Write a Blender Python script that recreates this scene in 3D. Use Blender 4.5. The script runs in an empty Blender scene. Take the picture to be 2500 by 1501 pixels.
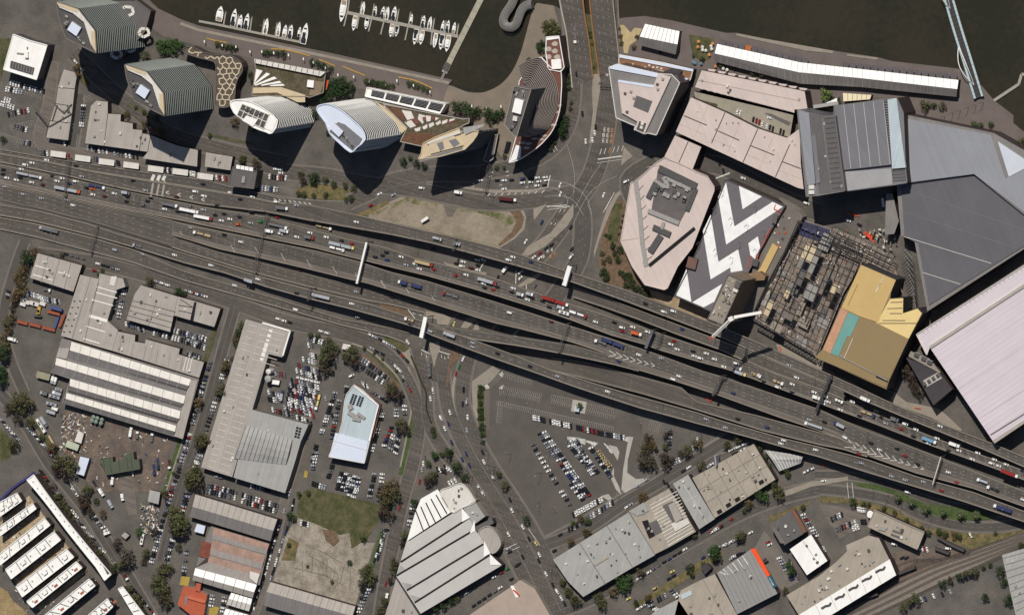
import bpy,math,random
from mathutils import Vector,Matrix
random.seed(7)
R = math.radians
scene = bpy.context.scene
COL = scene.collection

# ---------------------------------------------------------------- camera
# the photograph is a satellite view from the east-north-east, about 22 degrees off nadir
MPP = 0.370                                   # metres per photo pixel in the picture plane through the centre
DIST = 8000.0
CD = Vector((0.4 * 0.9806,0.4 * 0.1961,1.0)).normalized()
UP = (Vector((0,1,0)) - CD * CD.y).normalized()
RT = UP.cross(CD).normalized()
cam = bpy.data.cameras.new('camera')
camo = bpy.data.objects.new('camera',cam)
COL.objects.link(camo)
camo.matrix_world = Matrix(((RT.x,UP.x,CD.x,CD.x * DIST),(RT.y,UP.y,CD.y,CD.y * DIST),(RT.z,UP.z,CD.z,CD.z * DIST),(0,0,0,1)))
cam.sensor_width = 36.0
cam.lens = 36.0 * DIST / (2500 * MPP)
cam.clip_start = 100.0
cam.clip_end = 40000.0
scene.camera = camo

def P(x,y,z=0.0):
    """photo pixel + height -> point in the world"""
    q = RT * ((x - 1250) * MPP) - UP * ((y - 750.5) * MPP)
    c = CD * DIST
    d = q - c
    return c + d * ((z - c.z) / d.z)

# ---------------------------------------------------------------- sky and sun
sh = P(1250 - 0.376 * 0.98,750.5 + 1.88 * 0.98) - P(1250,750.5)      # shadow of a 1 m post
SUNDIR = Vector((-sh.x,-sh.y,1.0)).normalized()
SUN_EL = math.asin(SUNDIR.z)
SUN_AZ = math.atan2(SUNDIR.x,SUNDIR.y)
world = bpy.data.worlds.new('World')
scene.world = world
world.use_nodes = True
wn = world.node_tree.nodes
bg = wn['Background']
sky = wn.new('ShaderNodeTexSky')
sky.sky_type = 'NISHITA'
sky.sun_disc = False
sky.sun_elevation = SUN_EL
sky.sun_rotation = SUN_AZ
world.node_tree.links.new(sky.outputs[0],bg.inputs[0])
bg.inputs[1].default_value = 0.065
sun = bpy.data.lights.new('sun','SUN')
sun.energy = 4.6
sun.angle = R(0.5)
sun.color = (1.0,0.955,0.89)
suno = bpy.data.objects.new('sun',sun)
COL.objects.link(suno)
suno.rotation_euler = SUNDIR.to_track_quat('Z','Y').to_euler()
suno.location = SUNDIR * 500
scene.view_settings.view_transform = 'Standard'
scene.view_settings.look = 'None'
scene.view_settings.gamma = 1.0
scene.view_settings.use_curve_mapping = False
scene.view_settings.exposure = -0.25

# ---------------------------------------------------------------- photo crops used while measuring
CR = {'A0': (0,0,4.24),'A1': (0,80,4.24),'A2': (450,0,4.24),'A3': (900,150,4.24),'A4': (1200,0,4.24),'A8': (800,0,4.24),
      'B1': (1600,0,4.24),'B2': (2000,0,4.24),'B5': (1450,300,4.24),'B6': (1900,200,3.533),'B7': (1650,500,4.24),'B8': (2000,580,3.534),
      'F1': (0,360,4.944),'F2': (450,380,4.944),'F3': (900,430,4.944),'F4': (450,600,4.944),'F5': (900,660,4.944),'F6': (1350,660,4.944),
      'F7': (1700,800,4.944),'F8': (2000,950,4.24),'K1': (0,580,4.24),'K2': (0,850,4.24),'K3': (0,1150,4.228),'K4': (450,750,3.905),
      'K5': (400,1100,2.096),'K6': (850,1100,2.096),'K7': (950,850,2.213),'K8': (1300,950,2.213),'L1': (1320,1200,2.794),
      'L2': (1700,1080,1.998),'L3': (2000,1150,2.396),'L4': (2100,850,2.8025),'E6': (1230,200,5.706),'S': (0,0,1.0)}

def C(c,pts):
    ox,oy,s = CR[c]
    return [(ox + u / s,oy + v / s) for u,v in pts]

# ---------------------------------------------------------------- materials
def lin(c):
    c = c / 255.0
    return c / 12.92 if c <= 0.04045 else ((c + 0.055) / 1.055) ** 2.4

MATS = {}
def mat(name,rgb,rough=0.85,var=0.18,scale=0.12,fine=1.6,metal=0.0,spec=0.25,emit=None,objcol=False,bump=0.0,ribs=None,streak=None):
    if name in MATS:
        return MATS[name]
    m = bpy.data.materials.new(name)
    m.use_nodes = True
    nt = m.node_tree
    b = nt.nodes['Principled BSDF']
    L = nt.links.new
    b.inputs['Roughness'].default_value = rough
    b.inputs['Metallic'].default_value = metal
    b.inputs['Specular IOR Level'].default_value = spec
    col = tuple(lin(v) for v in rgb) + (1,)
    src = None
    if objcol:
        oi = nt.nodes.new('ShaderNodeObjectInfo')
        src = oi.outputs['Color']
    if var > 0:
        geo = nt.nodes.new('ShaderNodeNewGeometry')
        n1 = nt.nodes.new('ShaderNodeTexNoise'); n1.inputs['Scale'].default_value = scale; n1.inputs['Detail'].default_value = 6; n1.inputs['Roughness'].default_value = 0.65
        n2 = nt.nodes.new('ShaderNodeTexNoise'); n2.inputs['Scale'].default_value = fine; n2.inputs['Detail'].default_value = 2
        L(geo.outputs['Position'],n1.inputs['Vector']); L(geo.outputs['Position'],n2.inputs['Vector'])
        ad = nt.nodes.new('ShaderNodeMath'); ad.operation = 'ADD'
        mu = nt.nodes.new('ShaderNodeMath'); mu.operation = 'MULTIPLY'; mu.inputs[1].default_value = 0.45
        L(n2.outputs['Fac'],mu.inputs[0]); L(n1.outputs['Fac'],ad.inputs[0]); L(mu.outputs[0],ad.inputs[1])
        mr = nt.nodes.new('ShaderNodeMapRange')
        mr.inputs['From Min'].default_value = 0.42; mr.inputs['From Max'].default_value = 1.02
        mr.inputs['To Min'].default_value = 1 - 1.3 * var; mr.inputs['To Max'].default_value = 1 + 1.3 * var
        L(ad.outputs[0],mr.inputs['Value'])
        fac = mr.outputs[0]
        if streak:                                    # wheel-worn bands stretched along the traffic
            sc = nt.nodes.new('ShaderNodeCombineXYZ')
            for k,(vx,vy,sp) in enumerate(((streak[0],streak[1],0.012),(-streak[1],streak[0],streak[2] if len(streak) > 2 else 0.55))):
                dq = nt.nodes.new('ShaderNodeVectorMath'); dq.operation = 'DOT_PRODUCT'; dq.inputs[1].default_value = (vx * sp,vy * sp,0)
                L(geo.outputs['Position'],dq.inputs[0]); L(dq.outputs['Value'],sc.inputs[k])
            n3 = nt.nodes.new('ShaderNodeTexNoise'); n3.inputs['Scale'].default_value = 1.0; n3.inputs['Detail'].default_value = 4
            L(sc.outputs[0],n3.inputs['Vector'])
            m3 = nt.nodes.new('ShaderNodeMapRange'); m3.inputs['From Min'].default_value = 0.3; m3.inputs['From Max'].default_value = 0.7; sa_ = streak[3] if len(streak) > 3 else 0.26; m3.inputs['To Min'].default_value = 1 - sa_; m3.inputs['To Max'].default_value = 1 + sa_
            L(n3.outputs['Fac'],m3.inputs['Value'])
            mm = nt.nodes.new('ShaderNodeMath'); mm.operation = 'MULTIPLY'; L(fac,mm.inputs[0]); L(m3.outputs[0],mm.inputs[1]); fac = mm.outputs[0]
        if ribs:                                      # fine sheet-metal relief: (period m, direction angle, strength)
            per,ang,st = ribs
            dt = nt.nodes.new('ShaderNodeVectorMath'); dt.operation = 'DOT_PRODUCT'
            dt.inputs[1].default_value = (math.cos(ang) * 6.2832 / per,math.sin(ang) * 6.2832 / per,0)
            L(geo.outputs['Position'],dt.inputs[0])
            sn = nt.nodes.new('ShaderNodeMath'); sn.operation = 'SINE'; L(dt.outputs['Value'],sn.inputs[0])
            bp = nt.nodes.new('ShaderNodeBump'); bp.inputs['Strength'].default_value = st; bp.inputs['Distance'].default_value = per * 0.2
            L(sn.outputs[0],bp.inputs['Height']); L(bp.outputs[0],b.inputs['Normal'])
        mx = nt.nodes.new('ShaderNodeVectorMath'); mx.operation = 'SCALE'
        if src:
            L(src,mx.inputs[0])
        else:
            mx.inputs[0].default_value = col[:3]
        L(fac,mx.inputs['Scale'])
        L(mx.outputs[0],b.inputs['Base Color'])
        if bump:
            bp = nt.nodes.new('ShaderNodeBump'); bp.inputs['Strength'].default_value = bump; bp.inputs['Distance'].default_value = 0.6
            L(n2.outputs['Fac'],bp.inputs['Height']); L(bp.outputs[0],b.inputs['Normal'])
    elif src:
        L(src,b.inputs['Base Color'])
    else:
        b.inputs['Base Color'].default_value = col
    MATS[name] = m
    return m

def mix_mat(name,rgb1,rgb2,scale,lo=0.42,hi=0.58,rough=0.9,detail=8,third=None,bump=0.0):
    """two (or three) ground covers blotched into each other"""
    m = bpy.data.materials.new(name); m.use_nodes = True
    nt = m.node_tree; b = nt.nodes['Principled BSDF']; L = nt.links.new
    b.inputs['Roughness'].default_value = rough; b.inputs['Specular IOR Level'].default_value = 0.2
    geo = nt.nodes.new('ShaderNodeNewGeometry')
    n = nt.nodes.new('ShaderNodeTexNoise'); n.inputs['Scale'].default_value = scale; n.inputs['Detail'].default_value = detail; n.inputs['Roughness'].default_value = 0.7
    L(geo.outputs['Position'],n.inputs['Vector'])
    rp = nt.nodes.new('ShaderNodeValToRGB')
    rp.color_ramp.elements[0].position = lo; rp.color_ramp.elements[1].position = hi
    rp.color_ramp.elements[0].color = tuple(lin(v) for v in rgb1) + (1,)
    rp.color_ramp.elements[1].color = tuple(lin(v) for v in rgb2) + (1,)
    if third:
        e = rp.color_ramp.elements.new(min(0.95,hi + 0.1)); e.color = tuple(lin(v) for v in third) + (1,)
    L(n.outputs['Fac'],rp.inputs['Fac'])
    n2 = nt.nodes.new('ShaderNodeTexNoise'); n2.inputs['Scale'].default_value = 1.1; n2.inputs['Detail'].default_value = 4
    L(geo.outputs['Position'],n2.inputs['Vector'])
    mr = nt.nodes.new('ShaderNodeMapRange'); mr.inputs['From Min'].default_value = 0.3; mr.inputs['From Max'].default_value = 0.7
    mr.inputs['To Min'].default_value = 0.72; mr.inputs['To Max'].default_value = 1.28
    L(n2.outputs['Fac'],mr.inputs['Value'])
    mx = nt.nodes.new('ShaderNodeVectorMath'); mx.operation = 'SCALE'
    L(rp.outputs['Color'],mx.inputs[0]); L(mr.outputs[0],mx.inputs['Scale']); L(mx.outputs[0],b.inputs['Base Color'])
    if bump:
        bp = nt.nodes.new('ShaderNodeBump'); bp.inputs['Strength'].default_value = bump; bp.inputs['Distance'].default_value = 0.5
        L(n2.outputs['Fac'],bp.inputs['Height']); L(bp.outputs[0],b.inputs['Normal'])
    MATS[name] = m
    return m

ASPHALT = mix_mat('asphalt_ground',(83,79,74),(105,99,92),0.04,0.36,0.64)
ASPH_D = mat('asphalt_dark',(82,77,72),var=0.16,scale=0.07)
ASPH_M = mat('asphalt_motorway',(86,80,74),var=0.16,scale=0.05,streak=(0.957,-0.29))
ASPH_W = mat('asphalt_worn',(106,98,90),var=0.14,scale=0.05,streak=(0.957,-0.29))
ASPH_P = mat('asphalt_carpark',(89,83,77),var=0.16,scale=0.06)
CONC = mat('concrete',(141,132,119),var=0.14,scale=0.15)
CONC_L = mat('concrete_light',(166,160,150),var=0.10,scale=0.15)
CONC_D = mat('concrete_dark',(112,105,97),var=0.15,scale=0.12)
PAVE = mat('plaza_paving',(124,113,100),var=0.14,scale=0.09)
PAVE_R = mat('promenade_paving',(105,95,90),var=0.14,scale=0.09)
TIMBER = mat('timber_decking',(111,99,90),var=0.2,scale=0.3)
WHITEP = mat('road_paint',(205,202,192),var=0.15,scale=0.8)
FAINTP = mat('worn_road_paint',(150,144,136),var=0.2,scale=0.8)
FAINT2 = mat('faded_road_paint',(138,132,124),var=0.2,scale=0.8)
DIRT = mix_mat('dirt',(121,110,96),(150,138,121),0.045,0.38,0.6,third=(137,123,105))
DIRT_D = mix_mat('yard_dirt',(92,83,77),(118,103,90),0.06,0.4,0.62)
DIRT_G = mix_mat('weedy_dirt',(88,92,56),(141,129,110),0.055,0.40,0.56)
GRASS = mix_mat('grass',(66,70,42),(96,90,64),0.12,0.4,0.62,bump=0.4)
GRASS_D = mix_mat('dry_grass',(84,82,52),(124,108,76),0.14,0.4,0.62,bump=0.4)
GRASS_L = mix_mat('lush_grass',(60,78,42),(82,92,54),0.12,0.4,0.62,bump=0.4)
MULCH = mix_mat('mulch',(96,80,64),(118,96,76),0.3,0.4,0.6)
LOT = mix_mat('cracked_slab',(116,108,95),(158,148,133),0.09,0.36,0.6,detail=12)

# ---------------------------------------------------------------- objects
def tag(o,label=None,cat=None,group=None,kind=None):
    if label: o['label'] = label
    if cat: o['category'] = cat
    if group: o['group'] = group
    if kind: o['kind'] = kind
    return o

def empty(name,loc,label=None,cat=None,group=None,rz=0.0):
    o = bpy.data.objects.new(name,None)
    COL.objects.link(o)
    o.location = loc
    o.rotation_euler = (0,0,rz)
    o.empty_display_size = 0.5
    return tag(o,label,cat,group)

class MB:
    def __init__(s):
        s.v = []; s.f = []; s.m = []; s.mats = []
    def mi(s,m):
        if m not in s.mats: s.mats.append(m)
        return s.mats.index(m)
    def add(s,vs,fs,m):
        o = len(s.v); k = s.mi(m)
        s.v.extend(tuple(v) for v in vs)
        for f in fs:
            s.f.append(tuple(o + i for i in f)); s.m.append(k)
        return s
    def poly(s,pts,m):
        return s.add(pts,[tuple(range(len(pts)))],m)
    def prism(s,pts,z0,z1,ms,mt=None,bottom=False):
        """pts: world (x, y); sides, and a top when mt is given"""
        n = len(pts)
        a = sum(pts[i][0] * pts[(i + 1) % n][1] - pts[(i + 1) % n][0] * pts[i][1] for i in range(n))
        if a < 0: pts = list(reversed(pts))
        vs = [(p[0],p[1],z0) for p in pts] + [(p[0],p[1],z1) for p in pts]
        s.add(vs,[(i,(i + 1) % n,n + (i + 1) % n,n + i) for i in range(n)],ms)
        if mt: s.poly([(p[0],p[1],z1) for p in pts],mt)
        if bottom: s.poly([(p[0],p[1],z0) for p in reversed(pts)],ms)
        return s
    def box(s,c,l,w,h,ang,m,mt=None):
        """box standing on c, length l along ang"""
        ca,sa = math.cos(ang),math.sin(ang)
        pts = [(c[0] + a * l / 2 * ca - b * w / 2 * sa,c[1] + a * l / 2 * sa + b * w / 2 * ca) for a,b in ((-1,-1),(1,-1),(1,1),(-1,1))]
        return s.prism(pts,c[2],c[2] + h,m,mt or m,True)
    def bar(s,a,b,w,h,m):
        """beam of width w and depth h between two points (top-centre line)"""
        a = Vector(a); b = Vector(b); d = b - a
        if d.length < 1e-6: return s
        d.normalize()
        side = d.cross(Vector((0,0,1)))
        side = Vector((1,0,0)) if side.length < 1e-3 else side.normalized()
        up = side.cross(d).normalized()
        vs = []
        for p in (a,b):
            for i,j in ((-1,0),(1,0),(1,-1),(-1,-1)):
                vs.append(p + side * (i * w / 2) + up * (j * h))
        return s.add(vs,[(0,1,2,3),(4,7,6,5),(0,4,5,1),(1,5,6,2),(2,6,7,3),(3,7,4,0)],m)
    def cyl(s,c,r0,r1,h,m,n=10,cap=True):
        vs = [(c[0] + r0 * math.cos(6.2832 * i / n),c[1] + r0 * math.sin(6.2832 * i / n),c[2]) for i in range(n)]
        vs += [(c[0] + r1 * math.cos(6.2832 * i / n),c[1] + r1 * math.sin(6.2832 * i / n),c[2] + h) for i in range(n)]
        s.add(vs,[(i,(i + 1) % n,n + (i + 1) % n,n + i) for i in range(n)],m)
        if cap: s.poly(vs[n:],m)
        return s
    def mesh(s,name,smooth=False):
        me = bpy.data.meshes.new(name)
        me.from_pydata(s.v,[],s.f)
        for m in s.mats: me.materials.append(m)
        if len(s.mats) > 1: me.polygons.foreach_set('material_index',s.m)
        if smooth: me.polygons.foreach_set('use_smooth',[True] * len(s.f))
        me.update()
        return me
    def build(s,name,parent=None,smooth=False,**kw):
        o = bpy.data.objects.new(name,s.mesh(name,smooth))
        COL.objects.link(o)
        if parent: attach(o,parent)
        return tag(o,**kw)

def attach(o,parent):
    o.parent = parent
    mw = Matrix.LocRotScale(parent.location,parent.rotation_euler,parent.scale)
    p = parent.parent
    q = parent
    if p is not None:
        mw = Matrix.Translation(p.location) @ parent.matrix_parent_inverse @ mw if False else Matrix.LocRotScale(p.location,p.rotation_euler,p.scale) @ parent.matrix_parent_inverse @ mw
    o.matrix_parent_inverse = mw.inverted()

def W(pts,z=0.0):
    return [P(x,y,z) for x,y in pts]
def W2(pts,z=0.0):
    return [(p.x,p.y) for p in W(pts,z)]
def cen(pts):
    return (sum(p[0] for p in pts) / len(pts),sum(p[1] for p in pts) / len(pts))

def smooth_line(pts,n=6):
    """Catmull-Rom through pixel points"""
    out = []
    for i in range(len(pts) - 1):
        p0 = pts[max(i - 1,0)]; p1 = pts[i]; p2 = pts[i + 1]; p3 = pts[min(i + 2,len(pts) - 1)]
        for k in range(n):
            t = k / n
            out.append(tuple(0.5 * (2 * p1[j] + (p2[j] - p0[j]) * t + (2 * p0[j] - 5 * p1[j] + 4 * p2[j] - p3[j]) * t * t + (3 * p1[j] - p0[j] - 3 * p2[j] + p3[j]) * t ** 3) for j in (0,1)))
    out.append(tuple(pts[-1]))
    return out

def smooth_poly(pts,n=4):
    q = [pts[-1]] + pts + [pts[0],pts[1]]
    out = []
    for i in range(1,len(pts) + 1):
        p0,p1,p2,p3 = q[i - 1],q[i],q[i + 1],q[i + 2]
        for k in range(n):
            t = k / n
            out.append(tuple(0.5 * (2 * p1[j] + (p2[j] - p0[j]) * t + (2 * p0[j] - 5 * p1[j] + 4 * p2[j] - p3[j]) * t * t + (3 * p1[j] - p0[j] - 3 * p2[j] + p3[j]) * t ** 3) for j in (0,1)))
    return out

def interp(tab,x):
    if x <= tab[0][0]: return tab[0][1]
    for (a,b),(c,d) in zip(tab,tab[1:]):
        if x <= c: return b + (d - b) * (x - a) / (c - a)
    return tab[-1][1]

def inside(pt,poly):
    x,y = pt; r = False; n = len(poly)
    for i in range(n):
        x1,y1 = poly[i][:2]; x2,y2 = poly[(i + 1) % n][:2]
        if (y1 > y) != (y2 > y) and x < (x2 - x1) * (y - y1) / (y2 - y1) + x1: r = not r
    return r
# ================================================================ THE SETTING
# ---- water, ground sheet with a quay edge
WZ = -1.6
def water_mat():
    m = bpy.data.materials.new('river_water'); m.use_nodes = True
    nt = m.node_tree; b = nt.nodes['Principled BSDF']; L = nt.links.new
    b.inputs['Roughness'].default_value = 0.18; b.inputs['IOR'].default_value = 1.33
    geo = nt.nodes.new('ShaderNodeNewGeometry')
    n = nt.nodes.new('ShaderNodeTexNoise'); n.inputs['Scale'].default_value = 0.012; n.inputs['Detail'].default_value = 5
    L(geo.outputs['Position'],n.inputs['Vector'])
    rp = nt.nodes.new('ShaderNodeValToRGB')
    rp.color_ramp.elements[0].position = 0.38; rp.color_ramp.elements[1].position = 0.62
    rp.color_ramp.elements[0].color = tuple(lin(v) for v in (44,44,35)) + (1,)
    rp.color_ramp.elements[1].color = tuple(lin(v) for v in (55,50,40)) + (1,)
    n4 = nt.nodes.new('ShaderNodeTexNoise'); n4.inputs['Scale'].default_value = 0.22; n4.inputs['Detail'].default_value = 5
    L(geo.outputs['Position'],n4.inputs['Vector'])
    m4 = nt.nodes.new('ShaderNodeMath'); m4.operation = 'MULTIPLY_ADD'; m4.inputs[1].default_value = 0.55; L(n4.outputs['Fac'],m4.inputs[0]); m5_ = nt.nodes.new('ShaderNodeMath'); m5_.operation = 'SUBTRACT'; m5_.inputs[1].default_value = 0.275; L(n.outputs['Fac'],m5_.inputs[0]); L(m5_.outputs[0],m4.inputs[2])
    L(m4.outputs[0],rp.inputs['Fac']); L(rp.outputs['Color'],b.inputs['Base Color'])
    n2 = nt.nodes.new('ShaderNodeTexNoise'); n2.inputs['Scale'].default_value = 0.5; n2.inputs['Detail'].default_value = 4
    L(geo.outputs['Position'],n2.inputs['Vector'])
    bp = nt.nodes.new('ShaderNodeBump'); bp.inputs['Strength'].default_value = 0.12; bp.inputs['Distance'].default_value = 0.3
    L(n2.outputs['Fac'],bp.inputs['Height']); L(bp.outputs[0],b.inputs['Normal'])
    return m
WATER = water_mat()
SHORE = [(330,-60),(362,0),(385,22),(440,48),(485,64),(800,129),(1104,196),(1093,211)]
BASIN = smooth_line([(1093,211),(1101,210),(1137,224),(1166,227),(1187,224),(1220,208),(1248,178),(1268,138),(1280,99),(1294,47),(1304,17)],5)
SHORE2 = [(1311,8),(1352,15),(1380,30),(1430,36),(1446,38),(1504,48),(1521,44),(1573,40),(1640,51),(1770,81),(1798,81),(1874,97),
          (2036,125),(2144,141),(2175,150),(2344,169),(2387,200),(2425,245),(2474,283),(2474,302),(2500,323),(2620,420)]
shore = SHORE + BASIN[1:] + SHORE2
sw = W2(shore)
far = 9000.0
land = [(-far,3000.0),(sw[0][0] - 400,3000.0)] + sw + [(far,sw[-1][1] - 3000),(far,-far),(-far,-far)]
mb = MB()
mb.poly([(x,y,0.0) for x,y in land],ASPHALT)
for a,b_ in zip(sw,sw[1:]):
    mb.add([(a[0],a[1],0),(b_[0],b_[1],0),(b_[0],b_[1],-4),(a[0],a[1],-4)],[(0,1,2,3)],CONC_D)
mb.build('ground',kind='structure')
MB().poly([(-far,-200,WZ),(far,-200,WZ),(far,far,WZ),(-far,far,WZ)],WATER).build('water',kind='structure')

ZL = [0.0]; ZK = [0.0]
def patch(name,pts,m,z=None,parent=None,curve=False,kind='structure',kerb=0.0):
    if curve: pts = smooth_poly(pts)
    if z is None:
        ZL[0] += 0.003
        z = 0.01 + ZL[0]
    b = MB()
    if kerb:
        ZK[0] += 0.002; kerb = 0.44 + ZK[0]
        b.prism(W2(pts,kerb),0.0,kerb,CONC_L,m)
    else:
        b.poly(W(pts,z),m)
    return b.build(name,parent,kind=kind)

ZS = [0.0]
def strip(name,line,wpx,m,z=0.05,curve=True,n=5,kind='structure',parent=None,thick=0.0):
    """a band of constant pixel width along a pixel line"""
    if not thick:
        ZS[0] += 0.003; z = 0.26 + ZS[0]
    q = smooth_line(line,n) if curve else line
    Lp,Rp = [],[]
    for i,p in enumerate(q):
        a = q[max(i - 1,0)]; c = q[min(i + 1,len(q) - 1)]
        dx,dy = c[0] - a[0],c[1] - a[1]; l = math.hypot(dx,dy) or 1
        nx,ny = -dy / l,dx / l
        Lp.append((p[0] + nx * wpx / 2,p[1] + ny * wpx / 2)); Rp.append((p[0] - nx * wpx / 2,p[1] - ny * wpx / 2))
    A,B = W(Lp,z),W(Rp,z)
    b = MB()
    for i in range(len(A) - 1):
        b.add([A[i],A[i + 1],B[i + 1],B[i]],[(0,1,2,3)],m)
        if thick:
            dn = Vector((0,0,thick))
            b.add([A[i],A[i + 1],A[i + 1] - dn,A[i] - dn],[(0,1,2,3)],m)
            b.add([B[i],B[i + 1],B[i + 1] - dn,B[i] - dn],[(3,2,1,0)],m)
    return b.build(name,parent,kind=kind)

def walk(q,step):
    """points every step pixels along a pixel line, with unit direction"""
    out = []; acc = 0.0; nxt = 0.0
    for a,b in zip(q,q[1:]):
        l = math.hypot(b[0] - a[0],b[1] - a[1])
        while l > 0 and nxt <= acc + l:
            t = (nxt - acc) / l
            out.append(((a[0] + (b[0] - a[0]) * t,a[1] + (b[1] - a[1]) * t),((b[0] - a[0]) / l,(b[1] - a[1]) / l)))
            nxt += step
        acc += l
    return out

def dashes(b,q,z,m,dash=7.0,gap=14.0,w=0.24):
    for (p,d) in walk(q,dash + gap):
        zz = z(p[0]) if callable(z) else z
        A,B = P(p[0],p[1],zz),P(p[0] + d[0] * dash,p[1] + d[1] * dash,zz)
        s = Vector((-(B - A).y,(B - A).x,0)).normalized() * (w / 2)
        b.add([A + s,B + s,B - s,A - s],[(0,1,2,3)],m)

def line(b,q,z,m,w=0.24):
    for a,c in zip(q,q[1:]):
        za = z(a[0]) if callable(z) else z; zc = z(c[0]) if callable(z) else z
        A,B = P(a[0],a[1],za),P(c[0],c[1],zc)
        s = Vector((-(B - A).y,(B - A).x,0)).normalized() * (w / 2)
        b.add([A + s,B + s,B - s,A - s],[(0,1,2,3)],m)

# ---- paved and planted areas on the ground
patch('promenade',SHORE[3:8] + [(1080,242),(1040,262),(900,222),(780,190),(700,168),(640,150),(560,128),(470,108),(400,90),(330,40),(340,0)],PAVE_R)
strip('concrete_path',[(440,58),(485,74),(800,139),(1096,203)],7,CONC,0.12,curve=False)
patch('plaza',BASIN[1:] + [(1311,8),(1352,15),(1364,60),(1372,110),(1380,160),(1384,220),(1380,280),(1366,320),(1340,350),(1300,372),(1240,400),(1180,330),(1140,300),(1082,262),(1083,240)],PAVE)
patch('riverside_paving',SHORE2[5:21] + [(2500,420),(2440,350),(2220,300),(2190,238),(2050,236),(1975,262),(1960,225),(1715,170),(1690,172),(1512,132),(1506,90)],PAVE_R)
patch('landing_stage',C('B1',[(840,348),(1160,408),(1850,530),(1830,555),(1550,525),(1200,450),(840,372)]),CONC,0.41)
patch('landing_stage',C('B2',[(290,562),(610,600),(600,622),(285,580)]),CONC,0.41)
patch('sand_garden',C('A4',[(1330,262),(1370,262),(1440,340),(1480,290),(1560,300),(1500,420),(1430,470),(1410,555),(1370,550)]),mat('sand',(176,158,118)))
patch('lawn',C('B1',[(345,360),(615,405),(560,620),(500,640),(390,590)]),GRASS)
patch('dirt_lot',C('F3',[(0,440),(300,290),(500,200),(870,260),(1090,330),(1270,350),(1760,350),(1870,400),(1900,500),(1880,640),(1760,760),(1560,880),(1000,740),(500,610),(0,500)]),CONC,curve=False)
patch('waste_ground',C('F3',[(30,445),(300,310),(500,225),(870,275),(1090,350),(1270,370),(1720,370),(1810,420),(1840,500),(1820,640),(1560,850),(1000,725),(500,595),(10,490)]),DIRT)
patch('weed_strip',C('F3',[(1080,355),(1270,375),(1750,480),(1760,560),(1660,620),(1560,520),(1300,440),(1060,430)]),DIRT_G)
patch('weed_strip',C('F3',[(500,230),(860,280),(880,330),(760,400),(520,330)]),DIRT_G)
patch('weed_strip',C('F3',[(20,460),(480,250),(500,300),(100,470)]),DIRT_G)
patch('weed_strip',C('F3',[(280,560),(700,650),(1000,720),(1400,790),(1560,845),(1000,735),(500,605)]),DIRT_G)
patch('planted_bed',C('F3',[(1660,390),(1820,400),(1880,500),(1850,620),(1760,730),(1580,850),(1560,830),(1720,680),(1780,560),(1740,470)]),MULCH)
patch('drive',C('F3',[(880,290),(1090,345),(1010,490),(950,490)]),ASPH_W,0.255)
patch('embankment_grass',C('F2',[(1340,415),(1500,330),(1600,240),(1700,240),(2100,330),(2175,365),(2090,500),(2040,545),(1900,545),(1500,510),(1345,480)]),GRASS_D)
patch('verge',C('F2',[(2100,700),(2472,530),(2472,580),(2180,740),(2060,720)]),GRASS_D)
patch('embankment_garden',[(1484,500),(1500,494),(1538,480),(1512,588),(1544,655),(1572,702),(1625,712),(1648,735),(1718,775),(1700,790),(1640,755),(1560,715),(1470,685),(1462,640),(1468,560)],MULCH)
patch('grass_bank',[(1495,498),(1520,495),(1508,590),(1480,590)],GRASS)
patch('footpath',C('B5',[(380,630),(300,670),(220,740),(130,900),(40,1180),(0,1330),(0,1400),(60,1200),(180,900),(250,760),(380,690)]),CONC)
patch('motorway_verge',C('F5',[(120,390),(300,400),(420,470),(560,590),(400,560),(150,440)]),MULCH)
patch('traffic_island',C('F5',[(640,480),(900,530),(1000,580),(960,660),(830,650),(820,590),(700,570)]),CONC,kerb=0.13)
patch('traffic_island',C('F5',[(1180,575),(1290,560),(1310,590),(1190,700),(1110,690)]),CONC,kerb=0.13)
patch('traffic_island',C('F5',[(1270,690),(1310,590),(1340,720),(1270,720)]),CONC,kerb=0.13)
patch('traffic_island',C('F5',[(1490,690),(1540,640),(1560,650),(1490,725)]),CONC,kerb=0.13)
patch('traffic_island',C('F3',[(900,1035),(1200,1130),(1430,1165),(1390,1230),(1200,1180),(930,1070)]),CONC,kerb=0.13)
patch('traffic_island',C('F3',[(1990,395),(2150,335),(2000,535),(1990,470)]),CONC,kerb=0.13)
patch('median',C('F3',[(2472,330),(2200,680),(1920,850),(1850,950),(1920,965),(2130,850),(2400,600),(2472,480)]),CONC,kerb=0.13)
patch('median',C('F3',[(1780,1330),(2060,1160),(2080,1200),(1960,1290),(1820,1345)]),CONC,kerb=0.13)
patch('median',C('A3',[(920,1290),(1300,1330),(1700,1325),(1860,1290),(1870,1310),(1700,1355),(1300,1365),(1000,1320)]),CONC,kerb=0.13)
patch('traffic_island',C('B5',[(310,250),(400,350),(330,400),(280,450),(290,370)]),CONC,kerb=0.13)
patch('median',C('A4',[(1050,770),(1120,770),(1130,900),(1090,1150),(1060,1350),(1030,1484),(1010,1484),(1050,1150),(1040,950)]),CONC,kerb=0.13)
patch('bridge_garden',C('A4',[(975,140),(1020,180),(1060,480),(1110,770),(1050,770),(1010,480)]),GRASS)
patch('traffic_island',C('F5',[(730,880),(850,860),(860,950),(810,1080),(790,1180),(770,1080),(740,960)]),CONC,kerb=0.13)
patch('mulch_island',C('F5',[(1000,940),(1110,980),(1100,1060),(1010,1130),(950,1380),(930,1440),(960,1150)]),MULCH,kerb=0.13)
patch('pavement',C('F5',[(400,990),(500,940),(620,1200),(700,1483),(660,1483),(560,1200)]),CONC)
patch('grass_verge',C('F5',[(160,770),(330,820),(490,940),(430,990),(200,850)]),GRASS)
patch('pavement',C('K7',[(445,180),(560,95),(600,120),(520,210),(515,520),(480,520),(455,400)]),CONC)
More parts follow.
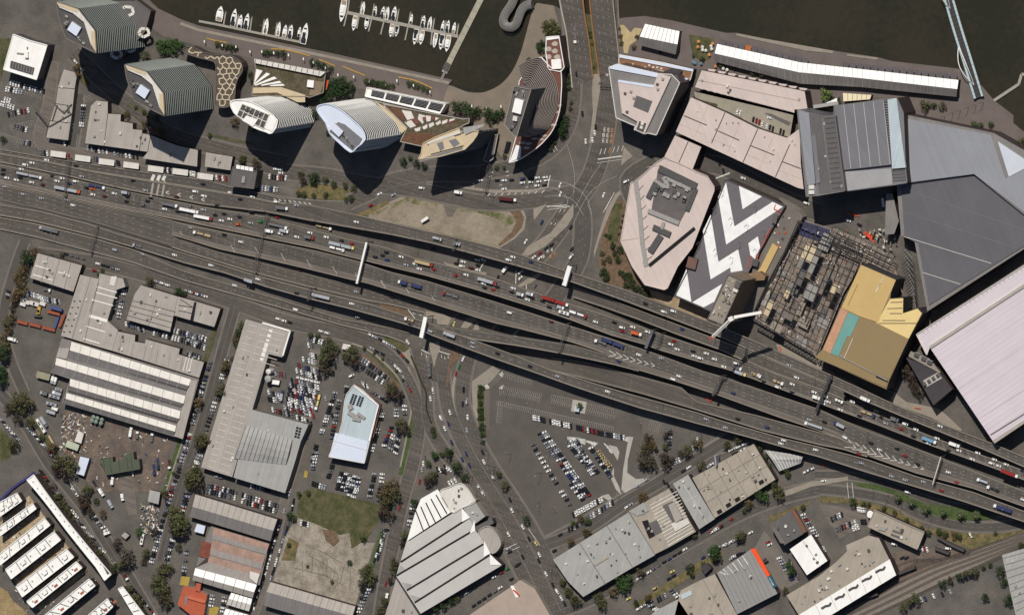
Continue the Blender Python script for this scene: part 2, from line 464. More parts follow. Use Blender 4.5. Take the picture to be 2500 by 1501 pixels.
patch('garden_bed',C('K7',[(475,230),(520,190),(525,520),(495,520),(480,400)]),GRASS)
strip('median',C('K7',[(365,130),(345,220),(345,300),(380,430),(430,560),(520,720),(600,841)]),8,CONC,0.2)
strip('pavement',C('K7',[(500,520),(590,660),(720,841)]),9,CONC,0.1)
strip('pavement',C('K6',[(720,0),(800,160),(940,380),(1010,460)]),7,CONC_D,0.1)
strip('pavement',C('K6',[(550,20),(640,150),(730,320),(880,560)]),7,CONC_D,0.1)
patch('car_park',C('K7',[(530,200),(610,120),(830,190),(1217,290),(1217,480),(1340,520),(1250,760),(870,900),(720,841),(600,640),(525,520)]),ASPH_P)
patch('car_park',[(1510,1020),(1566,1030),(1560,1120),(1520,1170),(1480,1230),(1330,1318),(1270,1310),(1210,1100),(1250,1000)],ASPH_P)
patch('kerbed_path',C('K8',[(520,255),(545,258),(515,380),(512,450),(560,485),(600,480),(610,495),(500,560),(480,540),(490,430)]),CONC_L,kerb=0.12)
patch('kerbed_path',C('K8',[(410,300),(455,310),(470,340),(460,385),(440,350)]),CONC_L,kerb=0.12)
patch('kerbed_path',C('K8',[(370,575),(410,565),(430,590),(410,600)]),CONC_L,kerb=0.12)
patch('kerbed_path',C('K8',[(440,420),(420,470),(450,540),(480,570),(470,530),(440,470)]),CONC_L,kerb=0.12)
patch('grass_verge',C('K4',[(580,60),(600,40),(1110,185),(1440,280),(1440,300),(1110,210),(600,70)]),GRASS_D)
patch('grass_verge',C('K4',[(1680,360),(1760,380),(1900,490),(2010,590),(2110,720),(2148,760),(2148,830),(2080,760),(1960,640),(1800,480)]),GRASS)
patch('mulch_bed',C('K4',[(1690,420),(1780,490),(1960,660),(2050,740),(2040,780),(1900,660),(1690,460)]),MULCH)
strip('pavement',C('K4',[(1600,345),(1760,410),(1950,570),(2080,720),(2148,850)]),4,CONC,0.1)
strip('grass_verge',C('K2',[(2120,340),(1990,640),(1860,980),(1760,1300),(1700,1484)]),11,GRASS_L,0.11)
strip('pavement',C('K2',[(2090,420),(2010,620),(1900,930),(1800,1230),(1720,1484)]),3.5,CONC,0.14)
strip('grass_verge',C('K7',[(130,240),(125,400),(90,560),(60,680)]),11,GRASS_L,0.11)
strip('pavement',C('K7',[(105,100),(130,250),(105,420),(60,640)]),4,CONC,0.13)
strip('grass_verge',C('K6',[(180,400),(140,520),(110,640)]),10,GRASS_L,0.11)
strip('grass_verge',C('K4',[(350,0),(300,170),(240,390),(180,560),(120,740),(60,1000),(0,1250)]),11,GRASS,0.11)
patch('vacant_grass',C('K5',[(760,190),(1110,275),(1100,360),(1020,480),(940,510),(900,430),(780,375),(680,340),(690,220)]),GRASS)
patch('vacant_slab',C('K5',[(680,340),(780,375),(900,430),(950,420),(960,500),(1010,470),(1080,470),(1020,660),(980,790),(560,665),(620,440)]),LOT)
patch('weedy_corner',C('K5',[(640,440),(690,470),(670,560),(600,560)]),GRASS_D,0.252)
patch('rubble_heap',C('K5',[(810,400),(880,410),(900,460),(870,490),(830,460)]),MULCH,0.252)
patch('yard',C('K2',[(640,640),(960,680),(1780,900),(1700,1380),(1600,1484),(1000,1484),(860,1330),(620,1000),(700,760)]),DIRT_D)
patch('yard_slab',C('K2',[(1230,1290),(1330,1290),(1400,1500),(1420,1720),(1330,1730),(1270,1500)]),ASPH_W,0.257)
patch('grass_verge',C('K2',[(330,690),(480,900),(620,1130),(580,1150),(430,930),(300,740)]),GRASS)
patch('grass_verge',C('K2',[(0,830),(80,900),(160,1010),(150,1090),(40,1170),(0,1150)]),GRASS)
patch('grass_verge',C('A0',[(0,400),(130,400),(40,720),(0,860)]),GRASS)
patch('dry_field',C('K3',[(0,1190),(80,1240),(130,1330),(240,1420),(290,1484),(0,1501)]),mix_mat('dry_field',(140,120,86),(160,140,105),0.08))
patch('building_site_sand',C('K3',[(300,250),(560,600),(800,900),(900,1030),(420,1440),(200,1200),(0,950),(0,520)]),mix_mat('site_sand',(150,130,100),(178,160,132),0.1))
patch('street_median',C('A0',[(1340,1070),(1560,1190),(1690,1290),(1670,1310),(1540,1220),(1320,1090)]),GRASS,0.41)
patch('street_median',C('A2',[(250,1380),(520,1440),(720,1484),(720,1500),(500,1465),(240,1400)]),GRASS,0.41)
patch('street_median',C('A0',[(800,800),(860,760),(930,880),(880,900)]),GRASS,0.41)
patch('palm_median',C('F8',[(350,955),(600,985),(800,1050),(1100,1180),(1500,1230),(1850,1310),(1750,1345),(1450,1360),(1150,1290),(900,1180),(760,1080),(400,1000)]),GRASS_L,0.41)
patch('verge',C('F8',[(0,1110),(280,1110),(520,1170),(760,1230),(1000,1350),(1150,1484),(1050,1484),(900,1390),(560,1260),(300,1180),(0,1170)]),GRASS_D)
patch('railway_ballast',C('L3',[(0,841),(180,841),(560,600),(880,480),(1198,350),(1198,420),(900,560),(560,720),(320,841),(0,860)]),mat('ballast',(124,115,105),var=0.2,scale=0.4))
patch('railway_yard',C('L3',[(400,480),(700,440),(860,480),(560,600),(200,800),(430,600)]),DIRT_D)
patch('verge',C('L3',[(640,330),(860,360),(1120,310),(1198,320),(1198,350),(900,460),(680,380)]),GRASS_D)
patch('grass_verge',C('L2',[(350,360),(560,285),(540,310),(370,400)]),GRASS_D)
patch('pavement',C('L2',[(410,240),(560,190),(700,170),(740,165),(740,185),(560,215),(440,260)]),CONC,kerb=0.12)
patch('pavement',C('F8',[(720,130),(780,30),(900,130),(1150,180),(1230,200),(1300,250),(1480,420),(1440,440),(1150,290),(900,200)]),CONC)
patch('pavement',C('F7',[(960,200),(1040,200),(1500,460),(1900,660),(2040,760),(1800,690),(1400,510),(1000,290)]),CONC)
patch('site_ground',C('F6',[(1160,230),(1480,330),(1880,480),(1850,620),(1700,550),(1450,450),(1200,340)]),mix_mat('site_ground',(146,126,100),(168,150,124),0.1))
patch('garden_island',C('K8',[(218,55),(293,68),(283,132),(208,118)]),CONC_L,kerb=0.13)
patch('courtyard',C('L1',[(700,180),(830,280),(870,380),(800,410),(720,320),(650,220)]),CONC_D)
patch('carpark_paving',C('L2',[(600,300),(830,320),(840,390),(700,470),(620,350)]),ASPH_W)
patch('forecourt',C('L2',[(330,430),(370,470),(500,680),(420,720),(340,640),(280,520)]),CONC_D)
patch('boulevard_verge',C('L1',[(480,640),(700,540),(860,440),(860,470),(700,580),(480,720),(380,760),(380,720)]),GRASS_D)
patch('boulevard_verge',C('L1',[(620,780),(860,620),(1080,480),(1240,400),(1240,440),(1060,560),(860,680),(640,800)]),GRASS_D)
patch('boulevard_verge',C('K8',[(1000,720),(1217,590),(1217,620),(1020,745)]),GRASS_D)
strip('footpath',C('K8',[(60,800),(250,700),(420,600),(640,460),(800,370)]),6,CONC_D,0.1)

# ---- streets at ground level
mk = MB()
STRIPQ = []
def street(name,ln,wpx,m,lanes=(),solid=(),z=0.09,curve=True):
    strip(name,ln,wpx,m,z,curve)
    for sg_ in (-1,1):                                 # footpaths, laid lower so that crossing roads cover them
        q_ = smooth_line(ln,5) if curve else ln; e = []
        for i,p in enumerate(q_):
            a = q_[max(i - 1,0)]; c = q_[min(i + 1,len(q_) - 1)]; dx,dy = c[0] - a[0],c[1] - a[1]; l = math.hypot(dx,dy) or 1
            e.append((p[0] - dy / l * sg_ * (wpx / 2 + 2.2),p[1] + dx / l * sg_ * (wpx / 2 + 2.2)))
        zs = ZS[0]; ZS[0] = -0.012 + 0.0003 * len(STRIPQ); STRIPQ.append(1); strip('footpath',e,4.4,CONC_D,0,False); ZS[0] = zs
    q = smooth_line(ln,5) if curve else ln
    def off(o):
        r = []
        for i,p in enumerate(q):
            a = q[max(i - 1,0)]; c = q[min(i + 1,len(q) - 1)]
            dx,dy = c[0] - a[0],c[1] - a[1]; l = math.hypot(dx,dy) or 1
            r.append((p[0] - dy / l * o,p[1] + dx / l * o))
        return r
    for o in lanes: dashes(mk,off(o),0.425,FAINT2,7,15,0.2)
    for o in solid: line(mk,off(o),0.425,FAINT2,0.18)
street('road',C('K7',[(150,0),(200,200),(215,400),(300,560),(420,700),(560,900),(700,1180),(830,1440)]) ,30,ASPH_M,(-7,0,7),(-14,14))
street('road',C('K7',[(290,0),(295,160),(320,330),(400,520),(500,700),(640,920),(760,1140),(900,1440)]),32,ASPH_M,(-8,0,8),(-15,15))
street('road',C('K7',[(440,0),(400,170),(400,320),(470,500),(560,660),(700,870),(830,1100),(960,1400)]),36,ASPH_M,(-9,0,9),(-16,16))
street('road',[(90,620),(250,645),(420,690),(560,735),(700,785),(820,810),(900,835),(960,880),(1000,940),(1022,1020),(1010,1120),(980,1230),(945,1400),(925,1520)],30,ASPH_M,(-7,7),())
street('road',[(575,745),(545,850),(510,980),(470,1110),(430,1230),(395,1370)],24,ASPH_D,(),(0,))
street('road',[(770,850),(760,960),(730,1100),(700,1200),(670,1330),(640,1440),(610,1530)],16,ASPH_W,(),())
street('road',[(0,960),(60,1030),(120,1130),(200,1230),(290,1370),(350,1470),(390,1540)],26,ASPH_D,(),(0,))
street('road',[(60,590),(35,660),(10,760),(20,860),(60,960)],22,ASPH_D,(),())
street('road',[(1330,1330),(1430,1290),(1520,1230),(1620,1170),(1700,1120),(1790,1065)],26,ASPH_D,(),(0,))
street('road',[(1330,1500),(1440,1460),(1560,1390),(1700,1310),(1800,1255),(1900,1215),(2000,1190)],34,ASPH_D,(-9,9),(0,-16,16))
street('road',[(1990,1192),(2094,1203),(2179,1222),(2236,1252),(2307,1275),(2377,1286),(2470,1282),(2560,1255)],22,ASPH_D,(0,),(-10,10))
street('road',[(2540,1262),(2377,1243),(2283,1226),(2216,1200),(2141,1175),(2060,1160),(1990,1158)],15,ASPH_D,(0,),())
street('road',[(850,495),(905,470),(960,440),(1060,425),(1150,425),(1260,405),(1340,370),(1390,300),(1402,180),(1392,60),(1385,-40)],34,ASPH_M,(-10,0,10),(-16,16))
street('road',[(640,400),(700,420),(800,430),(900,450),(990,460),(1100,480),(1180,495),(1300,490),(1400,470)],34,ASPH_M,(-9,0,9),())
street('road',[(1480,-30),(1487,150),(1478,300),(1450,420),(1400,500),(1330,600),(1250,680),(1150,770),(1080,860),(1060,930)],48,ASPH_M,(-18,-9,0,9,18),())
street('road',[(1390,480),(1420,520),(1420,600),(1400,660),(1330,760)],40,ASPH_D,(-8,0,8),())
street('road',[(180,130),(240,190),(320,260),(420,330),(560,370),(700,400)],34,ASPH_M,(-9,9),(0,))
street('road',[(130,150),(120,250),(95,340),(150,370),(300,385),(480,415)],22,ASPH_W,(),())
street('road',[(195,230),(190,300),(180,360)],18,ASPH_D,(),())
street('road',[(1700,400),(1770,410),(1900,480),(2000,520)],40,ASPH_D,(0,),())
street('road',[(1560,520),(1530,440),(1600,390)],30,ASPH_D,(-6,6),())

def glyphs(rows,m):
    """blocky road lettering: list of (x, y, size px) panels made of painted bars"""
    for x,y,s in rows:
        for k in range(3):
            line(mk,[(x - s * 0.5,y - s + k * s),(x + s * 0.5,y - s + k * s)],0.43,m,0.5)
        line(mk,[(x - s * 0.5,y - s),(x - s * 0.5,y + s)],0.43,m,0.5)
        if (int(x) + int(y)) % 2: line(mk,[(x + s * 0.5,y - s),(x + s * 0.5,y + s)],0.43,m,0.5)
ORANGEP = mat('orange_road_paint',(190,130,70))
glyphs([(p[0],p[1],4) for p in C('B5',[(112,72),(152,76),(100,128),(142,132),(98,184),(138,188)])],WHITEP)
glyphs([(p[0],p[1],4) for p in C('B5',[(190,80),(185,136),(180,192)])],ORANGEP)
glyphs([(p[0],p[1],4) for p in C('A4',[(1185,662),(1192,716),(1197,770)])],WHITEP)
glyphs([(p[0],p[1],4) for p in C('A4',[(1228,655)])],ORANGEP)
glyphs([(p[0],p[1],3) for p in C('F3',[(2160,905),(2215,890),(2110,968)])],WHITEP)
glyphs([(p[0],p[1],3) for p in C('F3',[(2195,970),(2250,935)])],ORANGEP)
for a,b_,w in ([(40,378),(290,345),1.0],[(30,415),(290,380),0.3]):
    line(mk,C('B5',[a,b_]),0.43,WHITEP,w)
for a,b_ in ([(2150,365),(2430,367)],[(1340,1125),(1400,1030)],[(1780,1140),(1775,1300)],[(1900,1270),(1905,1360)]):
    line(mk,C('F3',[a,b_]),0.43,WHITEP,0.7)
for a,b_ in ([(635,955),(735,1005)],[(850,975),(980,1015)],[(450,440),(560,580)],[(1740,780),(1810,725)],[(1760,790),(1890,805)]):
    line(mk,C('F5',[a,b_]),0.43,WHITEP,0.7)
line(mk,C('A3',[(1880,1180),(1850,1310)]),0.43,WHITEP,0.8)
for k in range(9):
    x = 1230 + k * 70
    line(mk,C('A3',[(x,1395 - k * 4),(x + 30,1365 - k * 4)]),0.43,WHITEP,0.6)
for k in range(6):
    line(mk,C('B5',[(60 + k * 45,330 - k * 7),(80 + k * 45,270 - k * 7)]),0.43,(ORANGEP if k == 2 else WHITEP),0.5)
for k in range(12):                                            # zebra crossings
    line(mk,C('B5',[(1250 + k * 13,585 - k * 5),(1262 + k * 13,570 - k * 5)]),0.43,WHITEP,0.9)
def arrow(x,y,dx,dy,s=7):
    l = math.hypot(dx,dy); dx /= l; dy /= l
    line(mk,[(x - dx * s,y - dy * s),(x,y)],0.43,WHITEP,0.35)
    pts = W([(x + dx * s * 0.6,y + dy * s * 0.6),(x - dy * s * 0.3,y + dx * s * 0.3),(x + dy * s * 0.3,y - dx * s * 0.3)],0.43)
    mk.add(pts,[(0,1,2)],WHITEP)
for u,v in ((1280,1150),(1265,1190),(1440,1140),(1440,1185),(1090,1265),(1085,1295),(1370,1280),(1640,1302)):
    (x,y),= C('A3',[(u,v)]); arrow(x,y,1,-0.25,5)
for u,v in ((640,1010),(700,1040),(880,1040),(920,1060),(960,1050)):
    (x,y),= C('F5',[(u,v)]); arrow(x,y,0.1,1,5)
for u,v in ((2315,415),(2365,415),(2205,570),(2255,575)):
    (x,y),= C('F3',[(u,v)]); arrow(x,y,0.6,-0.8,5)
for u,v in ((545,520),(625,540)):
    (x,y),= C('F5',[(u,v)]); arrow(x,y,-1,-0.4,5)

# parking bay lines
def bays(a,b_,n,dep,z=0.425,m=FAINTP,w=0.3,back=True):
    """n bays along pixel line a-b, lines of depth vector dep"""
    for k in range(n + 1):
        t = k / n
        x,y = a[0] + (b_[0] - a[0]) * t,a[1] + (b_[1] - a[1]) * t
        line(mk,[(x,y),(x + dep[0],y + dep[1])],z,m,w)
    if back: line(mk,[a,b_],z,m,w)
k7 = lambda u,v: C('K7',[(u,v)])[0]
bays(k7(620,135),k7(770,175),13,(-2,12)); bays(k7(600,222),k7(820,268),22,(2,-11)); bays(k7(600,222),k7(815,268),22,(-2,11))
bays(k7(585,285),k7(1215,425),62,(-2,11)); bays(k7(880,250),k7(990,275),11,(-3,13)); bays(k7(880,280),k7(990,310),11,(-2,8))
bays(k7(1060,295),k7(1217,330),14,(-3,13)); bays(k7(1060,330),k7(1217,365),14,(-2,10)); bays(k7(518,220),k7(515,430),22,(12,0))
bays(k7(590,290),k7(580,400),10,(12,0)); bays(k7(530,195),k7(600,130),8,(9,9))
for i in range(7):
    a = k7(640 + i * 52,390 + i * 62); bays(a,(a[0] + 30,a[1] + 52),12,(9,-5),m=mat('very_worn_paint',(112,104,98)))
k8 = lambda u,v: C('K8',[(u,v)])[0]
bays(k8(640,165),k8(690,180),5,(-6,26)); bays(k8(930,310),k8(1010,260),7,(8,-12))
bays(C('B1',[(1650,500)])[0],C('B1',[(1655,500)])[0],1,(0,1))
bays(C('K4',[(1180,290)])[0],C('K4',[(1340,340)])[0],9,(-4,10)); bays(C('F2',[(1140,370)])[0],C('F2',[(1320,420)])[0],8,(-2,11))
k1 = lambda u,v: C('A1',[(u,v)])[0]
bays(k1(100,960),k1(340,910),10,(5,14)); bays(k1(0,1040),k1(370,1150),14,(-4,12)); bays(k1(800,1060),k1(790,1190),6,(11,0)); bays(k1(90,500),k1(460,610),16,(-4,20))
bays(k1(860,680),k1(920,650),3,(8,12))
def hatch(pts,m=WHITEP,step=3.0,w=0.6,z=0.425):
    xs = [p[0] for p in pts]; ys = [p[1] for p in pts]
    t = min(xs) - (max(ys) - min(ys))
    while t < max(xs):
        seg = []
        for k in range(60):
            y = min(ys) + (max(ys) - min(ys)) * k / 59; x = t + (y - min(ys))
            if inside((x,y),pts): seg.append((x,y))
        if len(seg) > 1: line(mk,[seg[0],seg[-1]],z,m,w)
        t += step
for h in ([(592,140),(612,125),(620,148),(605,155)],[(512,200),(530,193),(545,215),(522,220)],[(590,215),(620,195),(612,222)],[(960,478),(1060,490),(1060,520),(1040,515),(1025,490),(965,495)],[(1060,495),(1130,510),(1110,530)],[(1160,510),(1217,560),(1200,570)]):
    hatch(C('K7',h))
for h in ([(190,255),(260,262),(240,275),(195,270)],[(240,265),(355,290),(340,305),(290,285)],[(380,290),(415,310),(410,320)],[(505,255),(530,258),(525,285),(500,280)]):
    hatch(C('K8',h))
hatch(C('K5',[(720,100),(738,105),(733,140),(715,135)]),mat('yellow_paint',(186,160,74))); hatch(C('K5',[(90,640),(135,645),(125,690),(78,685)]),MATS['yellow_paint']); hatch(C('K5',[(235,790),(285,800),(270,841),(228,841)]),MATS['yellow_paint'])
for u in range(0,9):
    a0 = random.uniform(0,60); line(mk,C('K5',[(640 + u * 40 + random.uniform(-9,9),480 + u * 13 + a0),(632 + u * 39 + random.uniform(-9,9),510 + u * 14 + a0 + random.uniform(20,90))]),0.425,mat('slab_crack',(92,86,74)),random.uniform(.2,.5))
for v in (500,560,615): line(mk,C('K5',[(640 + random.uniform(0,150),v - 20),(830,v + 25 + random.uniform(-8,8)),(1010 - random.uniform(0,120),v + 72)]),0.425,MATS['slab_crack'],0.3)
for q in ([(1330,480),(1370,478),(1400,490),(1425,525)],[(1345,440),(1390,450),(1430,480),(1445,525)],[(1470,395),(1440,440),(1405,505)],[(1505,430),(1465,450),(1432,482),(1400,545)],[(1385,355),(1402,420),(1400,475)],[(1330,455),(1360,462),(1385,485),(1380,510)],[(640,470),(700,482),(780,490),(850,492)]):
    dashes(mk,smooth_line(q,6),0.43,WHITEP,2.2,2.2,0.3)
for q in ([(1335,505),(1385,500)],[(1338,512),(1384,507)],[(1338,345),(1354,372)],[(1345,341),(1361,368)],[(1494,480),(1472,520)],[(1500,470),(1478,512)],[(1230,1340),(1262,1326)],[(1290,1290),(1318,1330)],[(1236,1348),(1268,1334)],[(2068,1178),(2072,1215)],[(2080,1178),(2084,1215)]): line(mk,q,0.43,WHITEP,0.4)
mk.build('road_markings',kind='structure')
# ================================================================ ELEVATED MOTORWAY
Z = {'C2': [(0,0.6),(500,2),(750,6),(900,10),(1050,12),(2600,12)],
     'C4': [(0,0.8),(600,2),(820,7),(950,10),(1100,12),(2600,12)],
     'C5L': [(0,0.7),(380,1.6),(500,2.4)],
     'C5A': [(380,1.6),(600,4),(820,8),(950,11),(1100,12),(2600,12)],
     'C5G': [(380,1.6),(560,0.6),(1200,0.4)],
     'C6': [(0,0.9),(250,1),(450,4),(600,7),(800,11),(1000,12.5),(2600,12.5)],
     'C7': [(0,0.8),(900,1.2),(1000,0.4)],
     'C3': [(0,0.3),(2600,0.3)],
     'C3B': [(1350,0.5),(1500,5),(1650,10),(1800,12),(2600,12)],
     'C8': [(1350,0.5),(1500,3),(1700,9),(1850,11.95),(2200,11.95)],
     'C5B': [(1000,12.45),(1200,12.4),(1400,11.95),(2600,11.95)],
     'G': [(0,0.15),(2600,0.15)]}
Z['C1'] = Z['C2']
EDGE = {}
PIER = mat('pier_concrete',(120,112,102),var=0.15)

def deck(key,name,top,bot,m,lanes,label,shoulder=0,par=True,skip=()):
    EDGE[key] = (top,bot)
    zt = Z[key]
    x0 = max(top[0][0],bot[0][0]); x1 = min(top[-1][0],bot[-1][0])
    xs = [x0 + (x1 - x0) * k / max(2,int((x1 - x0) / 14)) for k in range(max(2,int((x1 - x0) / 14)) + 1)]
    T = [P(x,interp(top,x),interp(zt,x)) for x in xs]
    B = [P(x,interp(bot,x),interp(zt,x)) for x in xs]
    root = empty(name,(T[0] + B[0]) / 2)
    root['kind'] = 'structure'; root['label'] = label
    b = MB(); n = len(xs)
    for i in range(n - 1):
        b.add([T[i],T[i + 1],B[i + 1],B[i]],[(0,1,2,3)],m)
        dt = []
        for q in (T[i],T[i + 1],B[i + 1],B[i]):
            dt.append(Vector((q.x,q.y,max(0.0,q.z - (1.7 if q.z > 3 else 9)))))
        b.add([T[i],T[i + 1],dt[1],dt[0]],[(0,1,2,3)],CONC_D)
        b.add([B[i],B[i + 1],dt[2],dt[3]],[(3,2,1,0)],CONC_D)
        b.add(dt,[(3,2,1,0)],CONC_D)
    for i in (0,n - 1):
        lo = [Vector((q.x,q.y,max(0.0,q.z - 1.7))) for q in (T[i],B[i])]
        b.add([T[i],B[i],lo[1],lo[0]],[(0,1,2,3)],CONC_D)
    b.build('carriageway',root)
    def rail(S,O,nm,w=0.55,h=0.95):
        b = MB()
        for i in range(n - 1):
            if S is B and any(a <= xs[i] <= c_ for a,c_ in skip): continue
            d0 = (O[i] - S[i]); d0.z = 0; d0.normalize(); d1 = (O[i + 1] - S[i + 1]); d1.z = 0; d1.normalize()
            a0,a1 = S[i],S[i + 1]; c0,c1 = S[i] + d0 * w,S[i + 1] + d1 * w
            up = Vector((0,0,h))
            b.add([a0 + up,a1 + up,c1 + up,c0 + up],[(0,1,2,3)],CONC)
            b.add([a0 - up * 0.2,a1 - up * 0.2,a1 + up,a0 + up],[(0,1,2,3)],CONC)
            b.add([c0,c1,c1 + up,c0 + up],[(0,1,2,3)],CONC)
        b.build(nm,root)
    if par is True or par == 'T': rail(T,B,'parapet')
    if par is True or par == 'B': rail(B,T,'parapet')
    # paint
    b = MB()
    zf = lambda x: interp(zt,min(max(x,x0),x1)) + 0.05
    for t in lanes:
        q = [(x,interp(top,x) * (1 - t) + interp(bot,x) * t) for x in xs]
        dashes(b,q,zf,FAINTP,7,15,0.26)
    for t in (0.09,0.91) if not shoulder else (0.09,shoulder):
        q = [(x,interp(top,x) * (1 - t) + interp(bot,x) * t) for x in xs]
        line(b,q,zf,FAINTP,0.2)
    x = x0 + 40
    while x < x1 - 20:                                  # expansion joints
        if interp(zt,x) > 4:
            line(b,[(x + 4,interp(top,x + 4) + 2),(x - 3,interp(bot,x - 3) - 2)],zf,CONC_D,0.35)
        x += 150
    b.build('lane_markings',root,kind='stuff')
    if shoulder:
        b = MB()
        for i in range(n - 1):
            q = [(xs[i],interp(top,xs[i]) * (1 - shoulder) + interp(bot,xs[i]) * shoulder),(xs[i + 1],interp(top,xs[i + 1]) * (1 - shoulder) + interp(bot,xs[i + 1]) * shoulder)]
            a0,a1 = P(q[0][0],q[0][1],zf(xs[i]) - 0.025),P(q[1][0],q[1][1],zf(xs[i + 1]) - 0.025)
            up = Vector((0,0,0.025))
            b.add([a0,a1,B[i + 1] + up,B[i] + up],[(0,1,2,3)],ASPH_W)
        b.build('shoulder',root)
    # piers
    x = x0 + 30
    while x < x1 - 10:
        zz = interp(zt,x)
        if zz > 5:
            A,Bq = P(x,interp(top,x),zz),P(x,interp(bot,x),zz)
            c = (A + Bq) / 2
            ang = math.atan2(Bq.y - A.y,Bq.x - A.x); l = (Bq - A).length
            b = MB()
            b.box((c.x,c.y,0.0),min(4.0,l * 0.5),1.8,zz - 3.0,ang,PIER)
            b.box((c.x,c.y,zz - 3.0),l * 0.82,2.0,1.28,ang,PIER)
            b.build('pier',root)
        x += 92
    return root

C1T = [(0,364),(95,381),(168,393),(344,419),(500,439),(561,455),(626,469),(700,487)]
C1B = [(0,375),(121,396),(222,418),(344,438),(500,463),(600,480),(680,496),(700,500)]
deck('C1','motorway_ramp',C1T,C1B,ASPH_D,(0.5,),'dark asphalt motorway slip road beside the carport canopies')
C2T = [(0,376),(121,397),(222,419),(344,439),(500,464),(600,481),(660,493),(753,499),(850,520),(950,543),(1029,561),(1133,584),(1256,616),(1381,661),(1405,668),(1532,709),(1653,755),(1773,802),(1829,826),(1971,889),(2084,940),(2165,978),(2236,1009),(2349,1054),(2429,1084),(2560,1140)]
C2B = [(0,396),(170,431),(299,461),(500,500),(648,517),(753,538),(950,572),(1046,592),(1110,608),(1244,644),(1375,681),(1401,690),(1532,737),(1653,783),(1767,826),(1821,850),(1983,920),(2030,940),(2120,982),(2212,1020),(2400,1096),(2560,1165)]
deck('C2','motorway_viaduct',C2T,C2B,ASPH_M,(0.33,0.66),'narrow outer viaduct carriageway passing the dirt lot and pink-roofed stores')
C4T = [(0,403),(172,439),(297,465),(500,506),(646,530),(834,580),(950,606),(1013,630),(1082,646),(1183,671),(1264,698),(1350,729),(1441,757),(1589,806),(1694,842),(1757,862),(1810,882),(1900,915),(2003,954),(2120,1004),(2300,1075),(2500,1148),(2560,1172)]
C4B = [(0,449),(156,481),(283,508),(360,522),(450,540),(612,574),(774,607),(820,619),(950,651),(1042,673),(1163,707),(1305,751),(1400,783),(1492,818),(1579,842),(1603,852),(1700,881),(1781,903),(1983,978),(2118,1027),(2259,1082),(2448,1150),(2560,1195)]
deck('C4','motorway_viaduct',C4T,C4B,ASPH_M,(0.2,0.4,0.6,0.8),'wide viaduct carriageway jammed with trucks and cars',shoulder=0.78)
deck('C5L','motorway',[(0,451),(156,483),(283,510),(360,524),(420,538)],[(0,491),(99,512),(210,540),(253,552),(420,604)],ASPH_M,(0.25,0.5,0.75),'free-flowing motorway carriageway before it splits in two',par='T')
C5AT = [(420,539),(450,548),(774,613),(871,637),(950,663),(1042,686),(1203,735),(1305,767),(1400,798),(1492,827),(1603,864),(1714,905),(1767,921),(2003,1000),(2106,1047),(2290,1115),(2500,1198),(2560,1222)]
C5AB = [(420,574),(450,582),(531,607),(632,629),(753,657),(855,682),(900,692),(1082,749),(1203,787),(1284,806),(1400,836),(1471,860),(1560,903),(1633,925),(1742,960),(1902,1018),(2003,1052),(2036,1064),(2118,1112),(2236,1154),(2377,1192),(2500,1236),(2560,1258)]
deck('C5A','motorway_viaduct',C5AT,C5AB,ASPH_M,(0.22,0.42,0.6),'wide viaduct carriageway with chevron gore marks and light traffic',shoulder=0.75,skip=((1462,1556),(2030,2112)))
deck('C5G','motorway_ramp',[(420,575),(450,592),(632,640),(753,668),(855,692),(950,716),(1085,757)],[(420,604),(450,614),(612,664),(753,700),(900,735),(960,745),(1040,765)],ASPH_M,(0.3,0.6),'exit road running down to the junction under the viaducts',par='B')
deck('C6','motorway_viaduct',[(0,500),(97,516),(210,545),(300,575),(450,618),(612,669),(753,707),(915,746),(1029,783),(1054,791),(1163,832),(1244,862),(1350,905),(1411,923),(1532,960),(1700,1006),(1757,1025),(1902,1067),(2000,1090),(2118,1121),(2236,1162),(2377,1201),(2500,1247),(2560,1268)],
     [(0,526),(91,542),(227,576),(324,603),(450,642),(551,667),(652,701),(753,729),(855,754),(950,780),(1025,802),(1048,816),(1143,852),(1203,874),(1305,909),(1400,943),(1451,960),(1560,995),(1700,1033),(1821,1065),(1943,1100),(2000,1115),(2118,1153),(2236,1188),(2354,1224),(2500,1273),(2560,1295)],
     ASPH_M,(0.5,),'narrow outer viaduct carriageway curving past the car park and palm median')
deck('C7','motorway_ramp',[(0,531),(88,547),(222,580),(324,609),(450,662),(652,721),(834,778),(950,799),(1000,812)],[(0,560),(91,580),(215,613),(320,640),(450,685),(652,742),(834,794),(950,822),(1000,842)],ASPH_M,(0.5,),'ramp beside the frontage road below the outer viaduct')
deck('C3B','motorway_ramp',[(1400,700),(1480,727),(1512,739),(1621,780),(1734,822),(1821,853),(1900,886),(1990,925),(2060,957)],[(1400,726),(1471,749),(1562,781),(1653,816),(1759,854),(1799,873),(1882,907),(2003,951),(2060,975)],ASPH_M,(0.5,),'on-ramp climbing between two viaduct carriageways')
deck('C8','motorway_ramp',[(1350,872),(1441,885),(1552,915),(1664,946),(1700,980),(1842,1012),(1963,1045),(2036,1064),(2118,1096)],[(1350,905),(1411,920),(1572,962),(1700,1000),(1757,1018),(1862,1051),(2003,1086),(2060,1097),(2118,1115)],ASPH_M,(0.5,),'on-ramp climbing beside the outer viaduct')
deck('C5B','motorway_ramp',[(1060,793),(1153,806),(1284,824),(1400,842),(1471,862),(1560,893)],[(1060,800),(1153,828),(1264,844),(1365,862),(1420,873),(1500,890),(1560,906)],ASPH_M,(0.5,),'elevated slip road branching from the outer viaduct',par='B')

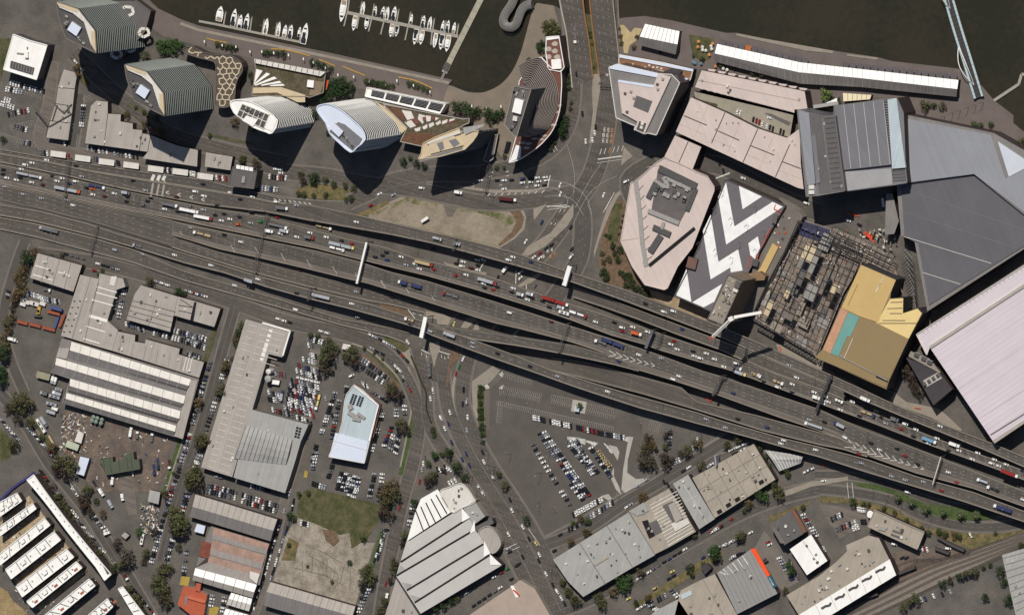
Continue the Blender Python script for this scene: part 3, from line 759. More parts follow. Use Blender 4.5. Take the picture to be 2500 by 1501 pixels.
# chevron gore marks on the merged decks
gm = MB()
def chev(c,pts,w=0.5,z=None):
    q = C(c,pts); zf = lambda x: interp(Z['C5A'],x) + 0.09
    line(gm,q,zf,WHITEP,w)
for k in range(7):
    t = k / 6
    chev('F6',[(680 + 500 * t,965 + 150 * t),(760 + 470 * t,1020 + 130 * t),(670 + 520 * t,1040 + 120 * t)])
for k in range(11):
    t = k / 10
    a = (300 + 760 * t,520 + 280 * t)
    s = (1 - 0.7 * t)
    chev('F8',[a,(a[0] + 80 * s,a[1] + 85 * s),(a[0] - 40 * s,a[1] + 80 * s)])
zf5 = lambda x: interp(Z['C5A'],x) + 0.09
for u,v in ((560,-10),(850,15),(1165,90),(1475,165),(1790,250),(2060,325),(2375,415)):
    line(gm,C('F4',[(u,v),(u + 55,v + 95)]),zf5,FAINTP,0.8)
for u,v in ((145,1260 - 1140),(450,210),(755,300)):
    line(gm,C('F5',[(u,v),(u + 40,v + 70)]),zf5,FAINTP,0.8)
line(gm,C('F1',[(2165,1010),(2200,1060)]),zf5,FAINTP,0.8)
zf2 = lambda x: interp(Z['C2'],x) + 0.09
for u in (1860,1930,1995):
    line(gm,C('F1',[(u,330),(u - 30,400)]),zf2,WHITEP,3.0)
    line(gm,C('F1',[(u - 5,405),(u - 40,590)]),zf2,FAINTP,2.0)
for u,v in ((2000,545),(2140,570),(2290,600),(2430,630)):
    line(gm,C('F1',[(u + 40,v - 18),(u,v),(u + 40,v + 22)]),zf2,WHITEP,0.6)
for k in range(8):
    u = 1080 + k * 60; line(gm,C('F2',[(u,520 + k * 7),(u + 30,540 + k * 7)]),zf2,WHITEP,0.6)
gm.build('gore_markings',kind='structure')

# ---- bridge decks over the river to the north
def flat_deck(name,left,right,z,label,lanes,kerbm):
    b = MB(); n = 24
    Lq = smooth_line(left,6); Rq = smooth_line(right,6); m = min(len(Lq),len(Rq))
    root = empty(name,P(left[0][0],left[0][1],z)); root['kind'] = 'structure'; root['label'] = label
    b2,b3,b4 = MB(),MB(),MB()
    for i in range(m - 1):
        zz = [z * min(1,max(0.12,(230 - q[1]) / 200.0)) for q in (Lq[i],Lq[i + 1])]
        A,B_,C_,D_ = P(*Lq[i],zz[0]),P(*Lq[i + 1],zz[1]),P(*Rq[i + 1],zz[1]),P(*Rq[i],zz[0])
        b.add([A,B_,C_,D_],[(3,2,1,0)],ASPH_M)
        dn = Vector((0,0,-1.2))
        b.add([A,B_,B_ + dn,A + dn],[(0,1,2,3)],CONC_D); b.add([D_,C_,C_ + dn,D_ + dn],[(0,1,2,3)],CONC_D); b.add([A + dn,B_ + dn,C_ + dn,D_ + dn],[(0,1,2,3)],CONC_D)
        up = Vector((0,0,1.0))
        b2.bar(A + up,B_ + up,1.1,1.0,kerbm[0]); b3.bar(D_ + up,C_ + up,1.1,1.0,kerbm[1])
    zf = lambda x: 0
    b.build('carriageway',root); b2.build('parapet',root); b3.build('parapet',root)
    for t in lanes:
        q = [((Lq[i][0] * (1 - t) + Rq[i][0] * t),(Lq[i][1] * (1 - t) + Rq[i][1] * t)) for i in range(m)]
        for (p,d) in walk(q,20):
            zz = z * min(1,max(0.12,(230 - p[1]) / 200.0)) + 0.12
            line(b4,[p,(p[0] + d[0] * 7,p[1] + d[1] * 7)],zz,FAINTP,0.28)
    b4.build('lane_markings',root,kind='stuff')
RUSTK = mat('rust_orange_kerb',(139,98,58),var=0.2)
flat_deck('road_bridge',[(1366,-60),(1367,0),(1383,80),(1392,155),(1398,215)],[(1422,-60),(1424,0),(1430,50),(1440,110),(1448,190)],3.2,'bridge carriageway over the river with pale outer footpath',(0.3,0.5,0.75),(CONC_L,RUSTK))
flat_deck('road_bridge',[(1436,-60),(1440,0),(1448,70),(1456,130),(1465,185)],[(1494,-60),(1497,0),(1503,60),(1511,130),(1516,170)],3.2,'bridge carriageway over the river with rust-orange inner kerb',(0.25,0.5,0.75),(RUSTK,CONC))
ORD = 'first second third fourth fifth sixth seventh eighth ninth tenth eleventh twelfth thirteenth fourteenth fifteenth sixteenth'.split()
# ================================================================ BUILDINGS
R_GREY = mat('roof_grey',(162,154,145),0.7,0.10,0.08,0.9,streak=(0.28,0.96,0.45,0.09))
R_GREY2 = mat('roof_cool_grey',(157,155,150),0.7,0.10,0.08,0.9,streak=(0.28,0.96,0.45,0.09))
R_BEIGE = mat('roof_beige',(158,148,133),0.75,0.12,0.08,0.9,streak=(0.28,0.96,0.45,0.09))
R_MID = mat('roof_mid_grey',(124,119,115),0.7,0.10,0.08,0.9,streak=(0.28,0.96,0.45,0.09))
R_DARK = mat('roof_dark_grey',(96,92,90),0.7,0.10,0.08,streak=(0.28,0.96,0.45,0.09))
R_BLACK = mat('roof_charcoal',(66,62,64),0.7,0.12,0.1)
R_WHITE = mat('roof_white',(236,233,226),0.6,0.05,0.1,streak=(0.28,0.96,0.5,0.06))
R_WHITE2 = mat('roof_offwhite',(208,202,192),0.6,0.08,0.1,streak=(0.28,0.96,0.45,0.09))
R_PINK = mat('roof_pink',(197,181,172),0.7,0.08,0.05,streak=(0.42,-0.91,0.3,0.05))
R_LILAC = mat('roof_lilac',(204,193,196),0.42,0.06,0.02,spec=0.5,streak=(0.8,0.6,0.3,0.05))
R_BLUEG = mat('roof_blue_grey',(138,139,143),0.6,0.09,0.03,streak=(0.42,-0.91,0.3,0.05))
R_SLATE = mat('roof_slate',(96,94,97),0.65,0.09,0.03,streak=(0.42,-0.91,0.3,0.05))
R_STEEL = mat('roof_steel',(114,113,116),0.6,0.08,0.05,streak=(0.42,-0.91,0.3,0.05))
R_PALEB = mat('roof_pale_blue',(176,187,190),0.6,0.07,0.06,streak=(0.28,0.96,0.45,0.09))
R_BLUEW = mat('roof_bluish_white',(206,212,224),0.5,0.06,0.05)
R_OCHRE = mat('roof_ochre',(192,163,108),0.8,0.07,0.06)
R_YELLOW = mat('roof_yellow',(218,192,132),0.8,0.06,0.08)
R_KHAKI = mat('roof_khaki',(140,120,86),0.8,0.06,0.05)
R_TEAL = mat('roof_teal',(106,152,143),0.7,0.08,0.1)
R_TERRA = mat('roof_terracotta',(172,88,62),0.8,0.12,0.3)
R_RUST = mat('roof_rust',(150,122,108),0.8,0.28,0.12)
R_GREEN = mat('roof_green',(80,86,70),0.7,0.1,0.2)
R_GARDEN = mix_mat('roof_garden',(76,72,54),(98,86,70),0.2)
R_BROWN = mat('podium_brown',(92,79,68),0.85,0.15,0.2)
CREAM = mat('cream_ribs',(196,185,158),0.8,0.06)
TAN = mat('tan_terrace',(196,178,146),0.8,0.1,0.2)
REDP = mat('red_paving',(110,74,63),0.85,0.12,0.2)
SKYL = mat('skylight',(226,222,212),0.5,0.06)
W_DARK = mat('wall_dark',(62,52,52),0.7,0.15,0.15)
W_MAROON = mat('wall_maroon',(66,54,51),0.8,0.15,0.15)
W_CONC = mat('wall_concrete',(134,126,116),0.85,0.12)
W_GREY = mat('wall_grey',(104,98,94),0.8,0.12)
W_WHITE = mat('wall_white',(210,205,196),0.8,0.08)
GLASSD = mat('tower_glass',(38,40,46),0.2,0.08,0.2,spec=0.5)
METAL = mat('plant_metal',(150,146,140),0.55,0.2,0.6)
METAL_D = mat('plant_dark',(82,80,78),0.6,0.2,0.6)
BLACKM = mat('dark_gap',(34,31,31),0.9,0.1)  # near-black for gutters, fins, slots, wells and pipes
SOLAR = mat('solar_panel',(32,33,40),0.25,0.1,0.5,spec=0.5)
SEAM = mat('roof_seam',(70,64,62),0.9,0.1)
LSEAM = mat('pale_seam',(196,190,180),0.8,0.1)
WINDOW = mat('window_glass',(44,48,56),0.15,0.1,0.3,spec=0.5)

class B:
    def __init__(s,name,label,poly,h,roof,wall,cat='building',rim=None,z0=0.0,group=None,wins=0):
        s.poly = poly; s.h = h
        w = W2(poly,h); s.w = w
        c = cen(w)
        s.root = empty(name,(c[0],c[1],z0),label,cat,group)
        b = MB(); b.prism(w,z0,h,wall); b.build('wall',s.root)
        b = MB(); b.poly([(p[0],p[1],h) for p in w],roof); b.build('roof',s.root)
        if rim:
            n = len(w); b = MB()
            for i in range(n):
                b.bar((w[i][0],w[i][1],h + 0.9),(w[(i + 1) % n][0],w[(i + 1) % n][1],h + 0.9),0.7,0.9,rim)
            b.build('parapet',s.root)
        if wins:
            # rows of windows on the walls: one strip per storey and wall
            n = len(w); st = max(1,int((h - z0) / wins))
            for i in range(n):
                a,d = Vector(w[i]),Vector(w[(i + 1) % n])
                L_ = (d - a).length
                if L_ < 6: continue
                nrm = Vector(((d - a).y,-(d - a).x)).normalized()
                area = sum(w[k][0] * w[(k + 1) % n][1] - w[(k + 1) % n][0] * w[k][1] for k in range(n))
                if area < 0: nrm = -nrm
                if nrm.dot(Vector((CD.x,CD.y))) < 0.05: continue
                for k in range(st):
                    z = z0 + k * wins + 1.0
                    a2 = a + (d - a) * (1.5 / L_) + nrm * 0.06; d2 = d - (d - a) * (1.5 / L_) + nrm * 0.06
                    MB().add([(a2.x,a2.y,z),(d2.x,d2.y,z),(d2.x,d2.y,z + wins * 0.5),(a2.x,a2.y,z + wins * 0.5)],[(0,1,2,3)],WINDOW).build('window',s.root)
    def sheet(s,name,pts,m,dz=0.2,side=None,z=None):
        z = (s.h if z is None else z) + dz
        b = MB(); b.prism(W2(pts,z),z - max(dz,0.12),z,side or m,m)
        return b.build(name,s.root)
    def box(s,name,x,y,l,w,h,ang,m,mt=None,dz=0.0):
        """roof box: centre px, size in px, height m, angle in the picture"""
        z = s.h + dz
        c = P(x,y,z + h); d = P(x + math.cos(ang),y + math.sin(ang),z + h) - c
        b = MB(); b.box((c.x,c.y,z),l * 0.38,w * 0.38,h,math.atan2(d.y,d.x),m,mt)
        return b.build(name,s.root)
    def seam(s,pts,w=0.5,h=0.25,m=None,name='seam',dz=0.0):
        b = MB()
        for a,c in zip(pts,pts[1:]):
            A,D_ = P(a[0],a[1],s.h + h + dz),P(c[0],c[1],s.h + h + dz)
            b.bar(A,D_,w,h + 0.05,m or SEAM)
        return b.build(name,s.root)
    def units(s,n,rnd,ang=0.3,smin=3,smax=7):
        k = 0; tries = 0
        xs = [p[0] for p in s.poly]; ys = [p[1] for p in s.poly]
        while k < n and tries < 400:
            tries += 1
            x,y = rnd.uniform(min(xs),max(xs)),rnd.uniform(min(ys),max(ys))
            if all(inside((x + a,y + b_),s.poly) for a,b_ in ((-6,-6),(6,-6),(6,6),(-6,6))):
                s.box('roof_unit',x,y,rnd.uniform(smin,smax),rnd.uniform(smin,smax),rnd.uniform(0.8,1.8),ang,rnd.choice((METAL,METAL,METAL_D,R_WHITE2)))
                k += 1

rnd = random.Random(3)

# ---- riverside towers
def floors(bd,n,m1,over=0.5,z0=0.0,prof=None):
    """thin projecting floor slabs round the tower, one per storey"""
    w = bd.w; c = Vector(cen(w))
    for k in range(1,n):
        z = z0 + (bd.h - z0) * k / n
        pts = [tuple(c + (Vector(p) - c) * (1 + over / (Vector(p) - c).length)) for p in w]
        b = MB(); b.prism(pts,z - 0.75,z,m1,m1,True); b.build('floor_slab',bd.root)
SLAB_G = mat('slab_green_grey',(136,141,134),0.7,0.08)
SLAB_W = mat('slab_white',(214,212,206),0.7,0.05)
SLAB_P = mat('slab_pinkish',(150,138,130),0.7,0.08)
class Tower(B):
    def __init__(s,name,label,roof_px,h,extra,roof,wall,slab,nfl,rim=None,over=0.6,group=None):
        # footprint wider than the top: east-facing corners stand 'extra' pixels further out at the ground
        s.poly = roof_px; s.h = h
        top = W(roof_px,h); s.w = [(p.x,p.y) for p in top]
        cx = sum(p[0] for p in roof_px) / len(roof_px)
        base = []
        for (x,y),p,e in zip(roof_px,top,extra):
            d = P(1250 + e,750.5 - 0.2 * e) - P(1250,750.5)
            base.append(Vector((p.x + d.x,p.y + d.y,0)))
        c = sum(base,Vector()) / len(base)
        s.root = empty(name,(c.x,c.y,0),label,'building',group)
        n = len(top)
        MB().add([tuple(p) for p in base] + [tuple(p) for p in top],[(i,(i + 1) % n,n + (i + 1) % n,n + i) for i in range(n)],wall).build('wall',s.root)
        MB().poly([tuple(p) for p in top],roof).build('roof',s.root)
        if rim:
            b = MB()
            for i in range(n):
                b.bar(top[i] + Vector((0,0,1.1)),top[(i + 1) % n] + Vector((0,0,1.1)),0.9,1.2,rim)
            b.build('parapet',s.root)
        for k in range(1,nfl):
            t = k / nfl
            ring = [base[i].lerp(top[i],t) for i in range(n)]
            cc = sum(ring,Vector()) / n
            pts = []
            for q in ring:
                v = q - cc; pts.append((q.x + v.x / v.length * over,q.y + v.y / v.length * over))
            b = MB(); b.prism(pts,h * t - 0.55,h * t,slab,slab,True); b.build('floor_slab',s.root)
def east_extra(poly,e):
    cx,cy = cen(poly); sx = max(abs(p[0] - cx) for p in poly)
    out = []
    for x,y in poly:
        d = ((x - cx) * 0.86 - (y - cy) * 0.5) / sx
        out.append(e * min(1.0,max(0.0,d * 1.6 + 0.55)))
    return out
def tower_a(dx,dy,label):
    pl = [(305 + dx,158 + dy),(358 + dx,175 + dy),(399 + dx,228 + dy),(403 + dx,283 + dy),(387 + dx,276 + dy),(328 + dx,246 + dy),(310 + dx,190 + dy)]
    t = Tower('apartment_tower',label,pl,74,[41,41,41,41,20,0,20],METAL_D,GLASSD,SLAB_G,27,rim=CONC_D)
    sh_ = lambda q: [(x + dx,y + dy) for x,y in q]
    t.sheet('roof_band',sh_([(306,160),(357,177),(397,229),(401,281),(389,262),(372,208),(345,186),(312,172)]),R_WHITE2,2.2)
    t.sheet('roof_deck',sh_([(308,161),(357,177),(355,184),(309,168)]),TAN,2.6)
    t.sheet('roof_deck',sh_([(388,228),(398,230),(401,280),(390,262)]),TAN,2.6)
    t.box('plant_room',348 + dx,224 + dy,28,24,3.5,0.62,METAL,R_BLUEW)
    for i in range(7):
        t.box('roof_unit',318 + dx + rnd.uniform(0,12) + i * 7,196 + dy + i * 10 + rnd.uniform(-3,3),8,5,1.6,0.6,rnd.choice((METAL,METAL_D,R_MID)))
    for i in range(26):
        u_,v_ = rnd.random(),rnd.random(); x_,y_ = 314 + 14 * u_ + 52 * v_,186 + 30 * u_ * (1 - v_) + 74 * v_ + 8 * u_
        if inside((x_,y_),[(312,178),(345,192),(370,215),(386,268),(330,242)]): t.box('roof_pipe',x_ + dx,y_ + dy,rnd.uniform(2,8),rnd.uniform(1.2,3),rnd.uniform(.6,1.6),rnd.choice((0.6,2.17)),rnd.choice((METAL,METAL_D,R_MID,CONC_L,BLACKM)))
    return t
tower_a(0,0,'angular green-grey apartment tower with white roof band beside the lattice-roofed podium')
tower_a(-167,-153,'angular grey apartment tower behind the white flat-roofed office')

t = Tower('apartment_tower','white apartment tower with pointed leaf-shaped white roof and plant grid',(LEAF := smooth_poly([(563,250),(582,244),(615,249),(650,269),(679,295),(665,325),(650,322),(620,311),(592,291),(572,275)],2)),54,east_extra(LEAF,38),R_WHITE,GLASSD,SLAB_W,22,rim=R_WHITE)
t.sheet('plant_well',C('A2',[(600,1078),(880,1192),(820,1338),(540,1200)]),METAL_D,0.3)
for k in range(7):
    a = (600 + 280 * k / 6,1078 + 114 * k / 6); b_ = (540 + 280 * k / 6,1200 + 138 * k / 6)
    t.seam(C('A2',[a,b_]),0.7,1.2,R_WHITE2,'plant_frame')
for k in range(3):
    a = (600 - 30 * k,1078 + 61 * k); b_ = (880 - 30 * k,1192 + 73 * k)
    t.seam(C('A2',[a,b_]),0.7,1.25,R_WHITE2,'plant_frame')
t.sheet('roof_panel',C('A2',[(640,1200),(760,1240),(710,1310),(600,1250)]),R_WHITE,1.9)
t.sheet('roof_panel',C('A2',[(880,1200),(960,1240),(910,1365),(830,1330)]),R_WHITE,1.0)
for i in range(6):
    t.box('roof_unit',600 + i * 8,266 + i * 4 + rnd.uniform(-4,4),7,5,1.5,0.4,rnd.choice((METAL,METAL_D)))

t = Tower('apartment_tower','apartment tower with bluish white leaf-shaped roof and dark ribbed side',(LEAF := smooth_poly([(775,262),(785,256),(806,255),(837,271),(865,296),(884,314),(893,340),(872,360),(857,372),(830,350),(806,326),(796,300),(778,276)],2)),60,east_extra(LEAF,42),R_BLUEW,GLASSD,SLAB_W,24,rim=R_BLUEW)
t.sheet('plant_deck',C('A2',[(1590,1265),(1660,1290),(1840,1440),(1790,1530),(1740,1560),(1500,1360)]),R_STEEL,0.8)
t.box('plant_room',822,318,30,18,3,0.75,METAL,R_BLUEW)
for i in range(8):
    t.box('roof_unit',838 + rnd.uniform(-4,4) + i * 3,330 + i * 4,7,5,1.6,0.75,rnd.choice((METAL,METAL_D,R_MID)))

t = B('apartment_tower','sail-shaped apartment block with tan roof terraces and dark shingled flank',C('A3',[(515,1010),(545,955),(565,850),(690,785),(935,690),(955,735),(1140,718),(1128,760),(1080,830),(1000,910),(740,985)]),48,TAN,mat('shingle_wall',(52,50,56),0.6,0.2,0.4),rim=TAN)
floors(t,14,R_MID,0.5)
t.sheet('roof_terrace',C('A3',[(620,850),(880,770),(980,870),(640,960)]),TAN,1.5)
t.sheet('louvre_panel',C('A3',[(705,850),(765,830),(780,900),(740,930)]),R_STEEL,1.9)
t.sheet('louvre_panel',C('A3',[(830,820),(900,800),(940,850),(880,890)]),R_STEEL,1.9)
t.sheet('roof_edge',C('A3',[(515,1012),(970,885),(968,925),(530,1045)]),R_MID,0.6)
t.sheet('roof_strip',C('A3',[(600,840),(940,720),(950,745),(610,860)]),R_WHITE2,2.0)
t.sheet('roof_strip',C('A3',[(975,690),(1190,650),(1195,670),(1000,760)]),R_GREY2,1.2)
for i in range(7): t.box('roof_unit',1050 + i * 13,352 - i * 5,6,5,1.4,-0.3,rnd.choice((METAL,R_WHITE2)))

# tower with the striped, stepped crescent
pod = B('podium','crescent podium with red rooftop paving and white rim under the striped terraces',smooth_line([(1370,170),(1372,200),(1371,226),(1367,270),(1353,312),(1335,338),(1309,363),(1270,389),(1243,397)],4) + [(1258,345),(1262,330),(1268,200),(1300,146),(1322,140),(1345,165)],16,REDP,W_MAROON,rim=R_WHITE)
pod.sheet('white_deck',C('E6',[(170,880),(240,900),(230,1060),(80,1118)]),R_WHITE,0.5)
for u,v in ((350,860),(430,790),(520,800),(320,920),(560,750),(260,850),(740,420),(760,330),(690,600)):
    (x,y),= C('E6',[(u,v)])
    pod.sheet('paving_blob',smooth_poly([(x - 9,y),(x - 2,y - 3),(x + 8,y - 1),(x + 3,y + 3),(x - 4,y + 3)],3),mat('paving_cream',(168,156,146)),0.2)
n2 = B('podium','small podium block with red and cream patterned roof and white plant box',C('A4',[(570,385),(700,375),(755,700),(720,745),(590,720),(565,545)]),16.5,REDP,W_MAROON,rim=R_WHITE)
n2.box('plant_room',1358,157,24,23,2.4,-0.08,R_WHITE)
n2.sheet('white_edge',C('A4',[(575,385),(700,375),(705,400),(570,420)]),R_WHITE,0.6)
for u,v in ((655,455),(590,510),(655,530),(680,590),(590,590)):
    (x,y),= C('A4',[(u,v)])
    n2.sheet('paving_blob',smooth_poly([(x - 8,y),(x,y - 6),(x + 7,y - 2),(x + 5,y + 5),(x - 4,y + 5)],3),MATS['paving_cream'],0.2)
zig = empty('terraced_block',P(1320,240),'stepped crescent of pale and dark striped terraces wrapped round a grey tower','building')
outer = smooth_line([(1266,160),(1290,148),(1318,142),(1334,163),(1353,193),(1363,231),(1360,262),(1347,296),(1330,322),(1290,335)],4)
inner = smooth_line([(1278,205),(1282,208),(1286,212),(1292,219),(1300,232),(1306,248),(1306,262),(1300,288),(1290,312),(1276,333)],4)
NS = 15
STRIPE_D = mat('terrace_dark',(50,45,47),0.7,0.15)
for k in range(NS):
    t0 = k / NS; t1 = (k + 1) / NS
    z = 17 + 24 * t0
    q0 = [(o[0] + (i[0] - o[0]) * t0,o[1] + (i[1] - o[1]) * t0) for o,i in zip(outer,inner)]
    b = MB()
    q1 = [(o[0] + (i[0] - o[0]) * (t0 + 0.055),o[1] + (i[1] - o[1]) * (t0 + 0.055)) for o,i in zip(outer,inner)]
    b.prism(W2(q0 + inner[::-1],z),16 if k == 0 else z - 2.2,z,STRIPE_D,STRIPE_D)
    for i in range(len(q0) - 1):
        b.bar(P(*q0[i],z + 0.9),P(*q0[i + 1],z + 0.9),0.45,0.9,SLAB_P)
    b.build('terrace',zig)
t = B('apartment_tower','slim grey apartment tower with white plant box and round cooling fan on its roof',[(1256,211),(1297,219),(1262,334),(1255,331),(1233,305)],64,R_DARK,mat('tower_grey',(86,84,84),0.6,0.15),rim=CONC)
floors(t,18,R_DARK,0.4)
t.box('plant_room',1264,260,22,33,3.5,0.28,R_WHITE)
t.box('cooling_tower',1257,290,11,11,3,0.2,R_WHITE2)
for i in range(9): t.box('roof_unit',1262 + rnd.uniform(-8,18),224 + rnd.uniform(-4,12),6,5,1.4,0.28,rnd.choice((METAL,METAL_D)))
for i in range(6): t.box('roof_unit',1252 + rnd.uniform(-6,8),305 + rnd.uniform(-4,14),5,4,1.4,0.28,rnd.choice((METAL,METAL_D)))

# ---- podiums
pd = B('podium','low podium with dark brown roof covered by a cream cell-like lattice',smooth_poly(C('A2',[(0,500),(80,485),(200,545),(330,568),(490,580),(590,650),(604,740),(560,810),(532,900),(522,1040),(480,1095),(400,1115),(320,1080),(335,900),(330,720),(310,640),(150,600),(0,545)]),2),13,R_BROWN,W_MAROON,rim=R_DARK)
def lattice(bd,m,cell=8.6):
    rr = random.Random(5); V = {}
    def vtx(i,j):
        if (i,j) not in V:
            x = 440 + j * cell * 0.866; y = 105 + i * cell * 0.5
            V[(i,j)] = (x + rr.uniform(-2.6,2.6),y + rr.uniform(-2.6,2.6))
        return V[(i,j)]
    b = MB()
    for j in range(0,28):
        for i in range(0,50):
            if (i % 6,j % 2) in ((0,0),(2,0),(3,1),(5,1)):
                a = vtx(i,j)
                nb = []
                if (i % 6,j % 2) in ((0,0),(3,1)): nb = [(i + 2,j),(i - 1,j - 1),(i - 1,j + 1)]
                for q in nb:
                    c_ = vtx(*q)
                    if inside(a,bd.poly) and inside(c_,bd.poly):
                        b.bar(P(*a,bd.h + 0.6),P(*c_,bd.h + 0.6),0.95,0.6,m)
    b.build('lattice',bd.root,kind='stuff')
lattice(pd,CREAM)
pd = B('podium','podium with grassed roof, long white pergola and white fan-shaped stripes',C('A2',[(725,615),(1465,752),(1455,830),(1440,960),(1300,1010),(1260,1000),(700,990),(715,900),(745,710)]),12,R_GARDEN,W_GREY,rim=CONC)
pd.sheet('pergola',C('A2',[(725,612),(1460,750),(1410,792),(728,655)]),R_WHITE2,3.0)
for k in range(12):
    pd.seam(C('A2',[(740 + k * 60,615 + k * 11.4),(730 + k * 60,655 + k * 11.4)]),0.5,0.3,METAL_D,'pergola_beam',3.0)
for a in ([(740,715),(810,735),(720,870)],[(850,755),(888,770),(725,880),(722,868)],[(925,795),(958,815),(735,890),(730,880)],[(985,840),(1005,860),(800,890),(790,880)],[(1020,870),(1040,890),(900,895),(880,885)]):
    pd.sheet('white_stripe',C('A2',a),R_WHITE,0.5)
pd.sheet('tan_terrace',C('A2',[(715,910),(1000,905),(1250,985),(1250,1060),(1170,1060),(960,960),(700,970)]),TAN,0.4)
pd.box('roof_room',450 + 1305 / 4.24,870 / 4.24,17,17,3,0.15,R_WHITE2,R_WHITE)
pd.sheet('terrace',C('A2',[(1330,840),(1450,850),(1400,980),(1290,990)]),mat('terrace_tan',(126,112,92)),0.4)
B('play_canopy','small bright orange canopy between the pergola roof and big trees',C('A2',[(1470,830),(1498,840),(1470,935),(1450,930)]),7,mat('orange_canopy',(214,92,52)),W_GREY,cat='canopy')
sb = B('solar_hall','long low hall whose white roof carries five dark solar arrays',C('A8',[(410,910),(1225,1075),(1165,1178),(390,1000)]),10,R_WHITE,W_WHITE,rim=R_WHITE)
for k in range(5):
    t0 = 0.055 + k * 0.19; t1 = t0 + 0.165
    q = lambda t,s: (410 + 815 * t - 40 * s * (1 - t) - 0 + (-20) * s * 0,910 + 165 * t)
    def at(t,s):
        a = (420 + (1225 - 420) * t,915 + (1075 - 915) * t); c_ = (400 + (1165 - 400) * t,1000 + (1178 - 1000) * t)
        return (a[0] + (c_[0] - a[0]) * s,a[1] + (c_[1] - a[1]) * s)
    sb.sheet('solar_array',C('A8',[at(t0,0.14),at(t1,0.14),at(t1,0.82),at(t0,0.82)]),SOLAR,0.5)
    for j in range(1,5):
        sb.seam(C('A8',[at(t0,0.14 + 0.136 * j),at(t1,0.14 + 0.136 * j)]),0.25,0.1,METAL,'panel_row',0.5)
sb.seam(C('A8',[(390,1010),(1160,1190)]),4.0,0.6,CONC_L,'gutter_deck',-2.0)
pd = B('podium','garden podium with white and maroon chequer paving and brown planting',C('A3',[(150,445),(985,600),(1045,590),(1040,640),(985,660),(900,720),(690,785),(560,880),(330,830),(400,690)]),12,R_GARDEN,W_GREY,rim=CONC_L)
MAROON = mat('maroon_paving',(118,72,66))
cells = [[(340,505),(440,520),(470,590),(400,610)],[(370,630),(440,610),(490,670),(430,690)],[(520,545),(580,560),(590,580),(560,650),(510,600)],[(590,560),(645,570),(640,620),(600,625)],[(690,580),(730,590),(690,615)],[(470,700),(540,680),(530,720),(490,728)],[(555,680),(605,650),(610,690),(570,708)],[(620,650),(670,630),(680,660),(630,690)],[(690,640),(740,610),(750,640),(710,665)],[(760,620),(820,600),(810,635),(760,655)],[(840,600),(900,590),(880,615),(830,625)]]
for c_ in cells: pd.sheet('white_paver',C('A3',c_),R_WHITE2,0.4)
for c_ in ([(445,600),(500,590),(520,640),(490,660)],[(555,580),(590,575),(595,610),(565,625)],[(645,575),(690,580),(670,610)],[(600,690),(620,670),(625,690)],[(800,640),(880,610),(930,605),(830,645)]):
    pd.sheet('maroon_paver',C('A3',c_),MAROON,0.45)
pd.sheet('planting',smooth_poly(C('A3',[(340,800),(400,745),(560,740),(700,770),(560,870),(360,830)]),3),mix_mat('brown_planting',(92,68,52),(112,80,60),0.5),0.5)
pd.sheet('planting',C('A3',[(170,460),(330,495),(400,640),(330,600)]),MATS['brown_planting'],0.5)
pd.sheet('terrace',C('A3',[(60,415),(140,455),(400,690),(340,750),(200,560)]),TAN,0.4)
B('garage_ramp','grey wedge-shaped ramp cover beside the sail-shaped block',C('A3',[(1275,765),(1340,760),(1290,1010),(1245,1040),(1190,1030)]),5,R_DARK,W_MAROON,cat='ramp cover',rim=CONC_L)
h = B('podium','dark podium with white pentagon frames beside the riverside tower',C('A0',[(620,0),(1400,0),(1560,120),(1500,330),(1250,610),(1130,500),(900,300)]),12,R_DARK,W_DARK,rim=CONC_D)
for u,v,s in ((800,65,16),(1045,20,14),(1320,120,16),(1490,340,14),(1205,560,14),(1350,500,12)):
    (x,y),= C('A0',[(u,v)])
    for k in range(5):
        a0,a1 = 1.2566 * k + 0.4,1.2566 * (k + 1) + 0.4
        h.seam([(x + s * math.cos(a0),y + s * 0.8 * math.sin(a0)),(x + s * math.cos(a1),y + s * 0.8 * math.sin(a1))],2.6,0.6,R_WHITE2,'frame')

# ---- left riverside low blocks
o = B('office_block','white flat-roofed office block with a black gridded plant strip',[(33,84),(72,99),(116,111),(90,195),(9,170)],17,R_WHITE,mat('office_wall',(86,84,88),0.5,0.15),rim=R_WHITE,wins=3.6)
o.sheet('plant_screen',C('A0',[(112,632),(352,705),(335,772),(100,700)]),METAL_D,1.5)
for k in range(9):
    o.seam(C('A0',[(112 + k * 28,640 + k * 8.6),(102 + k * 28,700 + k * 8.6)]),0.4,0.4,METAL,'plant_frame',1.5)
o.box('plant_room',64,134,9,15,3,0.1,R_WHITE); o.box('duct',49,131,18,3,1.2,0.1,METAL); o.box('vent',66,118,3,6,1.5,0.1,METAL)
g = B('warehouse','long grey flat-roofed warehouse with crossed steel bracing on its roof',[(156,170),(182,177),(187,189),(183,212),(175,281),(166,343),(113,336),(123,295),(137,250),(142,212)],8,R_GREY,W_GREY,rim=None)
for q in ([(560,1080),(660,1175)],[(660,1175),(740,1080)],[(590,1090),(540,1250)],[(690,1090),(730,1190)],[(510,1310),(740,1180)],[(340,1100),(510,1310)]):
    g.seam(C('A0',q),0.8,0.8,METAL_D,'brace',0.6)
g.seam(C('A0',[(605,908),(780,922)])); g.seam(C('A0',[(550,1070),(745,1100)])); g.seam(C('A0',[(505,1250),(725,1275)])); g.units(7,rnd)
g = B('warehouse','stepped grey flat-roofed warehouse in front of the green-grey tower',[(236,246),(263,249),(263,278),(295,280),(294,297),(324,302),(324,316),(347,318),(347,326),(368,330),(387,338),(407,346),(434,356),(483,367),(481,407),(348,387),(361,371),(208,350),(219,276),(222,259)],9,R_GREY,W_MAROON)
g.seam([(263,278),(254,355)]); g.seam([(347,326),(340,368)]); g.seam([(368,330),(360,372)]); g.units(14,rnd)
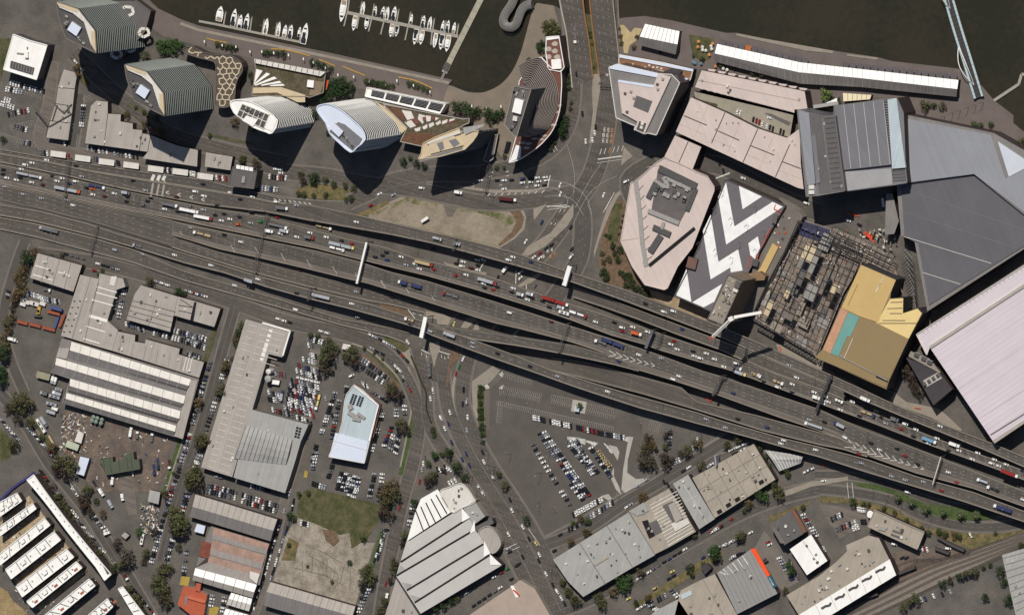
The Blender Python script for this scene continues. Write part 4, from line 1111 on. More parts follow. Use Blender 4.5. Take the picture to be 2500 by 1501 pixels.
g = B('warehouse','small grey flat-roofed building beside the carport canopies',[(503,372),(568,383),(562,416),(500,407)],7,R_GREY,W_MAROON); g.units(4,rnd)
g = B('office_block','dark grey flat-roofed block with a row of white rooftop panels',[(569,408),(628,418),(620,461),(559,453)],15,R_DARK,W_DARK,rim=R_DARK,wins=3.6)
for k in range(4):
    u = 628 + k * 52
    g.sheet('white_panel',C('F2',[(u,112 + k * 9),(u + 46,120 + k * 9),(u + 42,165 + k * 9),(u - 4,157 + k * 9)]),R_WHITE,1.2)
g.box('roof_unit',450 + 715 / 4.944,380 + 270 / 4.944,8,8,1.5,0.1,METAL); g.box('roof_unit',450 + 708 / 4.944,380 + 310 / 4.944,8,8,1.5,0.1,METAL)
for i,(x,y) in enumerate([(142,377),(202,387),(260,396),(320,404),(380,413),(440,420),(501,431)]):
    r_ = empty('carport_canopy',P(x,y),ORD[6 - i] + ' pale carport canopy along the motorway counted from the dark grey block','canopy','carport canopies in a row beside the motorway')
    c = P(x,y,4.0); d = P(x + 1,y + 0.13,4.0) - c; an = math.atan2(d.y,d.x)
    b = MB(); b.box((c.x,c.y,3.8),15.5,5.4,0.25,an,R_WHITE2); b.build('roof',r_)
    for s in (-6,0,6):
        b = MB(); b.box((c.x + s * math.cos(an),c.y + s * math.sin(an),0),0.3,0.3,3.8,an,METAL_D); b.build('post',r_)

# ---- buildings east of the river bridge
f = B('office_block','pink-roofed office block with wide grey terrace strips',[(1487,165),(1507,157),(1611,181),(1640,182),(1660,203),(1603,330),(1582,325),(1573,328),(1549,317),(1552,308),(1505,288)],33,R_MID,mat('purple_wall',(70,58,64),0.5,0.15),rim=W_WHITE,wins=3.8)
f.sheet('roof_upper',C('A4',[(1310,850),(1670,910),(1725,765),(1855,800),(1580,1392),(1478,1345),(1510,1262),(1350,1172)]),R_PINK,2.5,W_WHITE)
f.sheet('roof_edge',C('A4',[(1220,700),(1300,668),(1740,768),(1715,805),(1230,715)]),R_BLUEW,1.2)
f.sheet('roof_edge',C('A4',[(1310,830),(1680,885),(1675,912),(1310,852)]),R_BLUEW,3.0)
f.sheet('plant_well',C('A4',[(1500,990),(1665,1050),(1620,1170),(1465,1105)]),R_DARK,2.7)
f.sheet('fan_deck',C('A4',[(1530,1255),(1600,1280),(1570,1370),(1500,1340)]),METAL_D,3.0)
for u,v in ((1560,1280),(1550,1320)):
    (x,y),= C('A4',[(u,v)]); f.box('fan',x,y,7,7,1.0,0.3,R_WHITE2,dz=3.0)
for u,v in ((1770,820),(1715,875),(1720,925),(1440,950),(1380,970),(1400,1160),(1470,1015)):
    (x,y),= C('A4',[(u,v)]); f.box('roof_unit',x,y,6,5,1.4,0.3,rnd.choice((METAL,METAL_D)),dz=2.5)
f = B('terrace_building','low terrace building with red-brown roof deck and dining tables',C('A4',[(1325,568),(1780,650),(2090,722),(2060,830),(1900,850),(1780,740),(1320,660)]),9,mat('roof_deck_brown',(132,96,74),0.85,0.2,0.3),W_MAROON,rim=W_WHITE)
f.sheet('metal_band',C('A4',[(1325,568),(2090,718),(2085,745),(1325,598)]),R_BLUEW,1.0)
f.sheet('dark_vault',C('A4',[(1780,740),(1870,705),(1970,740),(1890,850),(1860,800)]),R_BLACK,3.0)
f.sheet('fluted_roof',C('A4',[(1870,830),(1960,800),(2040,820),(1950,860)]),R_BLUEW,3.0)
for u in range(1380,1760,42): f.box('dining_table',1200 + u / 4.24,(640 + (u - 1380) * 0.14 + rnd.uniform(0,40)) / 4.24,5,4,0.9,0.1,rnd.choice((R_WHITE2,TAN)))

def gable(name,label,north,ridge,south,he,hr,mn,ms,wall,cat='shed',group=None,ribs=0,ribm=None):
    """pitched roof from three pixel lines; the walls stand under the eaves"""
    N,G,S = W(north,he),W(ridge,hr),W(south,he)
    r = empty(name,P(*cen(north + south)),label,cat,group)
    n = len(N)
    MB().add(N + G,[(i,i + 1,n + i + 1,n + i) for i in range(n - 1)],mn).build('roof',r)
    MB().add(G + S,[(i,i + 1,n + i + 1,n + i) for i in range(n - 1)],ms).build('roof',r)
    b = MB()
    for E in (N,S):
        for i in range(n - 1):
            b.add([E[i] - Vector((0,0,.1)),E[i + 1] - Vector((0,0,.1)),(E[i + 1].x,E[i + 1].y,0),(E[i].x,E[i].y,0)],[(0,1,2,3)],wall)
    for i in (0,n - 1):
        b.add([(N[i].x,N[i].y,0),N[i],G[i],S[i],(S[i].x,S[i].y,0)],[(0,1,2,3,4)],wall)
    b.build('wall',r)
    if ribs:
        for k in range(1,ribs):
            t = k / ribs * (n - 1); i = min(int(t),n - 2); u = t - i
            up = Vector((0,0,0.2))
            a,c_,e = N[i].lerp(N[i + 1],u) + up,G[i].lerp(G[i + 1],u) + up,S[i].lerp(S[i + 1],u) + up
            b = MB(); b.bar(a,c_,0.35,0.15,ribm or R_MID); b.bar(c_,e,0.35,0.15,ribm or R_MID); b.build('roof_rib',r)
    return r
gable('restaurant_shed','wharf shed with sunlit white slope and shaded grey slope near the road bridge',[(1575,59),(1659,77)],[(1562,90),(1654,109)],[(1561,111),(1649,134)],7,11,R_WHITE,R_MID,W_GREY,ribs=9)  # sun and shade on the two slopes are put into the roof colours
gable('wharf_shed','very long wharf shed with sunlit white slope facing the river',[(1751,108),(1954,153),(2100,169),(2340,196)],[(1745,131),(1951,177),(2100,191),(2337,218)],[(1744,151),(1954,205),(2100,213),(2335,237)],7,11.5,R_WHITE,R_MID,W_MAROON,ribs=40,ribm=R_GREY)  # river slope coloured white as sunlit, the far slope grey as shaded
for a,b_,n in (((1757,102),(1973,151),14),((2056,158),(2338,189),16)):
    for k in range(n):
        t = (k + 0.5) / n; x,y = a[0] + (b_[0] - a[0]) * t,a[1] + (b_[1] - a[1]) * t
        col = mat('orange_brown_awning',(170,100,56)) if (k == 4 and n == 14) else mat('awning_grey',(92,88,90))
        lab = 'orange-brown square awning among the grey ones along the wharf shed' if (k == 4 and n == 14) else ORD[k if n == 14 else n - 1 - k] + ' grey awning along the wharf shed counted from its ' + ('lawn end' if n == 14 else 'footbridge end')
        r_ = empty('awning',P(x,y),lab,'awning','awnings along the long wharf shed')
        c = P(x,y,3.2); d = P(x + 1,y + 0.2,3.2) - c; an = math.atan2(d.y,d.x)
        b = MB(); b.box((c.x,c.y,3.2),5.6,4.6,0.15,an,col); b.build('canopy',r_)
        b = MB(); b.box((c.x,c.y,0),0.2,0.2,3.2,an,METAL_D); b.build('post',r_)

m1 = B('shopping_centre','long pink-roofed mall wing with a zigzag edge facing the wharf shed',C('B1',[(480,730),(1500,938),(1545,950),(1575,1130),(1440,1135),(1440,1170),(410,905)]),16,R_PINK,W_MAROON,rim=None)
m1.seam(C('B1',[(440,830),(1470,1040)]),0.5,0.3,mat('pink_seam',(176,156,148)))
for k in range(15):
    u = 430 + k * 66
    m1.sheet('zigzag_edge',C('B1',[(u,905 + k * 16.4),(u + 60,905 + k * 16.4 + 2),(u + 60,905 + k * 16.4 + 26)]),R_PINK,0.25)
m1.units(5,rnd)
for u in range(540,1500,105):
    m1.sheet('awning_fin',C('B1',[(u,715 + (u - 540) * 0.205),(u + 90,725 + (u - 540) * 0.205),(u + 70,745 + (u - 540) * 0.205),(u + 10,735 + (u - 540) * 0.205)]),R_PINK,0.6)
m2 = B('parking_deck','beige rooftop parking deck between pink mall roofs',C('B1',[(400,950),(1430,1190),(1395,1400),(1350,1440),(740,1170),(420,1035)]),12,mat('deck_concrete',(150,142,126),0.9,0.15,0.1),W_MAROON)
m2.sheet('planter',C('B1',[(430,1025),(640,1080),(640,1110),(520,1080)]),GRASS,0.6); m2.sheet('planter',C('B1',[(740,1160),(900,1225),(890,1240),(740,1180)]),GRASS,0.6)
m2.sheet('ramp',C('B1',[(1130,1170),(1200,1180),(1400,1270),(1380,1300),(1200,1210)]),R_DARK,0.5)
m3 = B('shopping_centre','huge pink mall roof divided by dark seams into large panels',[(1687,238),(1770,274),(1850,314),(1921,337),(1952,315),(1955,400),(1962,462),(1948,459),(1650,322)],20,R_PINK,W_DARK)
for q in ([(1770,275),(1737,350)],[(1850,315),(1814,396)],[(1928,353),(1893,432)],[(1670,283),(1725,306)],[(1753,320),(1805,343)],[(1833,356),(1890,379)],[(1910,395),(1955,412)]):
    m3.seam(q,0.7,0.3)
for q in ([(1728,257),(1696,335)],[(1810,295),(1776,372)],[(1890,330),(1853,413)],[(1660,303),(1715,327)],[(1743,341),(1797,364)],[(1823,377),(1880,401)],[(1900,415),(1958,438)]): m3.seam(q,0.3,0.12,mat('pink_seam',(176,156,148)))
m3.units(14,rnd,smin=1.5,smax=3.5)
m4 = B('shopping_centre','small pink roof wing linking the mall to the faceted store',[(1648,331),(1712,359),(1691,413),(1622,383)],15,R_PINK,W_DARK); m4.seam([(1680,346),(1657,398)],0.7)
m5 = B('homewares_store','faceted pink-roofed store with a large dark plant well',[(1622,385),(1657,398),(1691,414),(1702,420),(1727,430),(1744,456),(1744,466),(1690,605),(1655,650),(1630,703),(1622,707),(1575,695),(1544,650),(1516,588),(1541,446),(1556,440),(1600,400)],17,R_PINK,W_MAROON,rim=R_PINK)
m5.sheet('plant_well',C('B5',[(660,500),(1075,685),(880,1050),(595,905)]),mat('plant_floor',(98,92,90)),0.25)
for q,w_ in (([(670,470),(1060,660)],6),([(640,620),(560,780)],5),([(620,600),(700,650),(780,660)],4),([(1050,690),(960,910)],4.5),([(560,910),(880,1040)],4),([(720,560),(760,640)],4),([(740,570),(1000,690)],3),([(610,1080),(790,1160)],5),([(690,1170),(580,1340)],6),([(720,1030),(700,1100)],3)):
    m5.seam(C('B5',q),w_,1.8,METAL_D if w_ > 4.4 else METAL,'duct')
for u,v in ((700,690),(730,740),(765,760),(830,720),(870,740),(935,780),(930,800),(960,690),(640,700),(630,730),(660,660),(890,640),(830,640),(840,760)):
    (x,y),= C('B5',[(u,v)]); m5.box('plant_unit',x,y,9,9,2.2,0.43,rnd.choice((METAL,METAL_D,METAL_D)))
m5.seam(C('B5',[(430,600),(470,900),(500,1250),(540,1484)]),4.2,0.9,METAL,'gutter_walkway')
m5.seam(C('B5',[(1038,1090),(570,1475)]),2.5,1.6,BLACKM,'fin_wall')
for k in range(8):
    u,v = 450 + k * 8,715 + k * 105
    m5.seam(C('B5',[(u,v),(u + 60 + 5 * k,v - 70)]),0.4,0.4,SEAM,'brace')
for q in ([(880,430),(900,440)],[(550,460),(690,440)],[(280,1220),(460,1190)]): m5.seam(C('B5',q),0.5,0.3,mat('pink_seam',(176,156,148)))
cp = B('car_park_building','rooftop car park painted with giant white chevrons on dark grey',[(1774,438),(1918,502),(1892,546),(1840,642),(1790,730),(1740,762),(1718,752),(1648,722),(1690,640),(1735,535)],15,mat('deck_slate',(105,100,102),0.85,0.08,0.1),W_MAROON,rim=METAL_D)
CHEV = mat('chevron_white',(232,230,226),0.7,0.08,0.15)
for q in ([(1804,454),(1860,480),(1813,511)],[(1772,443),(1793,553),(1886,493),(1911,505),(1773,597),(1753,482)],[(1735,524),(1754,639),(1802,609),(1813,660),(1784,665),(1783,653),(1735,682),(1716,564)],[(1827,594),(1850,577),(1856,604),(1843,632),(1832,623)],[(1676,656),(1688,737),(1651,721),(1656,703)],[(1690,738),(1763,693),(1744,736),(1718,750)]):
    cp.sheet('chevron',q,CHEV,0.06)
for u,v in ((1345,700),(1600,1060),(1170,1080),(1435,990),(1520,1240),(1690,870),(1440,1395),(1690,1310),(1775,1120),(1270,880),(1275,1310),(1105,1240)):
    (x,y),= C('B5',[(u,v)]); h_ = 8.0
    r_ = bpy.data.objects
    p = P(x,y,cp.h)
    b = MB(); b.cyl((p.x,p.y,cp.h),0.14,0.1,h_,METAL_D,6); b.bar((p.x - 1.2,p.y - 1.4,cp.h + h_),(p.x + 1.2,p.y + 1.4,cp.h + h_),0.35,0.2,METAL_D)
    o_ = b.build('lamp_post',None); tag(o_,'double-headed lamp post standing on the chevron-painted car park roof','lamp post','lamp posts on the chevron car park roof')
cp.box('stair_room',1650 + 165 / 4.24,500 + 605 / 4.24,24,26,3,0.3,W_MAROON,mat('stair_roof',(110,84,74)))
cp.box('stair_room',1650 + 1022 / 4.24,500 + 150 / 4.24,11,20,3,0.3,METAL_D,R_DARK)
cp.box('lift_room',1650 + 820 / 4.24,500 + 600 / 4.24,14,16,2,0.3,METAL,METAL_D)
ORANGEB = mat('orange_barrier',(205,76,48))
for q in ([(1030,0),(1015,45),(1090,75),(1070,110)],[(985,240),(930,340),(860,500),(830,580)],[(775,535),(740,650)]):
    cp.seam(C('B7',q),0.6,0.9,ORANGEB,'barrier')
st = B('construction_strip','concrete slab strip with barriers between the chevron roof and the steel frame',[(1900,485),(1948,512),(1960,530),(1900,640),(1868,700),(1835,770),(1808,772),(1842,640),(1893,546),(1918,502)],12,CONC_D,W_CONC)
st.sheet('plywood_deck',C('B7',[(1000,400),(1060,440),(920,720),(845,690),(870,660)]),R_OCHRE,1.5)
for i in range(14): st.box('site_crate',1910 + rnd.uniform(-25,25),545 + rnd.uniform(-30,60),rnd.uniform(3,6),3,1,rnd.uniform(0,3),rnd.choice((METAL,R_WHITE2,ORANGEB,METAL_D)))

# tower under construction with crane
ct = B('unfinished_tower','narrow unfinished concrete tower with cluttered top slab beside the motorway',[(1779,670),(1813,686),(1765,792),(1728,778)],57,CONC,mat('raw_wall',(112,92,74),0.9,0.25,0.2),rim=R_DARK)
floors(ct,10,CONC_D,0.3)
for i in range(46):
    t_,s_ = rnd.uniform(0.05,0.95),rnd.uniform(0.12,0.88)
    x = 1779 + (1813 - 1779) * s_ + (1728 - 1779) * t_; y = 670 + 16 * s_ + 108 * t_
    ct.box('site_material',x,y,rnd.uniform(2,6),rnd.uniform(1.5,3),rnd.uniform(0.5,1.6),rnd.uniform(0,3),rnd.choice((METAL,METAL_D,R_WHITE2,TAN,CONC_D,mat('blue_tarp',(70,78,120)))))
ct.box('site_shed',1800,695,13,15,2.6,0.42,R_DARK,R_DARK); ct.box('site_shed',1795,709,12,7,2.6,0.42,R_WHITE2)
pl = B('scaffold_deck','brown plywood deck stepping down from the unfinished tower',C('B7',[(690,790),(640,745),(860,690),(925,740),(915,780)]),22,mat('ply_brown',(134,108,80),0.9,0.2,0.3),mat('raw_wall',(112,92,74)))
cr = empty('tower_crane',P(1787,779,57),'white tower crane with red-tipped lattice jib over the motorway','crane')
CRW = mat('crane_white',(226,222,214),0.6,0.05)
p0 = P(1787,778,70)
b = MB()
for i,j in ((-0.8,-0.8),(0.8,-0.8),(0.8,0.8),(-0.8,0.8)):
    b.bar((p0.x + i,p0.y + j,57.0),(p0.x + i,p0.y + j,72.0),0.3,0.3,CRW)
for k in range(8):
    b.bar((p0.x - 0.8,p0.y - 0.8,57 + k * 1.9),(p0.x + 0.8,p0.y + 0.8,58.9 + k * 1.9),0.2,0.2,CRW)
b.build('mast',cr)
def truss(a,c_,wd,m,m2=None,n=14):
    b = MB(); d = (c_ - a); s = Vector((-d.y,d.x,0)).normalized() * wd
    up = Vector((0,0,1.3))
    for o_ in (s,-s): b.bar(a + o_,c_ + o_,0.35,0.35,m)
    b.bar(a + up,c_ + up,0.35,0.35,m)
    for k in range(n):
        q0,q1 = a.lerp(c_,k / n),a.lerp(c_,(k + 1) / n)
        b.bar(q0 + s,q1 - s,0.22,0.22,m); b.bar(q0 - s,q1 + up,0.22,0.22,m)
    return b
e0 = P(1736,827,72)
truss(p0 + Vector((0,0,2)),e0.lerp(p0,0.1) + Vector((0,0,1.6)),1.2,CRW).build('jib',cr)
truss(e0.lerp(p0,0.1) + Vector((0,0,1.6)),e0 + Vector((0,0,1.6)),1.2,ORANGEB,n=3).build('jib_tip',cr)
q0 = P(1793,774,70); q1 = P(1860,762,64)
b = MB(); b.bar(q0 + Vector((0,0,1)),q1 + Vector((0,0,1)),2.6,1.8,CRW); b.build('counter_jib',cr)
b = MB(); b.box((p0.x,p0.y,71),4,4,2.6,0.5,CRW); b.build('cab',cr)

# steel frame under construction
site = [(1945,530),(2035,560),(2130,590),(2180,640),(2210,730),(2190,690),(2105,642),(2060,715),(1995,872),(1838,782),(1880,700),(1930,590)]
sf = empty('steel_frame',P(1980,700),'open black steel building frame under construction beside tan-decked roofs','building frame')
MB().poly(W(site,4.0),mat('site_slab',(124,112,102),0.9,0.3,0.2)).build('floor_slab',sf)
STEEL = mat('black_steel',(58,54,52),0.6,0.1)
def sp(t,s): return (1948 - 108 * t + 152 * s,540 + 240 * t + 62 * s + 25 * s * t)
for k in range(13):
    s = k / 12 + rnd.uniform(-.012,.012)
    b = MB(); b.bar(P(*sp(0,s),16),P(*sp(1 - rnd.choice((0,0,0.2)),s),16),0.3 + (k % 4 == 0) * 0.8,0.6,STEEL); b.build('beam',sf)
for k in range(14):
    t = k / 13 + (rnd.uniform(-.012,.012) if 0 < k < 13 else 0)
    b = MB(); b.bar(P(*sp(t,rnd.choice((0,0,.25))),16.9),P(*sp(t,rnd.choice((1,1,.75)) if t < 0.9 else 0.95),16.9),0.26 + (k in (0,1,13)) * 0.9,0.6,STEEL); b.build('beam',sf)
for k in range(0,13,3):
    for j in range(0,14,3):
        p = P(*sp(j / 13,k / 12),16)
        b = MB(); b.box((p.x,p.y,4.0),0.5,0.5,12,0,STEEL); b.build('column',sf)
for k in range(26):
    t,s = rnd.randint(0,12) / 13,rnd.randint(0,11) / 12
    b = MB(); b.bar(P(*sp(t,s),16.5),P(*sp(t + 1 / 13,s + 1 / 12),16.5),0.25,0.3,STEEL); b.build('brace',sf)
GALV = mat('galvanised',(142,138,132),0.5,0.15)
def sp2(t,s): return (2035 + 150 * t - 20 * s,552 + 70 * t + 45 * s)
for k in range(9):
    b = MB(); b.bar(P(*sp2(0,k / 8),15),P(*sp2(1,k / 8),15),0.4,0.5,GALV if k % 2 else STEEL); b.build('beam',sf)
for k in range(12):
    b = MB(); b.bar(P(*sp2(k / 11,0),15.6),P(*sp2(k / 11,1),15.6),0.4,0.5,STEEL); b.build('beam',sf)
for k in range(22):                                             # south scaffold edge
    t = k / 21; x,y = 1842 + 160 * t,782 + 92 * t
    b = MB(); b.bar(P(x,y,14),P(x + 9,y - 9,16),0.35,0.4,GALV); b.bar(P(x,y - 4,14),P(x + 8,y + 8,14),0.3,0.4,GALV if k % 2 else STEEL); b.build('scaffold',sf)
for k in range(18):
    t = k / 17; x,y = 2206 + 24 * t,600 + 130 * t
    b = MB(); b.bar(P(x,y,16),P(x + 20 - 14 * t,y + 22,16),0.35,0.5,GALV if k % 2 else STEEL); b.bar(P(x + 10,y,16),P(x - 12,y + 20,16),0.3,0.4,STEEL); b.build('scaffold',sf)
for k in range(34):                                             # decking and formwork laid over odd bays
    i_,j_ = rnd.randint(0,12),rnd.randint(0,11); n_ = rnd.choice((1,1,2)); t0,s0,t1,s1 = i_ / 13,j_ / 12,min(1,(i_ + rnd.choice((1,2))) / 13),min(1,(j_ + n_) / 12); zq = rnd.choice((4.3,5.0,9.0,15.6))
    MB().poly([P(*sp(*e),zq + k * 0.006) for e in ((t0,s0),(t1,s0),(t1,s1),(t0,s1))],rnd.choice((CONC,CONC_D,CONC_D,R_MID,R_DARK,TAN,GALV,R_BROWN))).build('deck_panel',sf)
MB().poly(W(C('B7',[(1270,150),(1600,260),(1560,400),(1220,290)]),5.0),mat('blue_membrane',(62,62,92))).build('membrane',sf)
MB().poly(W(C('B7',[(1180,370),(1260,140),(1290,150),(1210,390)]),6.0),R_BLACK).build('membrane',sf)
litter = MB()
mat('blue_tarp',(70,78,120))
LM = [R_WHITE2,METAL,METAL_D,CONC,CONC_L,R_DARK,TAN] * 3 + [R_WHITE,R_WHITE2,mat('dull_orange',(140,84,64)),mat('dull_blue',(76,80,104))]
for k in range(430):
    t,s = rnd.random(),rnd.random() ** 1.6
    p = P(*sp(t,s),4.2)
    litter.box((p.x,p.y,4.02),rnd.uniform(0.5,3.2),rnd.uniform(0.3,1.2),rnd.uniform(0.2,1.4),rnd.uniform(0,3),rnd.choice(LM))
for k in range(190):
    x,y = rnd.uniform(1980,2190),rnd.uniform(560,645)
    p = P(x,y,4.2); litter.box((p.x,p.y,4.02),rnd.uniform(0.8,3.2),rnd.uniform(0.5,1.4),rnd.uniform(0.4,1.6),rnd.uniform(0,3),rnd.choice(LM))
litter.build('site_debris',label='loose building materials scattered over the steel frame site',kind='stuff')

tn = B('exhibition_hall','unfinished exhibition hall clad in ochre, yellow, khaki and teal roof panels',[(2102,646),(2187,683),(2175,715),(2173,729),(2205,727),(2205,765),(2240,752),(2252,765),(2218,828),(2170,930),(2164,950),(1990,872),(2008,852),(2054,750)],26,R_KHAKI,mat('louvre_wall',(58,56,58),0.6,0.12),rim=None)
tn.sheet('roof_panel',[(2102,647),(2187,684),(2150,770),(2144,787),(2099,772),(2054,751)],R_OCHRE,0.5)
tn.sheet('roof_panel',[(2173,730),(2205,728),(2204,765),(2240,754),(2250,765),(2218,827),(2139,788),(2150,770)],R_YELLOW,0.3)
tn.sheet('roof_panel',[(2099,773),(2141,790),(2218,828),(2170,926),(2048,871),(2070,821),(2077,822)],R_KHAKI,0.4)
tn.sheet('roof_panel',[(2071,762),(2098,774),(2076,822),(2069,820),(2047,870),(2028,863)],R_TEAL,0.5)
tn.sheet('roof_panel',[(2053,751),(2070,761),(2027,863),(2009,853)],mat('pinkish_ply',(186,142,112),0.8,0.2,0.4),0.3)
tn.sheet('roof_ledge',[(1996,866),(2168,931),(2163,946),(1994,874)],R_KHAKI,0.6)
for q in ([(2174,738),(2203,737)],[(2166,753),(2203,752)],[(2172,765),(2202,765)],[(2145,789),(2238,789)],[(2155,782),(2210,782)]): tn.seam(q,0.5,0.4,METAL_D,dz=0.3)
tn.seam([(2062,868),(2050,869),(2165,928)],0.7,0.5,METAL,dz=0.4); tn.seam([(2138,713),(2150,690)],0.8,0.4,R_WHITE2,dz=0.5); tn.seam([(2144,702),(2160,672)],0.5,0.4,R_WHITE2,dz=0.5); tn.seam([(2060,875),(2082,826)],0.5,0.4,R_WHITE2,dz=0.4); tn.seam([(2070,745),(2094,694)],0.5,0.3,mat('dark_ochre',(150,120,70)),dz=0.5)
tn.sheet('skylight_slot',C('B8',[(490,1190),(590,1235),(590,1250),(490,1205)]),BLACKM,0.8)
for k in range(8):                                              # louvre blades on the splayed south wall
    z = 4 + k * 2.6; off = (24 - z) * 0.28
    b = MB(); A = P(2050,895,26); D_ = P(2164,950,26); nrm = Vector((A.y - D_.y,D_.x - A.x,0)).normalized()
    nrm = nrm if nrm.y < 0 else -nrm
    b.bar((A.x,A.y,z),(D_.x + nrm.x * off,D_.y + nrm.y * off,z),0.9,0.5,METAL_D); b.build('louvre',tn.root)

ht = B('hotel_tower','grey-roofed hotel slab with narrow steel roof strips beside the mall',[(1947,268),(1975,276),(2009,285),(2039,283),(2063,466),(1999,477),(1969,480)],41,R_STEEL,mat('hotel_wall',(92,90,94),0.5,0.15),rim=R_MID)
ht.sheet('roof_strip',C('B6',[(170,245),(265,270),(275,380),(320,880),(250,890)]),R_BLUEG,2.2)
ht.sheet('roof_strip',C('B6',[(285,470),(320,455),(365,865),(335,880)]),R_STEEL,1.2)
ht.sheet('roof_deck',C('B6',[(275,290),(370,310),(455,955),(355,975)]),R_DARK,0.4)
ht.box('fan_box',1981,458,14,12,2,0,R_WHITE2); ht.box('fan_box',1981,468,14,12,2,0,R_WHITE2); ht.units(8,rnd)
hc = B('convention_hall','broad grey convention hall roof with louvred strip and pale metal band',[(2037,285),(2037,259),(2160,243),(2190,240),(2206,276),(2211,409),(2215,446),(2178,452),(2063,467)],33,R_STEEL,W_DARK,rim=R_MID)
ht.sheet('louvre_field',C('B6',[(385,300),(488,297),(572,936),(460,955)]),R_DARK,1.0)
for k in range(15):
    u0,v0 = 390 + k * 4.9,318 + k * 43
    ht.seam(C('B6',[(u0 + 8,v0),(u0 + 92,v0 - 8)]),0.5,0.25,R_BLACK,'louvre',1.0)
hc.sheet('roof_upper',C('B6',[(485,210),(905,158),(975,715),(560,762)]),R_STEEL,3.0,W_DARK)
for k in range(5):
    hc.seam(C('B6',[(565 + k * 85,203 - k * 10),(625 + k * 85,745 - k * 9)]),0.35,0.25,LSEAM,'roof_seam',3.0)
hc.sheet('louvre_band',C('B6',[(905,158),(940,155),(998,690),(975,710)]),R_BLACK,2.4)
for k in range(24):
    hc.seam(C('B6',[(910 + k * 2.8,168 + k * 22),(940 + k * 2.4,166 + k * 22)]),0.45,0.3,METAL,'louvre',2.4)
hc.sheet('metal_band',C('B6',[(942,155),(1020,142),(1098,740),(982,750)]),R_PALEB,2.8)
hc.sheet('lower_roof',C('B6',[(565,775),(975,748),(988,885),(585,940)]),mat('pale_grey_roof',(156,153,153),0.6,0.08),1.2)
for k in range(4): hc.seam(C('B6',[(980,765 + k * 28),(1105,755 + k * 28)]),2.0,0.6,R_DARK,'step')
e1 = B('convention_centre','vast faceted blue-grey roof of the convention centre',[(2200,278),(2426,325),(2520,378),(2520,540),(2378,426),(2222,447)],21,R_MID,W_DARK)
e1.sheet('roof_panel',[(2208,289),(2419,330),(2455,436),(2520,402),(2520,534),(2378,425),(2224,445)],R_BLUEG,0.8)
e1.sheet('roof_facet',[(2436,346),(2520,402),(2463,432)],mat('facet_white',(196,199,206),0.5,0.06),1.4)
e2 = B('convention_centre','vast dark slate roof with pointed end beside the building site',[(2189,450),(2222,447),(2377,426),(2520,541),(2520,595),(2264,760),(2233,590),(2200,575)],18,R_MID,W_DARK)
e2.sheet('roof_panel',[(2200,455),(2224,451),(2377,430),(2520,545),(2520,588),(2268,745),(2241,592),(2208,575)],R_SLATE,0.8)
for q in ([(2230,470),(2500,560)],[(2215,520),(2480,605)]): e2.seam(q,0.3,0.12,R_MID,dz=0.8)
for q in ([(2208,578),(2420,643)],[(2252,665),(2345,694)]): e2.seam(q,0.5,0.3,LSEAM,dz=0.8)
B('link_building','narrow grey wedge roof beside the slate convention roof',C('B6',[(930,965),(985,960),(1040,1200),(1000,1310),(920,1320)]),14,R_MID,W_MAROON)
e3 = B('exhibition_centre','enormous pale lilac metal roof with dark edge beside the motorway',[(2270,848),(2520,684),(2520,1020),(2428,1082)],22,R_LILAC,W_MAROON)
for j in range(24): e3.seam([(2274 + j * 6.4,853 + j * 9.4),(2520,692 + j * 13.6)],0.16,0.08,mat('lilac_seam',(180,168,172)))
for q in ([(2340,950),(2520,835)],[(2390,1022),(2520,940)],[(2415,1062),(2520,995)]): e3.seam(q,0.4,0.15,mat('lilac_seam',(180,168,172)))
e3.seam([(2270,848),(2520,684)],2.6,1.2,CONC_L,'ridge_walkway'); e3.sheet('gutter_slot',[(2418,1060),(2520,997),(2520,1000),(2419,1063)],R_DARK,0.2); e3.sheet('metal_band',[(2424,1074),(2520,1012),(2520,1020),(2428,1082)],R_GREY,0.3)
e4 = B('exhibition_centre','long pale lilac roof strip along the slate-roofed convention hall',[(2238,816),(2520,636),(2520,680),(2272,842),(2263,866)],20,R_LILAC,W_MAROON,rim=R_WHITE2)
for k in range(26): e4.seam([(2250 + k * 10.4,806 - k * 6.65),(2256 + k * 10.4,815 - k * 6.65)],0.3,0.15,CONC)
e5 = B('plant_building','dark wedge-shaped plant building with a row of white cooling fans',[(2212,873),(2288,900),(2325,950),(2279,989)],16,R_BLACK,W_MAROON)
e5.sheet('fan_deck',C('L4',[(430,220),(530,165),(560,205),(455,265)]),CONC_L,0.8)
for u,v in ((440,245),(470,225),(500,205),(530,185)):
    (x,y),= C('L4',[(u,v)]); e5.box('cooling_fan',x,y,8,8,1.5,-0.5,R_WHITE2,METAL_D,dz=0.8)
e5.sheet('service_ledge',C('L4',[(330,55),(345,20),(470,70),(550,165),(545,170)]),CONC,1.2)
for u,v in ((385,45),(435,70),(475,95)):
    (x,y),= C('L4',[(u,v)]); e5.box('cooling_fan',x,y,12,9,2,0.4,R_WHITE2,METAL_D,dz=1.2)
cf = B('cafe','low cafe with cream panelled roof near the footbridge',C('B2',[(245,965),(540,985),(525,1030),(250,1052)]),6,mat('cream_roof',(226,212,178),0.7,0.05),W_GREY)
for k in range(1,6): cf.seam(C('B2',[(245 + k * 49,967 + k * 3),(250 + k * 47,1050 - k * 4)]),0.3,0.2,METAL_D)
B('canopy_roof','white triangular canopy between the mall and the cafe',C('B2',[(50,1075),(185,1015),(185,1060)]),8,R_WHITE,W_GREY,cat='canopy')
B('link_bridge','flat grey walkway roof between the mall and the convention hall',C('B1',[(1630,1090),(1890,1050),(1895,1085),(1640,1125)]),9,R_GREY2,W_GREY)
